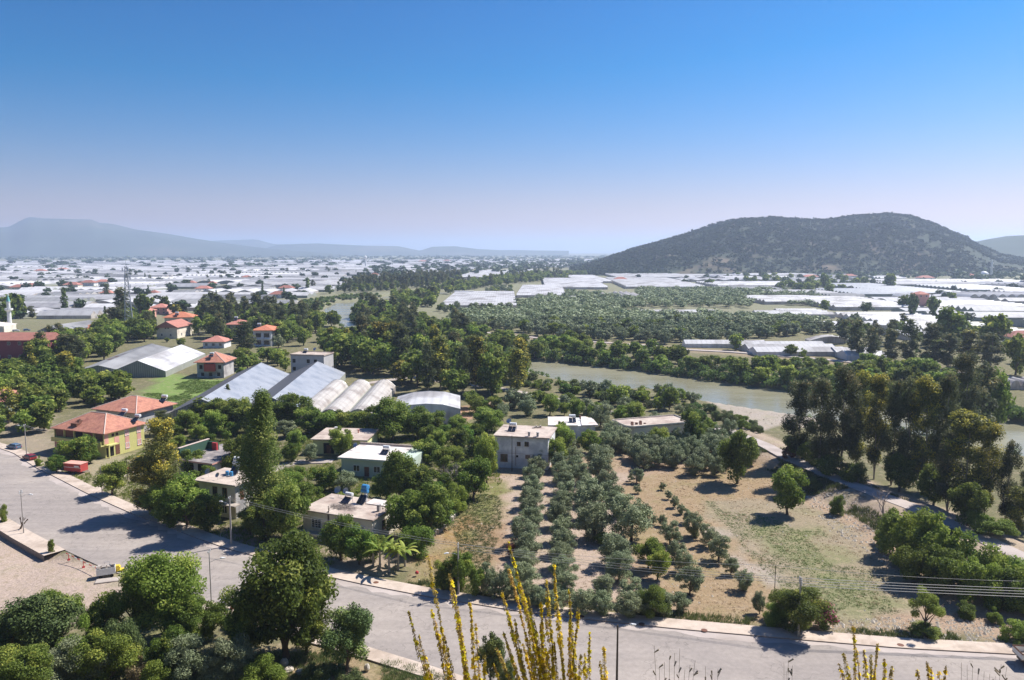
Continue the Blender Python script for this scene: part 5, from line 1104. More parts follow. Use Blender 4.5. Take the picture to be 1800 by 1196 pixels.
# --- orchard rows (front to back), each tree told apart by its row and place
ROWS = [('first', [(928, 1060, 40), (925, 1032, 44), (921, 1006, 44), (926, 982, 46), (922, 958, 50), (931, 934, 44), (935, 912, 40), (932, 892, 38), (938, 872, 36), (936, 852, 36), (944, 836, 34), (946, 820, 34)]),
        ('second', [(992, 1050, 46), (990, 1024, 48), (988, 998, 46), (992, 974, 44), (988, 950, 44), (986, 926, 46), (990, 904, 42), (994, 884, 38), (990, 864, 36), (988, 846, 36), (986, 828, 34)]),
        ('third', [(1042, 948, 62), (1034, 912, 60), (1036, 886, 44), (1030, 866, 36), (1018, 848, 34), (1012, 832, 32), (1008, 816, 32)]),
        ('fourth', [(1088, 1018, 52), (1082, 992, 56), (1109, 948, 76), (1079, 906, 46), (1074, 884, 40), (1064, 864, 40), (1058, 842, 44), (1052, 822, 42)])]
for nm, row in ROWS:
    for k, (px, yb, wp) in enumerate(row): T('olive', px, yb+3, yb-wp*.98, wp*1.16, label=f'olive tree in the {nm} orchard row from the left, {ordw(k+1)} from the street', group='olive trees of the orchard rows')
SMALL = [(1119, 850, 24), (1120, 868, 14), (1122, 886, 10), (1136, 906, 18), (1150, 922, 14), (1166, 926, 18), (1178, 958, 36), (1189, 986, 32), (1203, 1008, 36), (1212, 1046, 46), (1165, 862, 12), (1174, 878, 14), (1186, 892, 18), (1197, 904, 16), (1208, 920, 22), (1221, 944, 38), (1246, 962, 34), (1263, 986, 40), (1284, 1012, 28), (1307, 1038, 32), (1108, 846, 10), (1147, 984, 28)]
for px, yb, wp in SMALL: T('olive', px, yb, yb-wp*1.15, wp*1.12, 'young olive tree')
for px, yb, wp in [(1060, 1082, 44), (1024, 1078, 44), (1106, 1086, 46), (1134, 1082, 40), (1162, 1080, 42), (1196, 1076, 34), (870, 1052, 36), (980, 1074, 40), (948, 1068, 36), (905, 1060, 34), (1060, 1050, 40), (1110, 1062, 44)]: T('olive', px, yb, yb-wp*1.0, wp*1.15, 'roadside olive tree')
T('bright', 1139, 1000, 945, 56, 'bright green tree among the olives'); T('bright', 1156, 1020, 962, 48, 'bright green tree among the olives'); T('dbush', 1150, 1085, 1030, 60, 'dark bush by the pavement'); T('citrus', 1058, 960, 935, 26)
for px, yb, wp in [(860, 1045, 40), (838, 1050, 38), (812, 1040, 52), (780, 1040, 40), (890, 1050, 42)]: T('broad' if px < 840 else 'olive', px, yb, yb-wp*1.35, wp, 'leafy tree along the pavement')
T('red', 806, 1030, 1000, 26); T('red', 900, 980, 955, 22)
rgo = random.Random(21)
CEIL = [(566, 632, 574), (925, 1095, 666), (1095, 1190, 674), (1190, 1375, 708), (-20, 48, 628), (272, 342, 590), (440, 482, 606), (340, 404, 652), (150, 362, 646), (508, 574, 650), (380, 812, 696), (862, 966, 812), (966, 1052, 750), (1100, 1200, 756), (350, 400, 606), (1200, 1500, 624), (395, 440, 572), (135, 178, 574), (195, 315, 742), (90, 262, 790), (550, 660, 782), (592, 730, 812)]
def fill(poly, mix, spacing, hr, wr=(.8, 1.15), desc=None, z=0.0, jit=.38, grp=None, maxn=9999, sp_excl=1.0, keep=None):
    W_ = GP(poly, z); xs = [p[0] for p in W_]; ys = [p[1] for p in W_]; n = 0; pts = []
    y = min(ys)
    while y < max(ys):
        x = min(xs)
        while x < max(xs):
            X_, Y_ = x+rgo.uniform(-jit, jit)*spacing, y+rgo.uniform(-jit, jit)*spacing; pts.append((X_, Y_)); x += spacing
        y += spacing
    if not pts: return []
    P = np.array(pts); ok = inpoly(P[:, 0], P[:, 1], W_) & (sdpoly(P[:, 0], P[:, 1], RIVER) > 1.0) & (segdist(P[:, 0], P[:, 1], LANE) > 3.6) & (segdist(P[:, 0], P[:, 1], TRACK) > 4.5)
    ok &= ~inpoly(P[:, 0], P[:, 1], KNo+KSa[::-1]) & (segdist(P[:, 0], P[:, 1], KN) > 4)
    for e in EXCL: ok &= sdpoly(P[:, 0], P[:, 1], e) > sp_excl
    out = []; P = P[ok]; zz = Hgt(P[:, 0], P[:, 1]); P = [(a, b, c) for (a, b), c in zip(P, zz)]; P.sort(key=lambda q: q[1])
    for X_, Y_, z_ in P[:maxn]:
        if keep and not keep(X_, Y_): continue
        t = rgo.random(); acc = 0
        for sp, wgt in mix:
            acc += wgt
            if t <= acc: break
        h = rgo.uniform(*hr)*(1 if SP[sp][2] != 'bush' else .55)*(1.45 if sp in ('euc', 'eucy', 'poplar') else 1)
        bx, by = PX(X_, Y_, z_); tx, ty = PX(X_, Y_, z_+h)
        skip = False
        for c0_, c1_, cy_ in CEIL:
            if c0_ < bx < c1_ and by > cy_+3 and ty < cy_:
                rr_1 = ray(bx, cy_+rgo.uniform(0, 5)); h = CAMZ+Y_*rr_1[2]/rr_1[1]-z_
                if h < 1.3: skip = True
        if skip: continue
        w_ = h*rgo.uniform(*wr)*(.5 if sp in ('euc', 'eucy') else .28 if sp in ('poplar', 'cypress') else 1.5 if SP[sp][2] == 'bush' else 1)
        plant(sp, X_, Y_, w_, h, float(z_), desc, group=grp)
    return P[maxn:]
# back grove behind the rows
fill([(1076, 824), (1100, 800), (1260, 790), (1290, 815), (1240, 850), (1150, 838)], [('olive', 1)], 5.2, (4.2, 5.6), (.95, 1.2), 'back-grove olive tree')
fill([(1030, 800), (1060, 770), (1270, 775), (1290, 800), (1150, 815), (1080, 822)], [('olive', .8), ('bright', .2)], 6.0, (4.2, 5.8), (.95, 1.2), 'back-grove olive tree')
# --- street and garden trees
for a in [('eucy', 290, 905, 736, 72, 'golden-green shaggy tree'), ('eucy', 264, 905, 802, 76, 'rusty tipped tree'), ('bright', 197, 872, 814, 58, 'round street tree'), ('citrus', 137, 818, 768, 66, 'orange tree'), ('citrus', 100, 832, 800, 36, 'rounded green bush'),
          ('citrus', 160, 815, 785, 30, 'rounded green bush'), ('gbush', 70, 820, 802, 16, 'little green bush'), ('euc', 285, 765, 722, 40, 'brownish garden tree'), ('bright', 283, 915, 856, 66, 'street tree with pale leaves'), ('bright', 330, 925, 836, 84, 'street tree with pale leaves'), ('broad', 300, 928, 880, 50, 'street tree with dark leaves'),
          ('broad', 365, 935, 868, 66, 'street tree with dark leaves'), ('bright', 505, 950, 850, 84, 'light green tree'), ('broad', 466, 950, 885, 74, 'dense dark tree'), ('broad', 440, 940, 893, 50, 'dense dark tree'), ('citrus', 598, 985, 905, 74, 'broad glossy tree'), ('citrus', 632, 992, 925, 66, 'broad glossy tree'), ('broad', 655, 985, 940, 50, 'broad glossy tree'),
          ('bright', 748, 950, 852, 100, 'big fresh green tree'), ('bright', 712, 945, 868, 70, 'big fresh green tree'), ('citrus', 775, 930, 880, 60, 'big fresh green tree'), ('gbush', 730, 975, 925, 70, 'spreading bush'), ('broad', 704, 880, 792, 70, 'tree screening the bungalow'), ('broad', 740, 890, 822, 80, 'tree screening the bungalow'),
          ('broad', 680, 880, 830, 60, 'tree screening the bungalow'), ('olive', 606, 862, 828, 48, 'small silver tree'), ('citrus', 570, 862, 820, 56, 'garden fruit tree'), ('gbush', 545, 880, 838, 60, 'garden bush'), ('gbush', 510, 862, 830, 60, 'garden bush'), ('gbush', 620, 895, 862, 70, 'garden bush'), ('bright', 599, 802, 750, 50, 'round light tree'),
          ('olive', 545, 812, 780, 30, 'little olive beside the porch'), ('bright', 520, 800, 756, 38, 'slim light tree'), ('olive', 500, 770, 738, 44, 'silvery tree'), ('broad', 512, 752, 692, 76, 'large dark tree'), ('broad', 340, 850, 790, 56, 'tree in front of the porch'), ('broad', 418, 850, 768, 60, 'tree in front of the porch'), ('bright', 360, 870, 820, 50, 'tree in front of the porch'),
          ('poplar', 402, 722, 676, 16, 'slender young poplar'), ('broad', 408, 758, 706, 60, 'hedge tree'), ('bright', 378, 765, 722, 50, 'hedge tree'), ('broad', 545, 762, 716, 56, 'hedge tree'), ('bright', 575, 764, 722, 50, 'hedge tree'), ('broad', 600, 762, 722, 50, 'hedge tree'), ('bright', 636, 764, 722, 46, 'hedge tree'), ('broad', 660, 768, 712, 52, 'hedge tree'), ('broad', 440, 762, 712, 50, 'hedge tree'), ('broad', 390, 748, 700, 56, 'hedge tree'), ('broad', 360, 745, 700, 56, 'hedge tree'), ('bright', 330, 760, 722, 44, 'hedge tree'), ('bright', 425, 745, 700, 48, 'hedge tree'), ('bright', 312, 765, 745, 30, 'hedge tree'),
          ('gbush', 580, 756, 728, 60, 'thicket at the tunnel ends'), ('gbush', 620, 752, 726, 50, 'thicket at the tunnel ends'), ('bush', 560, 762, 735, 40, 'thicket at the tunnel ends'), ('broad', 690, 775, 700, 76, 'large spreading tree'), ('broad', 735, 770, 716, 60, 'large spreading tree'), ('bright', 645, 758, 728, 40, 'thicket at the tunnel ends'),
          ('bright', 856, 850, 764, 46, 'ivy-clad green tree'), ('bright', 832, 880, 806, 70, 'broad green tree'), ('gbush', 800, 900, 850, 50, 'broad green tree'), ('bright', 990, 800, 748, 44, 'fresh green tree'), ('bright', 978, 822, 770, 40, 'fresh green tree'), ('broad', 1215, 788, 720, 46, 'dark round tree'),
          ('broad', 1296, 850, 756, 70, 'wide street-green tree'), ('bright', 1384, 905, 822, 68, 'lone leafy tree on the bank'), ('fig', 1628, 1112, 1040, 70, 'open sapling by the pavement'), ('broad', 1405, 1112, 1035, 110, 'wide dark thicket'), ('gbush', 1362, 1095, 1045, 60, 'pale bush'), ('olive', 1335, 1080, 1040, 28, 'small grey bush'),
          ('gbush', 91, 972, 948, 13, 'tiny potted-size sapling'), ('gbush', 2, 918, 886, 26, 'bush cut off by the left edge'), ('dbush', 1470, 905, 870, 30, 'low bank bush'), ('bush', 1430, 860, 840, 30, 'low bank bush'), ('red', 1385, 808, 785, 24, 'reddish bank bush'), ('dbush', 1400, 805, 765, 50, 'dark mound of bushes'), ('dbush', 1425, 815, 778, 50, 'dark mound of bushes'),
          ('dbush', 1625, 1118, 1100, 60, 'dark low bush'), ('gbush', 1790, 1130, 1090, 60, 'bush by the right edge'), ('gbush', 1750, 1095, 1070, 30, 'small bright bush'), ('dbush', 1700, 1085, 1060, 40, 'small dark bush')]: T(*a[:5], desc=a[5])
T('poplar', 468, 928, 688, 92, 'very tall dense poplar', lod=0)
for a in [('olive', 1004, 800, 762, 40), ('citrus', 1036, 798, 756, 42), ('olive', 1068, 795, 760, 36), ('olive', 1128, 795, 760, 38), ('bright', 1160, 793, 752, 38), ('olive', 1190, 792, 752, 36), ('citrus', 985, 772, 742, 26)]: T(*a, 'garden tree screening a low roof')
# near trees and scrub on our side of the street
for a in [('bright', 292, 1112, 965, 150, 'big pale willowy tree'), ('bright', 232, 1125, 1002, 108, 'wide green fig tree'), ('broad', 505, 1160, 942, 178, 'biggest dark tree'), ('broad', 440, 1150, 1030, 100, 'dark tree leaning left'), ('broad', 540, 1150, 1030, 90, 'dark tree leaning right'), ('broad', 330, 1130, 1048, 80, 'grey-green rounded tree'), ('pine', 610, 1180, 1070, 98, 'compact dark tree'),
          ('pine', 85, 1150, 1040, 130, 'dark evergreen'), ('pine', 30, 1160, 1075, 120, 'dark evergreen'), ('bright', 110, 1120, 1035, 80, 'green topped tree'), ('broad', 180, 1140, 1060, 70, 'leafy bush-tree'), ('olive', 330, 1215, 1120, 110, 'pale grey-green bush'), ('olive', 400, 1215, 1118, 100, 'pale grey-green bush'), ('citrus', 300, 1200, 1105, 90, 'green bush'), ('broad', 190, 1215, 1110, 110, 'dense grey bush'),
          ('olive', 130, 1225, 1125, 120, 'dense grey bush'), ('broad', 45, 1235, 1140, 110, 'dense grey bush'), ('gbush', 460, 1215, 1152, 90, 'yellow-green mound'), ('dryb', 255, 1215, 1160, 60, 'straw-tipped mound'), ('gbush', 280, 1225, 1160, 70, 'yellow-green mound'), ('gbush', 150, 1205, 1090, 80, 'leafy mound'), ('bush', 220, 1190, 1085, 80, 'leafy mound'), ('bush', 555, 1200, 1168, 50, 'low weed mound'),
          ('dbush', 380, 1120, 1062, 60, 'climbing dark bush'), ('dbush', 420, 1105, 1075, 50, 'climbing dark bush'), ('bush', 0, 1235, 1150, 90, 'low grey mound'), ('pine', 862, 1200, 1112, 56, 'dark shrub behind the flowers'), ('bush', 890, 1205, 1160, 40, 'grey shrub behind the flowers'), ('bush', 620, 1225, 1180, 60, 'low weed mound')]: T(*a[:5], desc=a[5])
# --- the big eucalyptus stand by the river
for k, a in enumerate([('euc', 1402, 822, 672, 66), ('euc', 1440, 845, 668, 60), ('euc', 1478, 850, 645, 66), ('eucy', 1505, 848, 655, 60), ('eucy', 1536, 858, 660, 56), ('euc', 1566, 868, 672, 50), ('euc', 1592, 872, 668, 58), ('eucy', 1622, 880, 664, 56), ('euc', 1655, 880, 658, 56), ('euc', 1690, 800, 622, 66), ('euc', 1722, 790, 640, 60), ('bright', 1745, 770, 650, 60),
                       ('eucy', 1690, 925, 726, 76), ('eucy', 1730, 935, 748, 60), ('euc', 1665, 915, 760, 60), ('euc', 1768, 940, 778, 40), ('euc', 1806, 945, 792, 46), ('eucy', 1790, 960, 858, 60), ('broad', 1640, 905, 820, 60), ('broad', 1580, 880, 800, 60), ('broad', 1700, 940, 850, 70), ('dbush', 1460, 850, 800, 60), ('dbush', 1500, 862, 815, 50), ('dbush', 1750, 960, 915, 70), ('gbush', 1720, 950, 900, 40)]): T(a[0], a[1], a[2]-15, a[3]-2, a[4], desc='giant dark eucalyptus' if a[0] == 'euc' else None)
for a in [('gbush', 1580, 975, 900, 80), ('gbush', 1615, 1000, 893, 95), ('bright', 1650, 1015, 905, 90), ('gbush', 1690, 1025, 935, 90), ('gbush', 1735, 1040, 960, 95), ('gbush', 1780, 1055, 975, 95), ('dbush', 1660, 1040, 965, 80), ('gbush', 1720, 1060, 985, 80), ('dbush', 1770, 1070, 1000, 80), ('gbush', 1810, 1075, 990, 90), ('dbush', 1610, 1030, 960, 70), ('gbush', 1555, 960, 920, 40)]: T(*a, desc='bright leafy giant shrub')
# right middle distance trees
for a in [('euc', 1505, 632, 562, 36), ('euc', 1532, 634, 575, 30), ('euc', 1565, 640, 578, 34), ('euc', 1597, 642, 562, 42), ('euc', 1640, 648, 568, 46), ('euc', 1665, 650, 585, 40), ('eucy', 1700, 645, 580, 50), ('broad', 1670, 610, 540, 64), ('broad', 1747, 615, 552, 54), ('broad', 1785, 660, 588, 50), ('euc', 1740, 650, 585, 46), ('broad', 1575, 590, 563, 26), ('gbush', 1620, 648, 615, 40), ('broad', 1640, 560, 520, 26), ('broad', 1590, 545, 518, 26), ('pine', 1603, 560, 515, 24),
          ('euc', 1492, 585, 560, 18), ('broad', 1485, 600, 565, 26), ('bright', 1294, 616, 587, 28), ('broad', 1390, 626, 606, 26), ('broad', 1673, 532, 514, 18), ('broad', 1450, 546, 527, 20), ('gbush', 1225, 610, 600, 14), ('gbush', 1410, 628, 612, 16), ('broad', 1565, 508, 480, 22), ('broad', 1448, 508, 480, 18), ('pine', 1560, 508, 482, 14), ('broad', 1247, 502, 490, 18), ('bright', 1800, 640, 600, 40)]: T(*a)
# left: village landmarks
for a in [('cypress', 114, 552, 505, 15, 'lone dark poplar'), ('poplar', 541, 513, 488, 9, 'far slim poplar'), ('broad', 578, 517, 501, 18, 'round tree'), ('cypress', 462, 521, 498, 7, 'thin cypress'), ('euc', 57, 560, 538, 18, 'brownish tree'), ('broad', 20, 560, 515, 46, 'large dark tree'), ('broad', 5, 575, 530, 40, 'large dark tree'), ('broad', 34, 560, 522, 30, 'large dark tree'),
          ('euc', 215, 565, 505, 34, 'brown-grey tree at the mast'), ('broad', 255, 560, 516, 38, 'dense tree by the mast'), ('broad', 290, 548, 520, 22, 'dense tree by the mast'), ('euc', 202, 590, 540, 44, 'olive-brown tree'), ('eucy', 310, 555, 535, 22, 'yellowish tree'), ('euc', 120, 650, 588, 46, 'olive-brown tree'), ('euc', 432, 622, 565, 48, 'shaggy tree beside the villa'), ('olive', 490, 612, 588, 26, 'silver tree beside the villa'),
          ('eucy', 570, 620, 583, 26, 'golden tree'), ('eucy', 595, 622, 585, 26, 'golden tree'), ('bright', 425, 648, 612, 40, 'fresh green tree'), ('cypress', 272, 585, 545, 10, 'dark cypress'), ('bright', 350, 590, 556, 24, 'tree in front of the orange roof')]: T(*a[:5], desc=a[5])
T('eucy', 668, 640, 566, 40, 'golden-green crown tree'); T('eucy', 652, 652, 614, 30, 'golden-green low tree'); T('eucy', 705, 676, 634, 40, 'golden-green low tree')
# --- woods
BR = [('broad', .42), ('bright', .33), ('euc', .12), ('eucy', .13)]
fill([(-60, 785), (35, 775), (78, 765), (90, 738), (190, 712), (238, 700), (190, 672), (130, 660), (60, 655), (-60, 650)], [('broad', .55), ('bright', .4), ('eucy', .05)], 8.6, (6.5, 10), (.9, 1.25))
fill([(60, 650), (150, 655), (205, 622), (230, 600), (330, 612), (300, 596), (200, 590), (150, 600), (90, 610)], [('broad', .6), ('bright', .25), ('euc', .15)], 10.5, (8.5, 12.5), (.9, 1.2))
fill([(175, 592), (275, 600), (265, 570), (235, 560), (180, 572)], [('broad', .6), ('bright', .4)], 12, (7, 11), (.9, 1.2))
fill([(355, 600), (570, 612), (600, 590), (560, 572), (520, 560), (440, 548), (385, 546), (345, 560)], [('euc', .42), ('broad', .33), ('bright', .25)], 11.5, (9, 13), (.8, 1.15))
fill([(402, 665), (425, 640), (505, 622), (505, 655), (470, 640), (440, 665), (408, 690)], [('broad', .4), ('bright', .5), ('gbush', .1)], 8, (4, 7), (.9, 1.2))
fill([(575, 650), (705, 665), (720, 690), (800, 705), (900, 702), (965, 692), (930, 668), (870, 655), (790, 645), (720, 628), (650, 612), (600, 600), (575, 612)], BR, 9.0, (9, 15), (.75, 1.1))
fill([(575, 600), (690, 616), (640, 598), (605, 578), (580, 572)], [('broad', .6), ('euc', .4)], 9, (8, 12), (.8, 1.1))
fill([(690, 775), (700, 745), (760, 730), (830, 715), (872, 738), (860, 800), (850, 830), (800, 850), (745, 840), (735, 800)], [('bright', .4), ('broad', .35), ('citrus', .15), ('bush', .1)], 6.6, (3.5, 6.5), (.9, 1.25))
fill([(730, 900), (745, 845), (820, 850), (840, 860), (795, 910), (765, 940)], [('bright', .5), ('citrus', .5)], 6, (3, 5), (.9, 1.2))
fill([(880, 740), (860, 715), (960, 705), (1100, 722), (1200, 745), (1200, 762), (1100, 750), (1060, 755), (1030, 740), (960, 735)], [('olive', .5), ('bright', .3), ('broad', .2)], 6.3, (4, 7), (.9, 1.2))
fill([(1000, 690), (1060, 692), (1150, 696), (1190, 702), (1245, 720), (1310, 752), (1320, 772), (1270, 748), (1180, 730), (1080, 714)], [('bush', .35), ('olive', .25), ('bright', .3), ('reed', .1)], 6.0, (4, 7.5), (.8, 1.15))
fill([(1215, 790), (1235, 755), (1290, 762), (1330, 790), (1340, 830), (1290, 835), (1270, 800)], [('bright', .4), ('olive', .4), ('bush', .2)], 6.2, (4, 6.5), (.8, 1.15))
fill([(465, 905), (440, 905), (445, 860), (480, 845), (535, 838), (600, 850), (590, 870), (540, 885)], [('gbush', .6), ('citrus', .4)], 4.6, (2.2, 4), (.9, 1.2))
fill([(300, 800), (320, 770), (440, 760), (470, 790), (520, 812), (500, 830), (455, 830)], [('bright', .5), ('citrus', .5)], 7, (3, 5), (.9, 1.2))
fill([(280, 905), (345, 900), (350, 930), (300, 920)], [('broad', 1)], 6, (3, 5), (.9, 1.2))
# near bank thickets
fill([(925, 664), (1000, 681), (1100, 697), (1190, 702), (1250, 722), (1250, 740), (1190, 718), (1000, 698), (925, 684)], [('gbush', .35), ('bush', .3), ('reed', .2), ('olive', .15)], 4.4, (3.5, 6), (.9, 1.3), 'low bank bush', z=-.5)
fill([(1250, 722), (1320, 752), (1345, 770), (1330, 778), (1290, 757)], [('bush', .5), ('gbush', .5)], 5, (3, 5), (.9, 1.3), 'low bank bush', z=-.5)
# far bank
fill([(790, 617), (873, 628), (1000, 637), (1150, 653), (1250, 666), (1377, 684), (1600, 718), (1720, 736), (1760, 740), (1760, 700), (1640, 668), (1533, 655), (1350, 640), (1200, 628), (1036, 614), (920, 606), (840, 598)], [('bright', .42), ('broad', .23), ('gbush', .15), ('bush', .1), ('reed', .1)], 7.6, (4.5, 9), (.9, 1.3), z=-1)
fill([(873, 628), (1000, 637), (1150, 653), (1250, 666), (1377, 684), (1600, 718), (1800, 745), (1900, 760), (1900, 735), (1720, 722), (1600, 706), (1377, 674), (1200, 654), (1000, 630)], [('reed', .6), ('bush', .25), ('gbush', .15)], 3.4, (2.8, 5), (.8, 1.3), z=-1)
fill([(640, 580), (690, 600), (800, 614), (840, 598), (780, 588), (745, 575), (710, 562), (690, 548), (640, 545), (622, 555)], [('broad', .5), ('bright', .3), ('euc', .2)], 9.5, (8, 12), (.8, 1.15))
fill([(620, 580), (612, 560), (625, 540), (640, 545), (635, 575), (660, 592)], [('reed', 1)], 5, (3, 5), (1, 1.4))
fill([(410, 562), (480, 545), (560, 525), (640, 517), (680, 520), (590, 530), (560, 546), (575, 566), (540, 560), (480, 556)], [('gbush', .4), ('bush', .3), ('reed', .3)], 7.5, (3.5, 6), (1, 1.4))
fill([(600, 516), (690, 512), (800, 500), (815, 488), (740, 490), (620, 502)], [('euc', .7), ('broad', .3)], 13, (9, 13), (.8, 1.1), 'riverside eucalyptus')
fill([(690, 545), (760, 542), (775, 520), (900, 500), (1000, 492), (1085, 472), (1085, 462), (1000, 468), (920, 486), (850, 494), (760, 510), (690, 518)], [('broad', .6), ('bright', .25), ('euc', .15)], 13, (7, 12), (.9, 1.3), 'far belt tree', maxn=420)
fill([(780, 552), (770, 545), (900, 500), (905, 530), (900, 545)], [('broad', .5), ('olive', .5)], 14, (5, 8), (1, 1.3), maxn=30)
# olive groves beyond the river
LOWG = [(800, 577), (900, 585), (1000, 597), (1130, 604), (1200, 610), (1460, 588), (1440, 566), (1340, 562), (1250, 560), (1110, 556), (1000, 538), (912, 534), (912, 548), (790, 556)]
UPG = [(935, 534), (1100, 550), (1112, 543), (1330, 542), (1330, 534), (1440, 540), (1440, 518), (1345, 512), (1130, 511), (1110, 522), (1010, 516), (960, 520)]
rest = fill(LOWG, [('faro', .93), ('broad', .07)], 9.4, (6.0, 8.0), (1.05, 1.3), 'lower olive tree', maxn=200, jit=.36)
rest2 = fill(UPG, [('faro', 1)], 12.0, (6.0, 8.0), (1.3, 1.6), 'olive tree of the upper grove', maxn=0, jit=.38)
fill([(1480, 606), (1500, 588), (1640, 580), (1760, 588), (1800, 610), (1700, 630), (1600, 620), (1500, 612)], [('broad', .5), ('euc', .5)], 17, (6, 9), (.9, 1.2))
fill([(1480, 562), (1560, 555), (1600, 558), (1560, 580), (1490, 575)], [('olive', .6), ('broad', .4)], 14, (6, 8), (.9, 1.2))
fill([(1240, 494), (1300, 486), (1560, 500), (1570, 510), (1440, 520), (1300, 498)], [('broad', .8), ('pine', .2)], 26, (8, 13), (1, 1.4), 'hill-foot tree', maxn=60)
fill([(1180, 590), (1130, 606), (900, 586), (900, 580), (1100, 592)], [('bright', 1)], 22, (7, 9), (.9, 1.2), 'fresh green tree', maxn=12)
# trees scattered between the plain greenhouses
def gapfree(x, y): return True
fill([(-40, 560), (205, 572), (400, 560), (520, 536), (640, 500), (800, 480), (800, 466), (400, 468), (-40, 470)], [('far', .8), ('euc', .12), ('cypress', .08)], 44, (6, 11), (1.1, 1.7), 'plain tree', sp_excl=-2, maxn=190)
fill([(1480, 600), (1800, 600), (1800, 500), (1500, 490), (1120, 480), (1120, 495), (1480, 520)], [('far', 1)], 60, (5, 9), (1.1, 1.7), 'plain tree', sp_excl=-1, maxn=60)
# --- masses nobody could count
def massmesh(name, pts, leaf, n, size, label, cat, seed=1, mat_=None, ngroups=7):
    """pts: (x,y,z,w,h) one tuft or tree each, all as ONE object"""
    rr = np.random.default_rng(seed); V = []; TT = []
    for x, y, z, w_, h in pts:
        bl = [(rr.uniform(-.25, .25), rr.uniform(-.25, .25), rr.uniform(.35, .75), rr.uniform(.2, .32)) for _ in range(4)]
        v, f, t, c = leafquads(rr, bl, n, size, .8); v = v*np.array([w_, w_, h])+np.array([x, y, z]); V.append(v); TT.append(np.clip(t+rr.uniform(-.2, .2), 0, .95))
    V = np.concatenate(V); tt = np.concatenate(TT); F_ = np.arange(len(V)).reshape(-1, 4)
    o = linkobj(name, npmesh(name, V, F_, mat_ or L[leaf], tt)); tag(o, label, cat, kind='stuff'); return o
rx = random.Random(17)
massmesh('olive_wood', [(a, b, c, rx.uniform(10.5, 13.5), rx.uniform(6, 8.2)) for a, b, c in list(rest)+list(rest2)], 'olive', 170, .16, 'mass of grey-green olive groves beyond the river', 'olive grove', 3)
def distpts(poly, n, wr, hr, seed=2):
    r_ = random.Random(seed); W_ = GP(poly); xs = [p[0] for p in W_]; ys = [p[1] for p in W_]; out = []; k = 0
    while len(out) < n and k < n*60:
        k += 1; x = r_.uniform(min(xs), max(xs)); y = min(ys)+(max(ys)-min(ys))*r_.random()**1.0
        if inpoly(np.array([x]), np.array([y]), W_)[0]: w_ = r_.uniform(*wr); out.append((x, y, 0, w_, w_*r_.uniform(*hr)))
    return out
far = distpts([(-80, 470), (-80, 452.5), (700, 451), (1090, 451), (1090, 462), (860, 478), (400, 474), (-80, 475)], 1500, (14, 40), (.25, .5))
far += distpts([(640, 478), (860, 466), (1090, 458), (1090, 464), (900, 486), (700, 492)], 260, (14, 26), (.5, .8), 5)
massmesh('distant_trees', far, 'far', 22, .42, 'hazy belts of trees across the far plain', 'woodland', 5)
far2 = distpts([(1000, 470), (1090, 462), (1240, 478), (1560, 492), (1820, 500), (1820, 488), (1600, 480), (1300, 472), (1090, 456)], 750, (9, 20), (.6, .9), 6)
massmesh('distant_trees', far2, 'far', 40, .36, 'belt of trees along the foot of the right hill', 'woodland', 6)
bp_ = random.Random(12); bk = []
for ln_, offs, hh in ((denser(GP(FAR, WZ)[1:], 1.6), (-1.5, 5.5), (2.2, 4.2)), (denser(GP(NEAR, WZ)[:-1], 2.4), (-1.0, 3.0), (1.0, 2.4))):
    for k, (x, y) in enumerate(ln_):
        for _ in range(2 if hh[1] > 3 else 1):
            o_x, o_y = bp_.uniform(-1, 1), bp_.uniform(*offs); a0, a1 = ln_[max(k-1, 0)], ln_[min(k+1, len(ln_)-1)]; dx, dy = a1[0]-a0[0], a1[1]-a0[1]; l_ = math.hypot(dx, dy) or 1
            X_, Y_ = x+dx/l_*o_x, y+dy/l_*o_x; best = None
            for sg in (1, -1):
                q = (X_-dy/l_*o_y*sg, Y_+dx/l_*o_y*sg)
                if float(sdpoly(np.array([q[0]]), np.array([q[1]]), RIVER)[0])*np.sign(o_y) > 0: best = q
            if best is None or float(sdpoly(np.array([best[0]]), np.array([best[1]]), SANDP)[0]) < 2: continue
            h_ = bp_.uniform(*hh)
            if math.hypot(*best) < 620: bk.append((best[0], best[1], max(-2.6, hz(*best))-.2, h_*bp_.uniform(.9, 1.5), h_*1.25))
massmesh('riverbank_thicket', bk, 'reed', 110, .15, 'reeds and brambles lining both banks of the river', 'reeds', 8)
HX, HY, HZ = HILL; pts = []; hr_ = np.random.default_rng(9); ny_, nx_ = HZ.shape
while len(pts) < 15000:
    i, j = hr_.integers(0, int(ny_*.62)), hr_.integers(0, nx_-1); f, g_ = hr_.random(), hr_.random()
    y = HY[i]*(1-g_)+HY[i+1]*g_; x = (HX[j]*(1-f)+HX[j+1]*f)*y/2150
    z = (HZ[i, j]*(1-f)+HZ[i, j+1]*f)*(1-g_)+(HZ[i+1, j]*(1-f)+HZ[i+1, j+1]*f)*g_
    dens = vnoise(np.array([x]), np.array([y]), 160, 7)[0]*.6+vnoise(np.array([x]), np.array([y]), 50, 8)[0]*.4+(.12 if z > 45 else -.07)
    if z < 1 or hr_.random() > (dens-.12)*2.4: continue
    w_ = hr_.uniform(6, 14); pts.append((x, y, z-1.5, w_, w_*hr_.uniform(.5, .85)))
massmesh('hill_scrub', pts, 'hillwood', 16, .40, 'scrub and pine wood covering the right hill', 'woodland', 7)
realise()

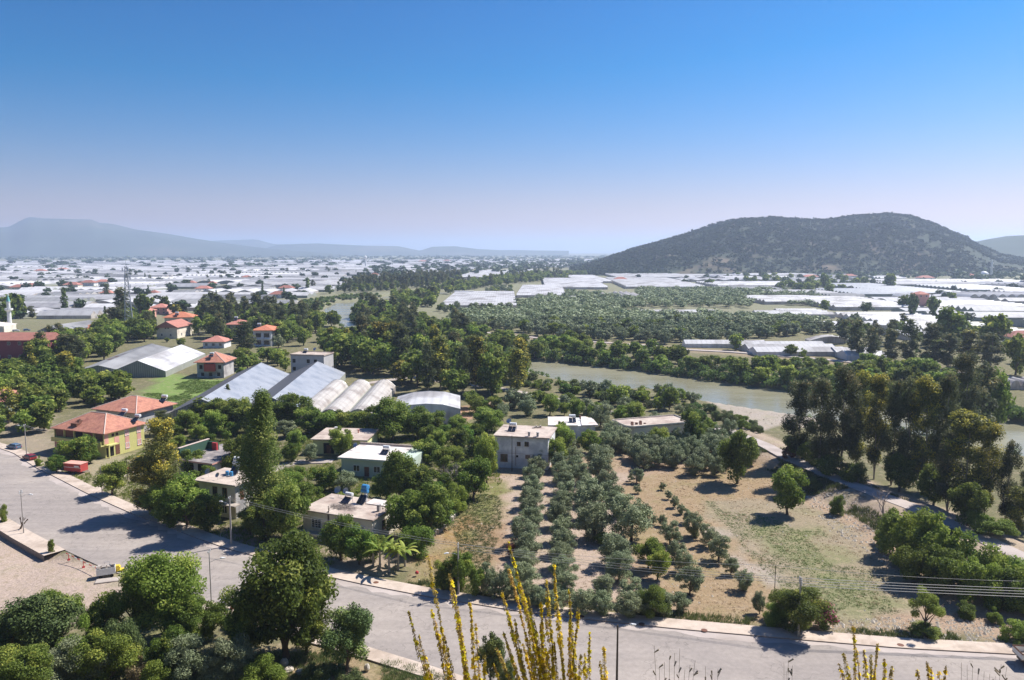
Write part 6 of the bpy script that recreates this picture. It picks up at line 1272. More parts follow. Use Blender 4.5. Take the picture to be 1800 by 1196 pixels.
# ---------------------------------------------------------------- street furniture
def pole(px, yb, yt, label, lamp=None, arms=0, dark=False, r=.14, hgt=None):
    x, y, z = GG(px, yb)
    if yb > 1180: z = 0.15
    r0 = ray(px, yt); zt = CAMZ+y*r0[2]/r0[1]; H = hgt or (zt-z)
    p = empty('street_pole', (x, y, z), 0, label, 'pole', 'street poles'); MB().tube([(0, 0, -.3), (0, 0, H)], [r, r*.62], 8).build('shaft', M['darkpole' if dark else 'pole'], p)
    if lamp:
        a, zz = lamp; dx, dy = math.cos(a), math.sin(a); MB().tube([(0, 0, H*zz), (dx*.9, dy*.9, H*zz+.35), (dx*1.5, dy*1.5, H*zz+.4)], .035, 5).build('lamp_arm', M['steel'], p)
        MB().tube([(dx*1.4, dy*1.4, H*zz+.42), (dx*1.6, dy*1.6, H*zz+.45), (dx*2.1, dy*2.1, H*zz+.42)], [.06, .14, .08], 8).build('lamp_head', M['tank_w'], p)
    for k in range(arms):
        h = H-.25-k*.32; MB().box(-.05, -.45, h-.05, .05, .45, h+.05).build('crossarm', M['steel'], p)
        for j in (-.38, .38): MB().lathe([(.05, h+.05), (.08, h+.12), (.05, h+.22), (.0, h+.25)], 6, (0, j)).build('insulator', M['tank_w'], p)
    return (x, y, z, H)
P1 = pole(47, 801, 746, 'concrete street pole with a lamp beside the dark red car', (PI*.95, .9), 1)
P2 = pole(42, 939, 862, 'thin pole with crossarms by the leaning dead tree', (0, .85), 2, r=.11)
P3 = pole(180, 873, 821, 'short grey pole beside the round street tree', r=.1)
P3b = pole(224, 842, 802, 'dark wooden pole in the yard of the yellow and pink house', dark=True, r=.09)
P4 = pole(407, 960, 873, 'thick concrete street pole in front of the corner house', (PI*.9, .83), 1, r=.2)
P5 = pole(372, 1066, 967, 'thin street pole beside the bins on the near pavement', (.3, .78), 1, r=.1)
P6 = pole(806, 1047, 955, 'pale street pole on the far pavement below the grassy strip', (PI*1.1, .78), 2, r=.15)
P8 = pole(1403, 1120, 1015, 'pale street pole carrying wires in front of the dark thicket', None, 3, r=.16)
P9 = pole(1361, 1055, 994, 'thin dark pole standing in the field behind the pale street pole', dark=True, r=.07)
P7 = pole(1084, 1212, 1099, 'brown pole rising from the near pavement at the bottom edge', (0, .95), 0, dark=True, r=.15)
P10 = pole(900, 829, 766, 'dark pole in front of the stained white house', dark=True, r=.1)
P11 = pole(695, 1008, 936, 'leaning stick-like post among the banana plants', dark=True, r=.07)
def wire(a, b, sag, label, r=.018, n=14, grp='overhead wires'):
    pts = [(a[0]+(b[0]-a[0])*t, a[1]+(b[1]-a[1])*t, a[2]+(b[2]-a[2])*t-4*sag*t*(1-t)) for t in [i/n for i in range(n+1)]]
    o = MB().tube([tuple(np.array(p)-np.array(pts[0])) for p in pts], r, 4).build('overhead_wire', M['wire'], None, pts[0]); tag(o, label, 'wire', grp)
top = lambda P_, k=0: (P_[0], P_[1], P_[2]+P_[3]-.1-.35*k)
OFF = (93.0, 90.0, 8.1)
for k in range(4):
    wire(top(P8, k), (OFF[0], OFF[1], OFF[2]-.38*k), .35, f'wire running right from the pale street pole, {ordw(k+1)} from the top', r=.03)
for k in range(3):
    wire(top(P6, k), top(P8, k), .55, f'wire between the two pale street poles, {ordw(k+1)} from the top', r=.02)
for k in range(2):
    wire(top(P4, k), top(P6, k), .5, f'wire from the corner pole to the middle pole, {"upper" if k == 0 else "lower"} one', r=.022)
wire(top(P6), (P9[0], P9[1], P9[2]+P9[3]), .6, 'thin cable from the middle pole to the dark field pole', r=.018)
wire((P9[0], P9[1], P9[2]+P9[3]), G(1800, 1022, 5)+(5,), .4, 'thin cable leaving the dark field pole to the right', r=.018)
for k in range(2): wire(top(P1, k), wpoint(*rectframe((186, 805), (90, 796), (262, 786))[:2], 0.3, 0)+(5.6-k*.5,), .5, f'{"upper" if k == 0 else "lower"} cable from the street pole to the yellow house', r=.025)
# --- vehicles
def car(px, py, rz, paint, label, van=False):
    x, y = G(px, py, .05); c = empty('parked_car', (x, y, .04), rz, label, 'car', 'parked cars'); Lc, Wc = 4.0, 1.62
    prof = [(-2.0, .35), (-2.0, .75), (-1.95, .9), (-1.7, 1.32), (-1.5, 1.40), (.3, 1.40), (.55, 1.34), (1.15, .92), (1.9, .78), (2.0, .6), (2.0, .35)] if not van else [(-2.1, .35), (-2.1, 1.75), (1.0, 1.78), (1.6, 1.1), (2.1, .95), (2.1, .35)]
    m = MB(); n = len(prof); ins = lambda z_: Wc/2-(.16 if z_ > 1.1 else 0)
    for sgn in (1, -1): m.v += [(a, sgn*ins(b), b) for a, b in prof]
    m.f.append(list(range(n))[::-1]); m.m.append(0); m.f.append([n+i for i in range(n)]); m.m.append(0)
    for i in range(n): j = (i+1) % n; m.f.append([i, j, n+j, n+i]); m.m.append(0)
    o = m.build('body', M[paint], c, bevel=.04)
    MB().poly([(.62, -.6, 1.3), (1.1, -.68, .95), (1.1, .68, .95), (.62, .6, 1.3)]).build('windscreen', M['glass'], c, (.035, 0, .03))
    MB().poly([(-1.7, .62, 1.30), (-1.92, .7, .95), (-1.92, -.7, .95), (-1.7, -.62, 1.30)]).build('rear_window', M['glass'], c, (-.04, 0, .02))
    for sg in (1, -1):
        yy = sg*(Wc/2-.03); q = [(-1.5, yy*.9, 1.3), (-1.7, yy*1.03, .95), (.85, yy*1.03, .95), (.4, yy*.9, 1.3)]; MB().poly(q if sg < 0 else q[::-1]).build('side_window', M['glass'], c, (0, sg*.02, .01))
        for xx in (-1.25, 1.25):
            wb = MB().tube([(xx, sg*(Wc/2-.2), .3), (xx, sg*(Wc/2+.02), .3)], .3, 14); wh = wb.build('wheel', M['tyre'], c); MB().tube([(xx, sg*(Wc/2+.02), .3), (xx, sg*(Wc/2+.035), .3)], .17, 10).build('rim', M['steel'], wh)
        MB().box(1.97, sg*.45-.14, .58, 2.02, sg*.45+.14, .72).build('headlight', M['tank_w'], c); MB().box(-2.03, sg*.6-.1, .6, -1.98, sg*.6+.1, .85).build('tail_light', M['redbox'], c)
    return c
car(52, 808, 2.55, 'carred', 'dark red hatchback parked against the far kerb by the lamp pole')
car(25, 789, 2.7, 'carblue', 'blue car parked in tree shade at the far left of the street')
for k, (px, py, pt) in enumerate([(8, 583, 'carwhite'), (28, 583, 'carwhite'), (47, 582, 'carblue')]): car(px, py, .2+.3*k, pt, ['white car beside the minaret, nearest the left edge', 'white car beside the minaret, middle of three', 'bluish car beside the minaret, right of the two white ones'][k])
x, y = G(134, 831); tr = empty('cargo_trailer', (x, y, 0), rectframe((186, 805), (90, 796), (262, 786))[1]+.12, 'faded red box trailer with a white stripe parked on the verge', 'trailer')
MB().box(-2.3, -1.1, .55, 2.3, 1.1, 2.3).build('body', M['redbox'], tr, bevel=.04); MB().box(-2.38, -1.18, 2.3, 2.38, 1.18, 2.4).build('roof', M['pink'], tr); MB().box(-2.31, -1.13, 1.45, 2.31, -1.1, 1.55).build('stripe', M['frame_w'], tr)
MB().box(.6, -1.14, 1.62, 1.9, -1.11, 2.0).build('sign_panel', M['frame_w'], tr); MB().box(-2.32, -1.14, 1.95, 2.32, -1.1, 2.02).build('trim', M['redpaint'], tr)
for xx in (-.9, .9):
    for sg in (1, -1): MB().tube([(xx, sg*.9, .35), (xx, sg*1.1, .35)], .35, 12).build('wheel', M['tyre'], tr)
MB().tube([(2.3, -.6, .6), (3.6, 0, .6)], .06, 5).tube([(2.3, .6, .6), (3.6, 0, .6)], .06, 5).tube([(3.6, 0, .6), (3.6, 0, 0)], .05, 5).build('drawbar', M['steel'], tr)
x, y = G(231, 832); tc = empty('old_tractor', (x, y, 0), .1, 'small rusty red tractor left in the yard behind the dark pole', 'tractor')
MB().box(.1, -.35, .7, 1.6, .35, 1.25).build('hood', M['redbox'], tc, bevel=.06); MB().box(-.9, -.4, .6, .1, .4, .9).box(-.9, -.4, .9, -.75, .4, 1.4).build('seat', M['redbox'], tc); MB().tube([(.0, 0, .9), (-.2, 0, 1.5)], .03, 5).build('steering_column', M['steel'], tc)
for xx, r_ in ((-.6, .65), (1.2, .38)):
    for sg in (1, -1): MB().tube([(xx, sg*.5, r_), (xx, sg*.78, r_)], r_, 14).build('wheel', M['tyre'], tc)
x, y = G(1815, 1172, 0); tk = empty('flatbed_truck', (x+1.6, y+.2, .03), -.12, 'wooden-sided truck bed entering at the bottom right corner', 'truck')
MB().box(-3.2, -1.15, 1.0, 3.2, 1.15, 1.12).build('bed', M['wood'], tk)
for nm_, q in (('side_board', (-3.2, -1.15, 1.12, 3.2, -1.08, 1.85)), ('side_board', (-3.2, 1.08, 1.12, 3.2, 1.15, 1.85)), ('tail_board', (-3.2, -1.08, 1.12, -3.13, 1.08, 1.85)), ('front_board', (3.13, -1.08, 1.12, 3.2, 1.08, 2.3))):
    b_ = MB().box(*q).build(nm_, M['frame_w' if nm_ != 'bed' else 'wood'], tk); x0, y0, z0, x1, y1, z1 = q
    MB().box(x0-.03, y0-.03, z1-.12, x1+.03, y1+.03, z1).build('rail', M['frame_b'], b_)
MB().box(-3.0, -.5, .6, 6, .5, 1.0).build('chassis', M['darkpole'], tk); MB().box(3.6, -1.05, .7, 5.6, 1.05, 2.5).build('cab', M['carwhite'], tk, bevel=.1); MB().box(5.58, -.9, 1.6, 5.63, .9, 2.3).build('windscreen', M['glass'], tk)
for xx in (-2.1, -1.1, 4.6):
    for sg in (1, -1): MB().tube([(xx, sg*.8, .45), (xx, sg*1.12, .45)], .45, 14).build('wheel', M['tyre'], tk)
# --- skip, barrier, bins, stones
x, y = G(187, 1014, -.2); sk = empty('handcart', (x, y, -.1), .45, 'white metal cart heaped with rubbish beside the lot entrance', 'cart')
m = MB(); 
for q in ((-1.3, -.8, .5, 1.3, -.75, 1.5), (-1.3, .75, .5, 1.3, .8, 1.5), (-1.3, -.75, .5, -1.25, .75, 1.5), (1.25, -.75, .5, 1.3, .75, 1.5), (-1.25, -.75, .5, 1.25, .75, .55)): m.box(*q)
m.build('bin_body', M['frame_w'], sk); m = MB(); rj = random.Random(8)
for k in range(26): a, b_ = rj.uniform(-1.05, 1.05), rj.uniform(-.6, .6); c_ = rj.uniform(.15, .3); m.box(a-c_, b_-c_, 1.1, a+c_, b_+c_, 1.4+rj.random()*.4)
m.build('rubbish', M['concrete'], sk)
for xx in (-.8, .8):
    for sg in (1, -1): MB().tube([(xx, sg*.6, .2), (xx, sg*.72, .2)], .25, 10).build('wheel', M['tyre'], sk)
MB().tube([(-.2, .7, 1.5), (-.2, .7, 2.0), (.5, .7, 2.0), (.5, .7, 1.5)], .04, 5).build('handle', M['steel'], sk)
x, y = G(206, 1003, .1); o = MB().box(-.9, -.5, 0, .9, .5, .25).box(-.8, -.4, .25, .5, .35, .75).box(-.3, -.4, .75, .4, .3, .95).build('yellow_crate', M['yellowplastic'], None, (x, y, .05), .3, bevel=.04); tag(o, 'bright yellow crates stacked behind the white rubbish cart', 'crate')
x, y = G(190, 1026, -.6); o = MB().box(-1.7, -.8, -.5, 1.7, .8, .35).build('concrete_plinth', M['concrete'], None, (x, y, -.35), .3, bevel=.05); tag(o, 'low concrete plinth beneath the white rubbish cart', 'plinth')
a, b_ = G(116, 972, .9), G(172, 1000, .9); br = empty('road_barrier', (a[0], a[1], 0), math.atan2(b_[1]-a[1], b_[0]-a[0]), 'low red and white striped barrier across the lot entrance', 'barrier'); Lb_ = math.dist(a, b_); n_ = 11
MB().tube([(0, 0, .85), (Lb_, 0, .85)], .05, 6).build('bar', M['frame_w'], br)
for k in range(0, n_, 2): MB().tube([(Lb_*k/n_, 0, .85), (Lb_*(k+1)/n_, 0, .85)], .062, 6).build('red_band', M['redpaint'], br)
for t in (.08, .55): MB().box(Lb_*t-.08, -.2, -.2, Lb_*t+.08, .2, .1).tube([(Lb_*t, 0, 0), (Lb_*t, 0, .85)], .06, 6).build('post', M['redpaint'], br)
for k, (px, py, mt, lb) in enumerate([(393, 1066, 'tank_w', 'white square street bin on the near pavement'), (409, 1070, 'redbox', 'dark red bin just right of the white street bin')]):
    x, y = G(px, py, .17); bi = empty('street_bin', (x, y, .17), .3, lb, 'bin', 'street bins'); s_ = 1 if k == 0 else .7
    m = MB(); q = [(-.42, -.42), (.42, -.42), (.42, .42), (-.42, .42)]; m.v = [(a*.8*s_, b*.8*s_, 0) for a, b in q]+[(a*s_, b*s_, 1.0*s_) for a, b in q]+[(a*.85*s_, b*.85*s_, 1.0*s_) for a, b in q]+[(a*.7*s_, b*.7*s_, .3) for a, b in q]
    for i in range(4): j = (i+1) % 4; m.f += [[i, j, 4+j, 4+i], [4+i, 4+j, 8+j, 8+i], [8+i, 8+j, 12+j, 12+i]]; m.m += [0]*3
    m.f += [[12, 13, 14, 15], [3, 2, 1, 0]]; m.m += [0, 0]; m.build('bin_body', M[mt], bi); MB().box(-.3*s_, -.3*s_, .3, .3*s_, .3*s_, .85*s_).build('rubbish', M['dark'], bi)
for k, (px, py) in enumerate([(1022, 1084), (1128, 1097), (1238, 1108), (1583, 1134), (661, 1024)]):
    x, y = G(px, py, .17); o = MB().lathe([(0, .012), (.36, .012), (.42, 0), (.42, -.02)], 14).build('manhole_cover', M['frame_b'], None, (x, y, .18)); tag(o, f'brown round manhole cover in the far pavement, {ordw([2, 3, 4, 5, 1][k])} from left', 'manhole cover', 'manhole covers in the pavement')
def rock(px, py, w_, h, label, mt='stone', seed=0, z=None):
    x, y, zz = GG(px, py); rr = random.Random(seed); m = MB(); n = 9; m.lathe([(.02, -.3)]+[(w_/2*rr.uniform(.85, 1.1)*math.sin(PI*(k+.6)/6.2)**.6, h*(k/5)) for k in range(6)]+[(.02, h*1.02)], n)
    m.v = [(a*rr.uniform(.85, 1.15), b*rr.uniform(.85, 1.15), c*rr.uniform(.93, 1.05)) for a, b, c in m.v]; o = m.build('boulder', M[mt], None, (x, y, zz), rr.uniform(0, 3)); tag(o, label, 'rock', 'boulders on the hillside')
for k, a in enumerate([(500, 1172, 1.1, 1.0, 'squarish pale boulder, largest on the near slope'), (508, 1180, 1.2, .5, 'flat pale stone in front of the squarish boulder'), (526, 1184, 1.0, .5, 'rounded pale stone right of the squarish boulder'), (536, 1188, .9, .4, 'small stone at the right end of the pale row'), (645, 1180, .8, .9, 'lone grey stone beside the near pavement'), (570, 1198, 1.2, .5, 'pale stone at the bottom edge under the compact tree'), (415, 1180, .7, .8, 'white stone between the scrub mounds'), (392, 1200, 1.0, .4, 'flat white stone at the bottom edge among scrub')]): rock(*a[:4], a[4], seed=k)
# --- dead trees
def twigs(seed, depth, spread, r0, l0, tilt=(0, 0, 1)):
    rr = random.Random(seed); m = MB()
    def go(p, d, l, r_, k):
        q = p+d*l; mid = p+d*l*.5+Vector((rr.uniform(-1, 1), rr.uniform(-1, 1), rr.uniform(-.5, .5)))*l*.08; m.tube([p, mid, q], [r_, r_*.85, r_*.65], 5 if k > 2 else 3, cap=False)
        if k <= 0: return
        for _ in range(rr.choice([2, 3, 3])):
            nd = (d+Vector((rr.uniform(-1, 1), rr.uniform(-1, 1), rr.uniform(-.35, .7)))*spread).normalized(); go(q, nd, l*rr.uniform(.6, .85), r_*.62, k-1)
    go(Vector((0, 0, -.2)), Vector(tilt).normalized(), l0, r0, depth); return m
def deadtree(px, yb, H, label, seed, spread=.75, mt='greybark', tilt=(0, 0, 1), depth=5, r0=.18):
    x, y, z = GG(px, yb); t = twigs(seed, depth, spread, r0, H*.27, tilt); o = empty('bare_tree', (x, y, z), 0, label, 'tree'); t.build('trunk', M[mt], o)
deadtree(1552, 925, 8.5, 'pale leafless tree beside the riverside lane', 3, .8); deadtree(34, 932, 5.0, 'leaning dead trunk with a long bare arm by the left lot', 8, .5, 'bark', (.5, 0, 1), 2, .22)
deadtree(802, 868, 8.0, 'grey leafless tree in the orchard left of the white house', 5, .7); deadtree(790, 862, 6.5, 'smaller grey leafless tree beside the bigger bare one', 6, .7); deadtree(708, 650, 10, 'grey bare crown within the riverside wood', 7, .8, depth=6)
deadtree(300, 1180, 3.2, 'bare pale twiggy shrub in the near scrub', 9, .8, depth=4, r0=.05)
for k, (px, yb, h) in enumerate([(1183, 1215, 5), (1390, 1215, 3.2), (1240, 1220, 2.2), (1300, 1222, 1.8), (1500, 1224, 2)]): pass
# --- banana plants
def banana(px, yb, H, label, seed):
    x, y, z = GG(px, yb); rr = random.Random(seed); o = empty('banana_plant', (x, y, z), rr.uniform(0, 6), label, 'banana plant', 'banana plants'); MB().tube([(0, 0, -.1), (.05, 0, H*.5), (.1, .05, H*.62)], [.2, .15, .1], 7).build('stem', M['palebark'], o)
    for k in range(10):
        a = rr.uniform(0, 2*PI); l = H*rr.uniform(.5, .75); m = MB(); n = 8; el = rr.uniform(.5, 1.3); p = Vector((.08, .03, H*.58)); d = Vector((math.cos(a)*math.cos(el), math.sin(a)*math.cos(el), math.sin(el))); sd = Vector((-math.sin(a), math.cos(a), 0))
        pts = []
        for i in range(n+1):
            t = i/n; w_ = .34*math.sin(PI*min(.97, t*.9+.08))**.7; pts.append((p+sd*w_+Vector((0, 0, -.1)), p.copy(), p-sd*w_+Vector((0, 0, -.1)))); d = (d+Vector((0, 0, -.16-.1*t))).normalized(); p = p+d*l/n
        for i in range(n):
            a_, b_ = pts[i], pts[i+1]; m.poly([a_[0], a_[1], b_[1], b_[0]]); m.poly([a_[1], a_[2], b_[2], b_[1]])
        ob = m.build('leaf', L['bright'], o); at_ = ob.data.attributes.new('tint', 'FLOAT', 'FACE'); at_.data.foreach_set('value', [rr.choice([.5, .6, .7, .95])]*len(m.f))
for k, (px, yb, h) in enumerate([(668, 1000, 5.2), (684, 1005, 5.6), (700, 1002, 5.0), (712, 996, 4.2), (656, 996, 4.0)]): banana(px, yb, h, f'banana plant with long arching leaves by the cream house wall, {ordw(k+1)} of the clump', k)
# --- oleander
x, y, z = GG(1440, 1104); ol = empty('oleander_bush', (x, y, z), 0, 'oleander bush covered with pink flowers beside the dark thicket', 'shrub')
rr_ = np.random.default_rng(3); bl = blobs('bush', random.Random(4)); V, F_, t_, c_ = leafquads(rr_, bl, 3500, .06, .5); linkobj('crown', npmesh('oleander_leaves', V*np.array([5, 4, 4.4]), F_, L['broad'], t_), ol)
V, F_, t_, c_ = leafquads(rr_, [b_ for b_ in bl if b_[2] > .2], 900, .05, .9); linkobj('flowers', npmesh('oleander_flowers', V*np.array([5.1, 4.1, 4.55]), F_, L['pinkflower'], t_), ol)
# --- mullein in front of the camera
def groundz(x, y): return hz(x, y)
def mullein(stems, base_px, Yb, label, seed, dens=1.0):
    rr = random.Random(seed); bx, by, _ = AT(base_px[0], base_px[1], Yb); bz = groundz(bx, by); root = empty('mullein_plant', (bx, by, bz), 0, label, 'flowering plant', 'yellow mulleins on the near slope')
    for (px, py, dY) in stems:
        tx, ty, tz = AT(px, py, Yb+dY); tip = Vector((tx-bx, ty-by, tz-bz)); b0 = Vector((rr.uniform(-.1, .1), rr.uniform(-.1, .1), -.02)); mid = b0.lerp(tip, .5); mid.x = b0.x+(tip.x-b0.x)*.34; mid.y = b0.y+(tip.y-b0.y)*.2; mid.z = b0.z+(tip.z-b0.z)*.60
        pts = []
        for i in range(15):
            t = i/14; p = b0*(1-t)**2+mid*2*t*(1-t)+tip*t*t; p += Vector((math.sin(t*7+px*.7)*.022*t*(1.3-t)+math.sin(t*19+px)*.004, math.cos(t*6+px)*.015*t, 0)); pts.append(p)
        ln = sum((pts[i+1]-pts[i]).length for i in range(14)); st = MB().tube(pts, [.006*(1-.75*i/14) for i in range(15)], 5).build('stem', L['mbud'], root)
        fl = []; bd = []; ft = []; bt = []
        for k in range(rr.choice([1, 2, 3])):
            i = rr.randint(4, 9); q0 = pts[i]; a = rr.uniform(0, 2*PI); l = rr.uniform(.12, .34); br_ = [q0+Vector((math.cos(a)*l*.45*f**.8, math.sin(a)*l*.3*f**.8, l*f)) for f in (0, .25, .5, .75, 1)]
            MB().tube(br_, [.0035, .003, .0025, .002, .001], 4).build('branch', L['mbud'], st)
            for q in range(int(l*170)):
                f = rr.random(); j = min(3, int(f*4)); p = br_[j].lerp(br_[j+1], f*4-j); a2 = rr.uniform(0, 2*PI); c_ = p+Vector((math.cos(a2), math.sin(a2), 0))*.008; s_ = rr.uniform(.007, .013); u_ = Vector((math.cos(a2+1.5), math.sin(a2+1.5), .3)); v_ = Vector((math.cos(a2)*.4, math.sin(a2)*.4, 1)); tgt, tl = (fl, ft) if rr.random() < .45 else (bd, bt)
                for z_ in range(4): b2 = 1.57*z_+a2; e = u_*math.cos(b2)+v_*math.sin(b2); f2 = u_*math.cos(b2+1.57)+v_*math.sin(b2+1.57); tgt.append((c_, c_+e*s_*.6+f2*s_*.4, c_+e*s_, c_+e*s_*.6-f2*s_*.4)); tl.append(rr.uniform(.2, 1))
        nf = int(ln*260*dens)
        for k in range(nf):
            t = .10+.90*rr.random(); i = min(13, int(t*14)); p = pts[i].lerp(pts[i+1], t*14-i); a = rr.uniform(0, 2*PI); wd = (.004+.0145*(1-t)**.5)*(.7+.5*math.sin(t*23+px)); q = p+Vector((math.cos(a), math.sin(a), rr.uniform(-.2, .4)))*wd
            if rr.random() < .62*(1.15-t): s_ = rr.uniform(.009, .0165); dst, T_ = fl, ft
            else: s_ = rr.uniform(.006, .011); dst, T_ = bd, bt
            nrm = Vector((math.cos(a)*.8+rr.uniform(-.3, .3), math.sin(a)*.8+rr.uniform(-.3, .3), rr.uniform(.1, .8))).normalized(); u_ = nrm.cross(Vector((0.1, .2, 1))).normalized(); v_ = nrm.cross(u_)
            m_ = 5 if dst is fl else 3
            for j in range(m_):
                b_ = 2*PI*j/m_+a; e = (u_*math.cos(b_)+v_*math.sin(b_)); f_ = (u_*math.cos(b_+1.57)+v_*math.sin(b_+1.57)); dst.append((q, q+e*s_*.6+f_*s_*.42+nrm*s_*.2, q+e*s_*1.05+nrm*s_*.3, q+e*s_*.6-f_*s_*.42+nrm*s_*.2)); T_.append(rr.uniform(.2, 1))
        for nm_, arr, tt_, lf in (('flowers', fl, ft, 'mullein'), ('buds', bd, bt, 'mbud')):
            if arr: V = np.array([[tuple(v) for v in q] for q in arr], float).reshape(-1, 3); linkobj(nm_, npmesh(nm_, V, np.arange(len(V)).reshape(-1, 4), L[lf], tt_), root if nm_ == 'flowers' else st)
mullein([(753, 978, .1), (717, 1078, 0), (796, 1033, .15), (805, 1067, .2), (770, 1110, .1), (835, 1098, .2), (745, 1165, 0), (852, 1150, .1), (790, 1010, .05), (780, 1120, .0), (815, 1140, .1), (760, 1075, .1), (735, 1120, .05), (800, 1100, .15), (825, 1060, .1)], (872, 1330), 4.3, 'yellow mullein with few long spikes, left of the densest clump', 1)
mullein([(894, 953, 0), (896, 1001, .1), (975, 992, .15), (892, 1078, 0), (1015, 1067, .2), (881, 1111, 0), (930, 1050, .05), (950, 1060, .1), (960, 1085, .2), (1000, 1100, .1), (985, 1075, .15), (915, 1030, 0), (905, 1090, 0), (868, 1170, 0), (1022, 1150, .1), (940, 1110, .1), (920, 1130, .1), (975, 1130, .1), (872, 1140, 0), (1000, 1040, .1), (960, 1020, .1), (885, 1040, .1), (925, 1080, .15), (950, 1100, 0), (1005, 1130, .1), (890, 1130, .1), (960, 1140, .1), (935, 1150, .0)], (1005, 1340), 4.4, 'densest clump of tall yellow mullein spikes at the bottom centre', 2, 1.15)
mullein([(1038, 1114, 0), (1061, 1139, .1), (1052, 1160, 0), (1030, 1150, .05)], (1056, 1330), 4.5, 'small yellow mullein right of the densest clump', 3)
mullein([(1498, 1102, 0), (1542, 1131, .1), (1482, 1149, 0), (1558, 1160, .1), (1520, 1145, .1), (1505, 1140, .2), (1475, 1168, 0), (1530, 1150, 0), (1570, 1172, 0)], (1552, 1320), 4.3, 'yellow mullein clump at the bottom right', 4)
mullein([(1630, 1163, 0), (1666, 1171, .1), (1612, 1176, 0), (1650, 1180, 0), (1640, 1176, .1)], (1668, 1320), 4.4, 'shorter yellow mullein right of the bottom right clump', 5)
def dryweed(px, tops, label, seed):
    Yb = 4.8; bx, by, _ = AT(px, 1340, Yb); bz = groundz(bx, by); m = MB(); rr = random.Random(seed)
    for tx_, ty_ in tops:
        a = AT(tx_, ty_, Yb+rr.uniform(-.1, .2)); t_ = Vector((a[0]-bx, a[1]-by, a[2]-bz)); m.tube([(0, 0, 0), t_*.5+Vector((rr.uniform(-.02, .02), 0, .03)), t_], [.003, .0022, .0012], 4, cap=False)
        for k in range(7): q = t_*rr.uniform(.62, 1); m.tube([q, q+Vector((rr.uniform(-.03, .03), rr.uniform(-.02, .02), .03))], [.004, .006], 4)
    tag(m.build('dry_weed', M['wood'], None, (bx, by, bz)), label, 'weed', 'dry weeds on the near slope')
dryweed(1180, [(1150+k*9, 1135+(k*37 % 45)) for k in range(9)], 'wispy dry seed stalks right of the brown pole', 1); dryweed(1388, [(1378, 1165), (1386, 1160), (1393, 1170), (1382, 1180)], 'thin dry reddish stalks between the yellow clumps', 2); dryweed(1255, [(1240, 1172), (1252, 1180), (1262, 1176)], 'short dry stalks at the bottom edge, right of the wispy ones', 3); dryweed(1720, [(1690+k*10, 1165+(k*29 % 25)) for k in range(9)], 'low dry stalks at the bottom right corner', 4)
# --- ground cover and stones nobody could count
def tufts(name, poly, n, wr, hr, leaf, label, cat, seed, z=0.0, leaves=14, wz=True, size=.55, chk=True):
    r_ = random.Random(seed); W_ = GP(poly, z); xs = [p[0] for p in W_]; ys = [p[1] for p in W_]; X_ = np.array([r_.uniform(min(xs), max(xs)) for _ in range(n*4)]); Y_ = np.array([r_.uniform(min(ys), max(ys)) for _ in range(n*4)])
    ok = inpoly(X_, Y_, W_) & ~inpoly(X_, Y_, KNo+KSa[::-1]) & (segdist(X_, Y_, KN) > 2.9) & (segdist(X_, Y_, LANE) > 2.2)
    for e in EXCL: ok &= ~inpoly(X_, Y_, e)
    ok &= vnoise(X_, Y_, 6, seed) > .35
    X_, Y_ = X_[ok][:n], Y_[ok][:n]; Z_ = Hgt(X_, Y_); rr = np.random.default_rng(seed); N_ = len(X_); k = np.repeat(np.arange(N_), leaves); w_ = rr.uniform(*wr, N_)[k]; h_ = rr.uniform(*hr, N_)[k]; M_ = len(k)
    a = rr.uniform(0, 2*PI, M_); q = rr.random(M_)**.5; bx = X_[k]+np.cos(a)*q*w_*.35; by = Y_[k]+np.sin(a)*q*w_*.35; bz = Z_[k]-.03; lx = np.cos(a)*w_*.25*rr.random(M_); ly = np.sin(a)*w_*.25*rr.random(M_); t_ = rr.uniform(0, 2*PI, M_); wx = np.cos(t_)*.045*size*2; wy = np.sin(t_)*.045*size*2; hh = h_*rr.uniform(.5, 1, M_)
    V = np.stack([np.stack([bx-wx*.5, by-wy*.5, bz], 1), np.stack([bx+wx*.5, by+wy*.5, bz], 1), np.stack([bx+lx+wx, by+ly+wy, bz+hh*.7], 1), np.stack([bx+lx*1.6, by+ly*1.6, bz+hh], 1)], 1).reshape(-1, 3)
    o = linkobj(name, npmesh(name, V, np.arange(len(V)).reshape(-1, 4), L[leaf], np.clip(rr.normal(.5, .2, M_)+(vnoise(bx, by, 3, seed+1)-.5)*.5, 0, .98))); tag(o, label, cat, kind='stuff')
ALLF = [(690, 1045), (735, 985), (800, 890), (850, 835), (1080, 790), (1350, 800), (1500, 870), (1600, 960), (1750, 1080), (1800, 1135), (1403, 1112), (1150, 1092), (850, 1056)]
tufts('dry_grass', ALLF, 6500, (.3, .8), (.06, .22), 'dry', 'dry straw-coloured grass tufts over the orchard and field', 'grass', 41, leaves=9)
tufts('green_grass', [(700, 1040), (790, 900), (850, 845), (885, 850), (880, 930), (850, 1030)], 2600, (.4, .9), (.1, .3), 'scrub', 'green grass on the strip left of the orchard', 'grass', 42, leaves=12)
tufts('green_grass', [(1240, 880), (1400, 900), (1520, 990), (1580, 1080), (1430, 1080), (1330, 990)], 3500, (.3, .8), (.08, .2), 'reed', 'short green weeds across the straw field', 'grass', 43, leaves=8)
tufts('roadside_weeds', [(690, 1046), (720, 1005), (860, 1040), (1100, 1070), (1300, 1085), (1500, 1105), (1900, 1125), (1900, 1158), (1583, 1136), (1403, 1118), (1200, 1100), (1028, 1082), (850, 1060)], 3200, (.4, 1.3), (.25, .8), 'scrub', 'rough weeds along the edge of the far pavement', 'weeds', 44, leaves=16)
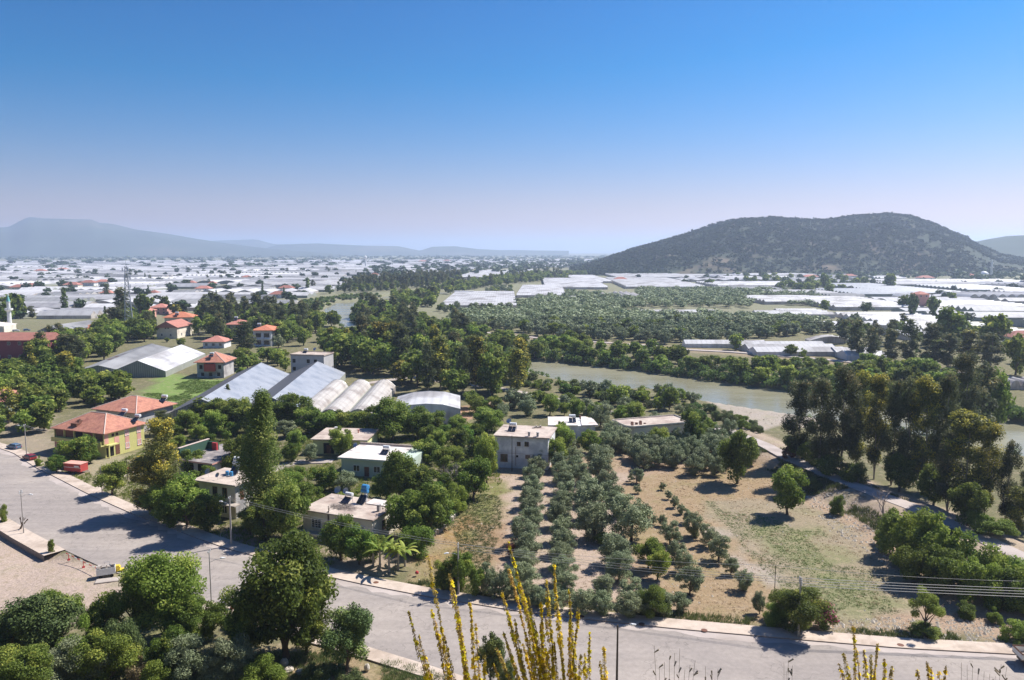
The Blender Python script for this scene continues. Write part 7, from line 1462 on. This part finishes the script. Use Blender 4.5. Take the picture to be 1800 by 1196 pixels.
tufts('bank_weeds', [(1330, 780), (1400, 800), (1480, 840), (1600, 890), (1730, 950), (1900, 1030), (1900, 1090), (1700, 1010), (1600, 960), (1500, 900), (1420, 870), (1330, 810)], 3600, (.5, 1.6), (.3, .9), 'scrub', 'scruffy weeds on the lane embankment', 'weeds', 45, z=1, leaves=14)
tufts('garden_grass', [(85, 845), (170, 830), (300, 770), (450, 740), (640, 740), (870, 720), (880, 850), (700, 960), (560, 1000), (330, 925), (200, 880)], 9000, (.5, 1.5), (.25, .8), 'bright', 'long grass and weeds in the village gardens', 'grass', 46, leaves=14)
tufts('meadow_grass', [(250, 695), (345, 664), (400, 668), (372, 692), (300, 722)], 2500, (.6, 1.4), (.2, .5), 'reed', 'green crop growing in the meadow by the glasshouses', 'grass', 47, leaves=12)
tufts('slope_weeds', [(380, 1150), (620, 1145), (790, 1190), (800, 1300), (100, 1300), (0, 1150)], 5200, (.4, 1.2), (.2, .7), 'scrub', 'dry weeds on the slope below the camera', 'weeds', 48, leaves=18, size=.4)
tufts('slope_weeds', [(460, 1250), (1900, 1250), (1900, 2600), (-300, 2600)], 4200, (.4, 1.1), (.2, .6), 'dry', 'dry grass on the steep hillside below the camera', 'weeds', 50, z=10, leaves=12, size=.4)
tufts('riverside_reeds', [(1005, 662), (1040, 662), (1105, 672), (1112, 678), (1050, 674), (1000, 668)], 900, (1.2, 2.4), (.8, 1.6), 'reed', 'green reeds on the islet in the river', 'reeds', 49, z=-2.5, leaves=22, size=2)
def stones(name, poly, n, sr, label, seed, z=0.0, mt='stone'):
    r_ = random.Random(seed); W_ = GP(poly, z); xs = [p[0] for p in W_]; ys = [p[1] for p in W_]; m = MB(); k = 0; P = []
    X_ = np.array([r_.uniform(min(xs), max(xs)) for _ in range(n*4)]); Y_ = np.array([r_.uniform(min(ys), max(ys)) for _ in range(n*4)]); ok = inpoly(X_, Y_, W_) & (segdist(X_, Y_, LANE) > 2.3) & (segdist(X_, Y_, KN) > 2.9); X_, Y_ = X_[ok][:n], Y_[ok][:n]; Z_ = Hgt(X_, Y_)
    for x, y, z_ in zip(X_, Y_, Z_):
        s_ = r_.uniform(*sr)*(1 if r_.random() < .85 else 2); v0 = len(m.v)
        for dx, dy, dz in ((1, 0, 0), (-.3, .9, 0), (-.8, -.5, 0), (.3, -.9, .1), (.1, .1, .8)): m.v.append((x+dx*s_*r_.uniform(.7, 1.2), y+dy*s_*r_.uniform(.7, 1.2), z_-.03+dz*s_))
        for f in ((0, 1, 4), (1, 2, 4), (2, 3, 4), (3, 0, 4)): m.f.append([v0+i for i in f]); m.m.append(0)
    tag(m.build(name, M[mt]), label, 'stones', kind='stuff')
stones('rubble', [(1400, 840), (1480, 870), (1540, 900), (1580, 940), (1560, 985), (1500, 950), (1440, 900)], 1500, (.06, .2), 'grey rubble spilling down the lane embankment', 51, 1)
stones('rubble', [(1450, 1095), (1560, 1085), (1700, 1090), (1800, 1110), (1900, 1120), (1900, 1150), (1600, 1134), (1450, 1120)], 1500, (.06, .2), 'pale stones along the pavement at the right', 52)
stones('orchard_stones', ALLF, 2600, (.04, .13), 'small stones scattered over the orchard soil', 53)
stones('lot_gravel', [(0, 930), (87, 990), (180, 1015), (230, 1040), (200, 1090), (80, 1110), (-60, 1120), (-60, 930)], 600, (.02, .05), 'loose gravel on the sunken lot', 54, -.9)
stones('sandbar_stones', [(1270, 715), (1340, 735), (1400, 745), (1380, 760), (1320, 755), (1285, 735)], 140, (.1, .25), 'driftwood and stones on the sandbar', 55, -2, 'wood')
m = MB(); rr_ = random.Random(4); wl = denser(GP([(718, 972), (742, 955), (768, 938), (790, 918), (806, 895)]), .8)
for (x, y) in wl: m.box(x-.4, y-.3, -.1, x+.4+rr_.random()*.2, y+.3, .5+rr_.random()*.4)
tag(m.build('stone_wall', M['stone']), 'low broken stone wall between the big tree and the grassy strip', 'wall')
o = MB().lathe([(0, .2), (.25, .3), (.3, .5), (.2, .7), (0, .75)], 8).build('red_bag', M['redpaint'], None, (*G(733, 1013), .1)); tag(o, 'crumpled red plastic bag lying in the roadside weeds', 'bag')
ge_ = G(798, 520); fx = empty('frame_shed', (ge_[0], ge_[1], 0), 0, 'open shed with a thin yellow-green frame at the corner of a white greenhouse', 'shed')
MB().box(0, 0, 4.5, 22, 12, 4.9).build('roof', M['plastic'], fx); MB().box(.5, 5, 0, 21.5, 5.3, 4.5).build('wall', M['greenwall'], fx)
for xx in (0, 7, 14, 21.6): MB().box(xx, 0, 0, xx+.4, .4, 4.5).build('post', M['paleyellow'], fx)
finish_labels()
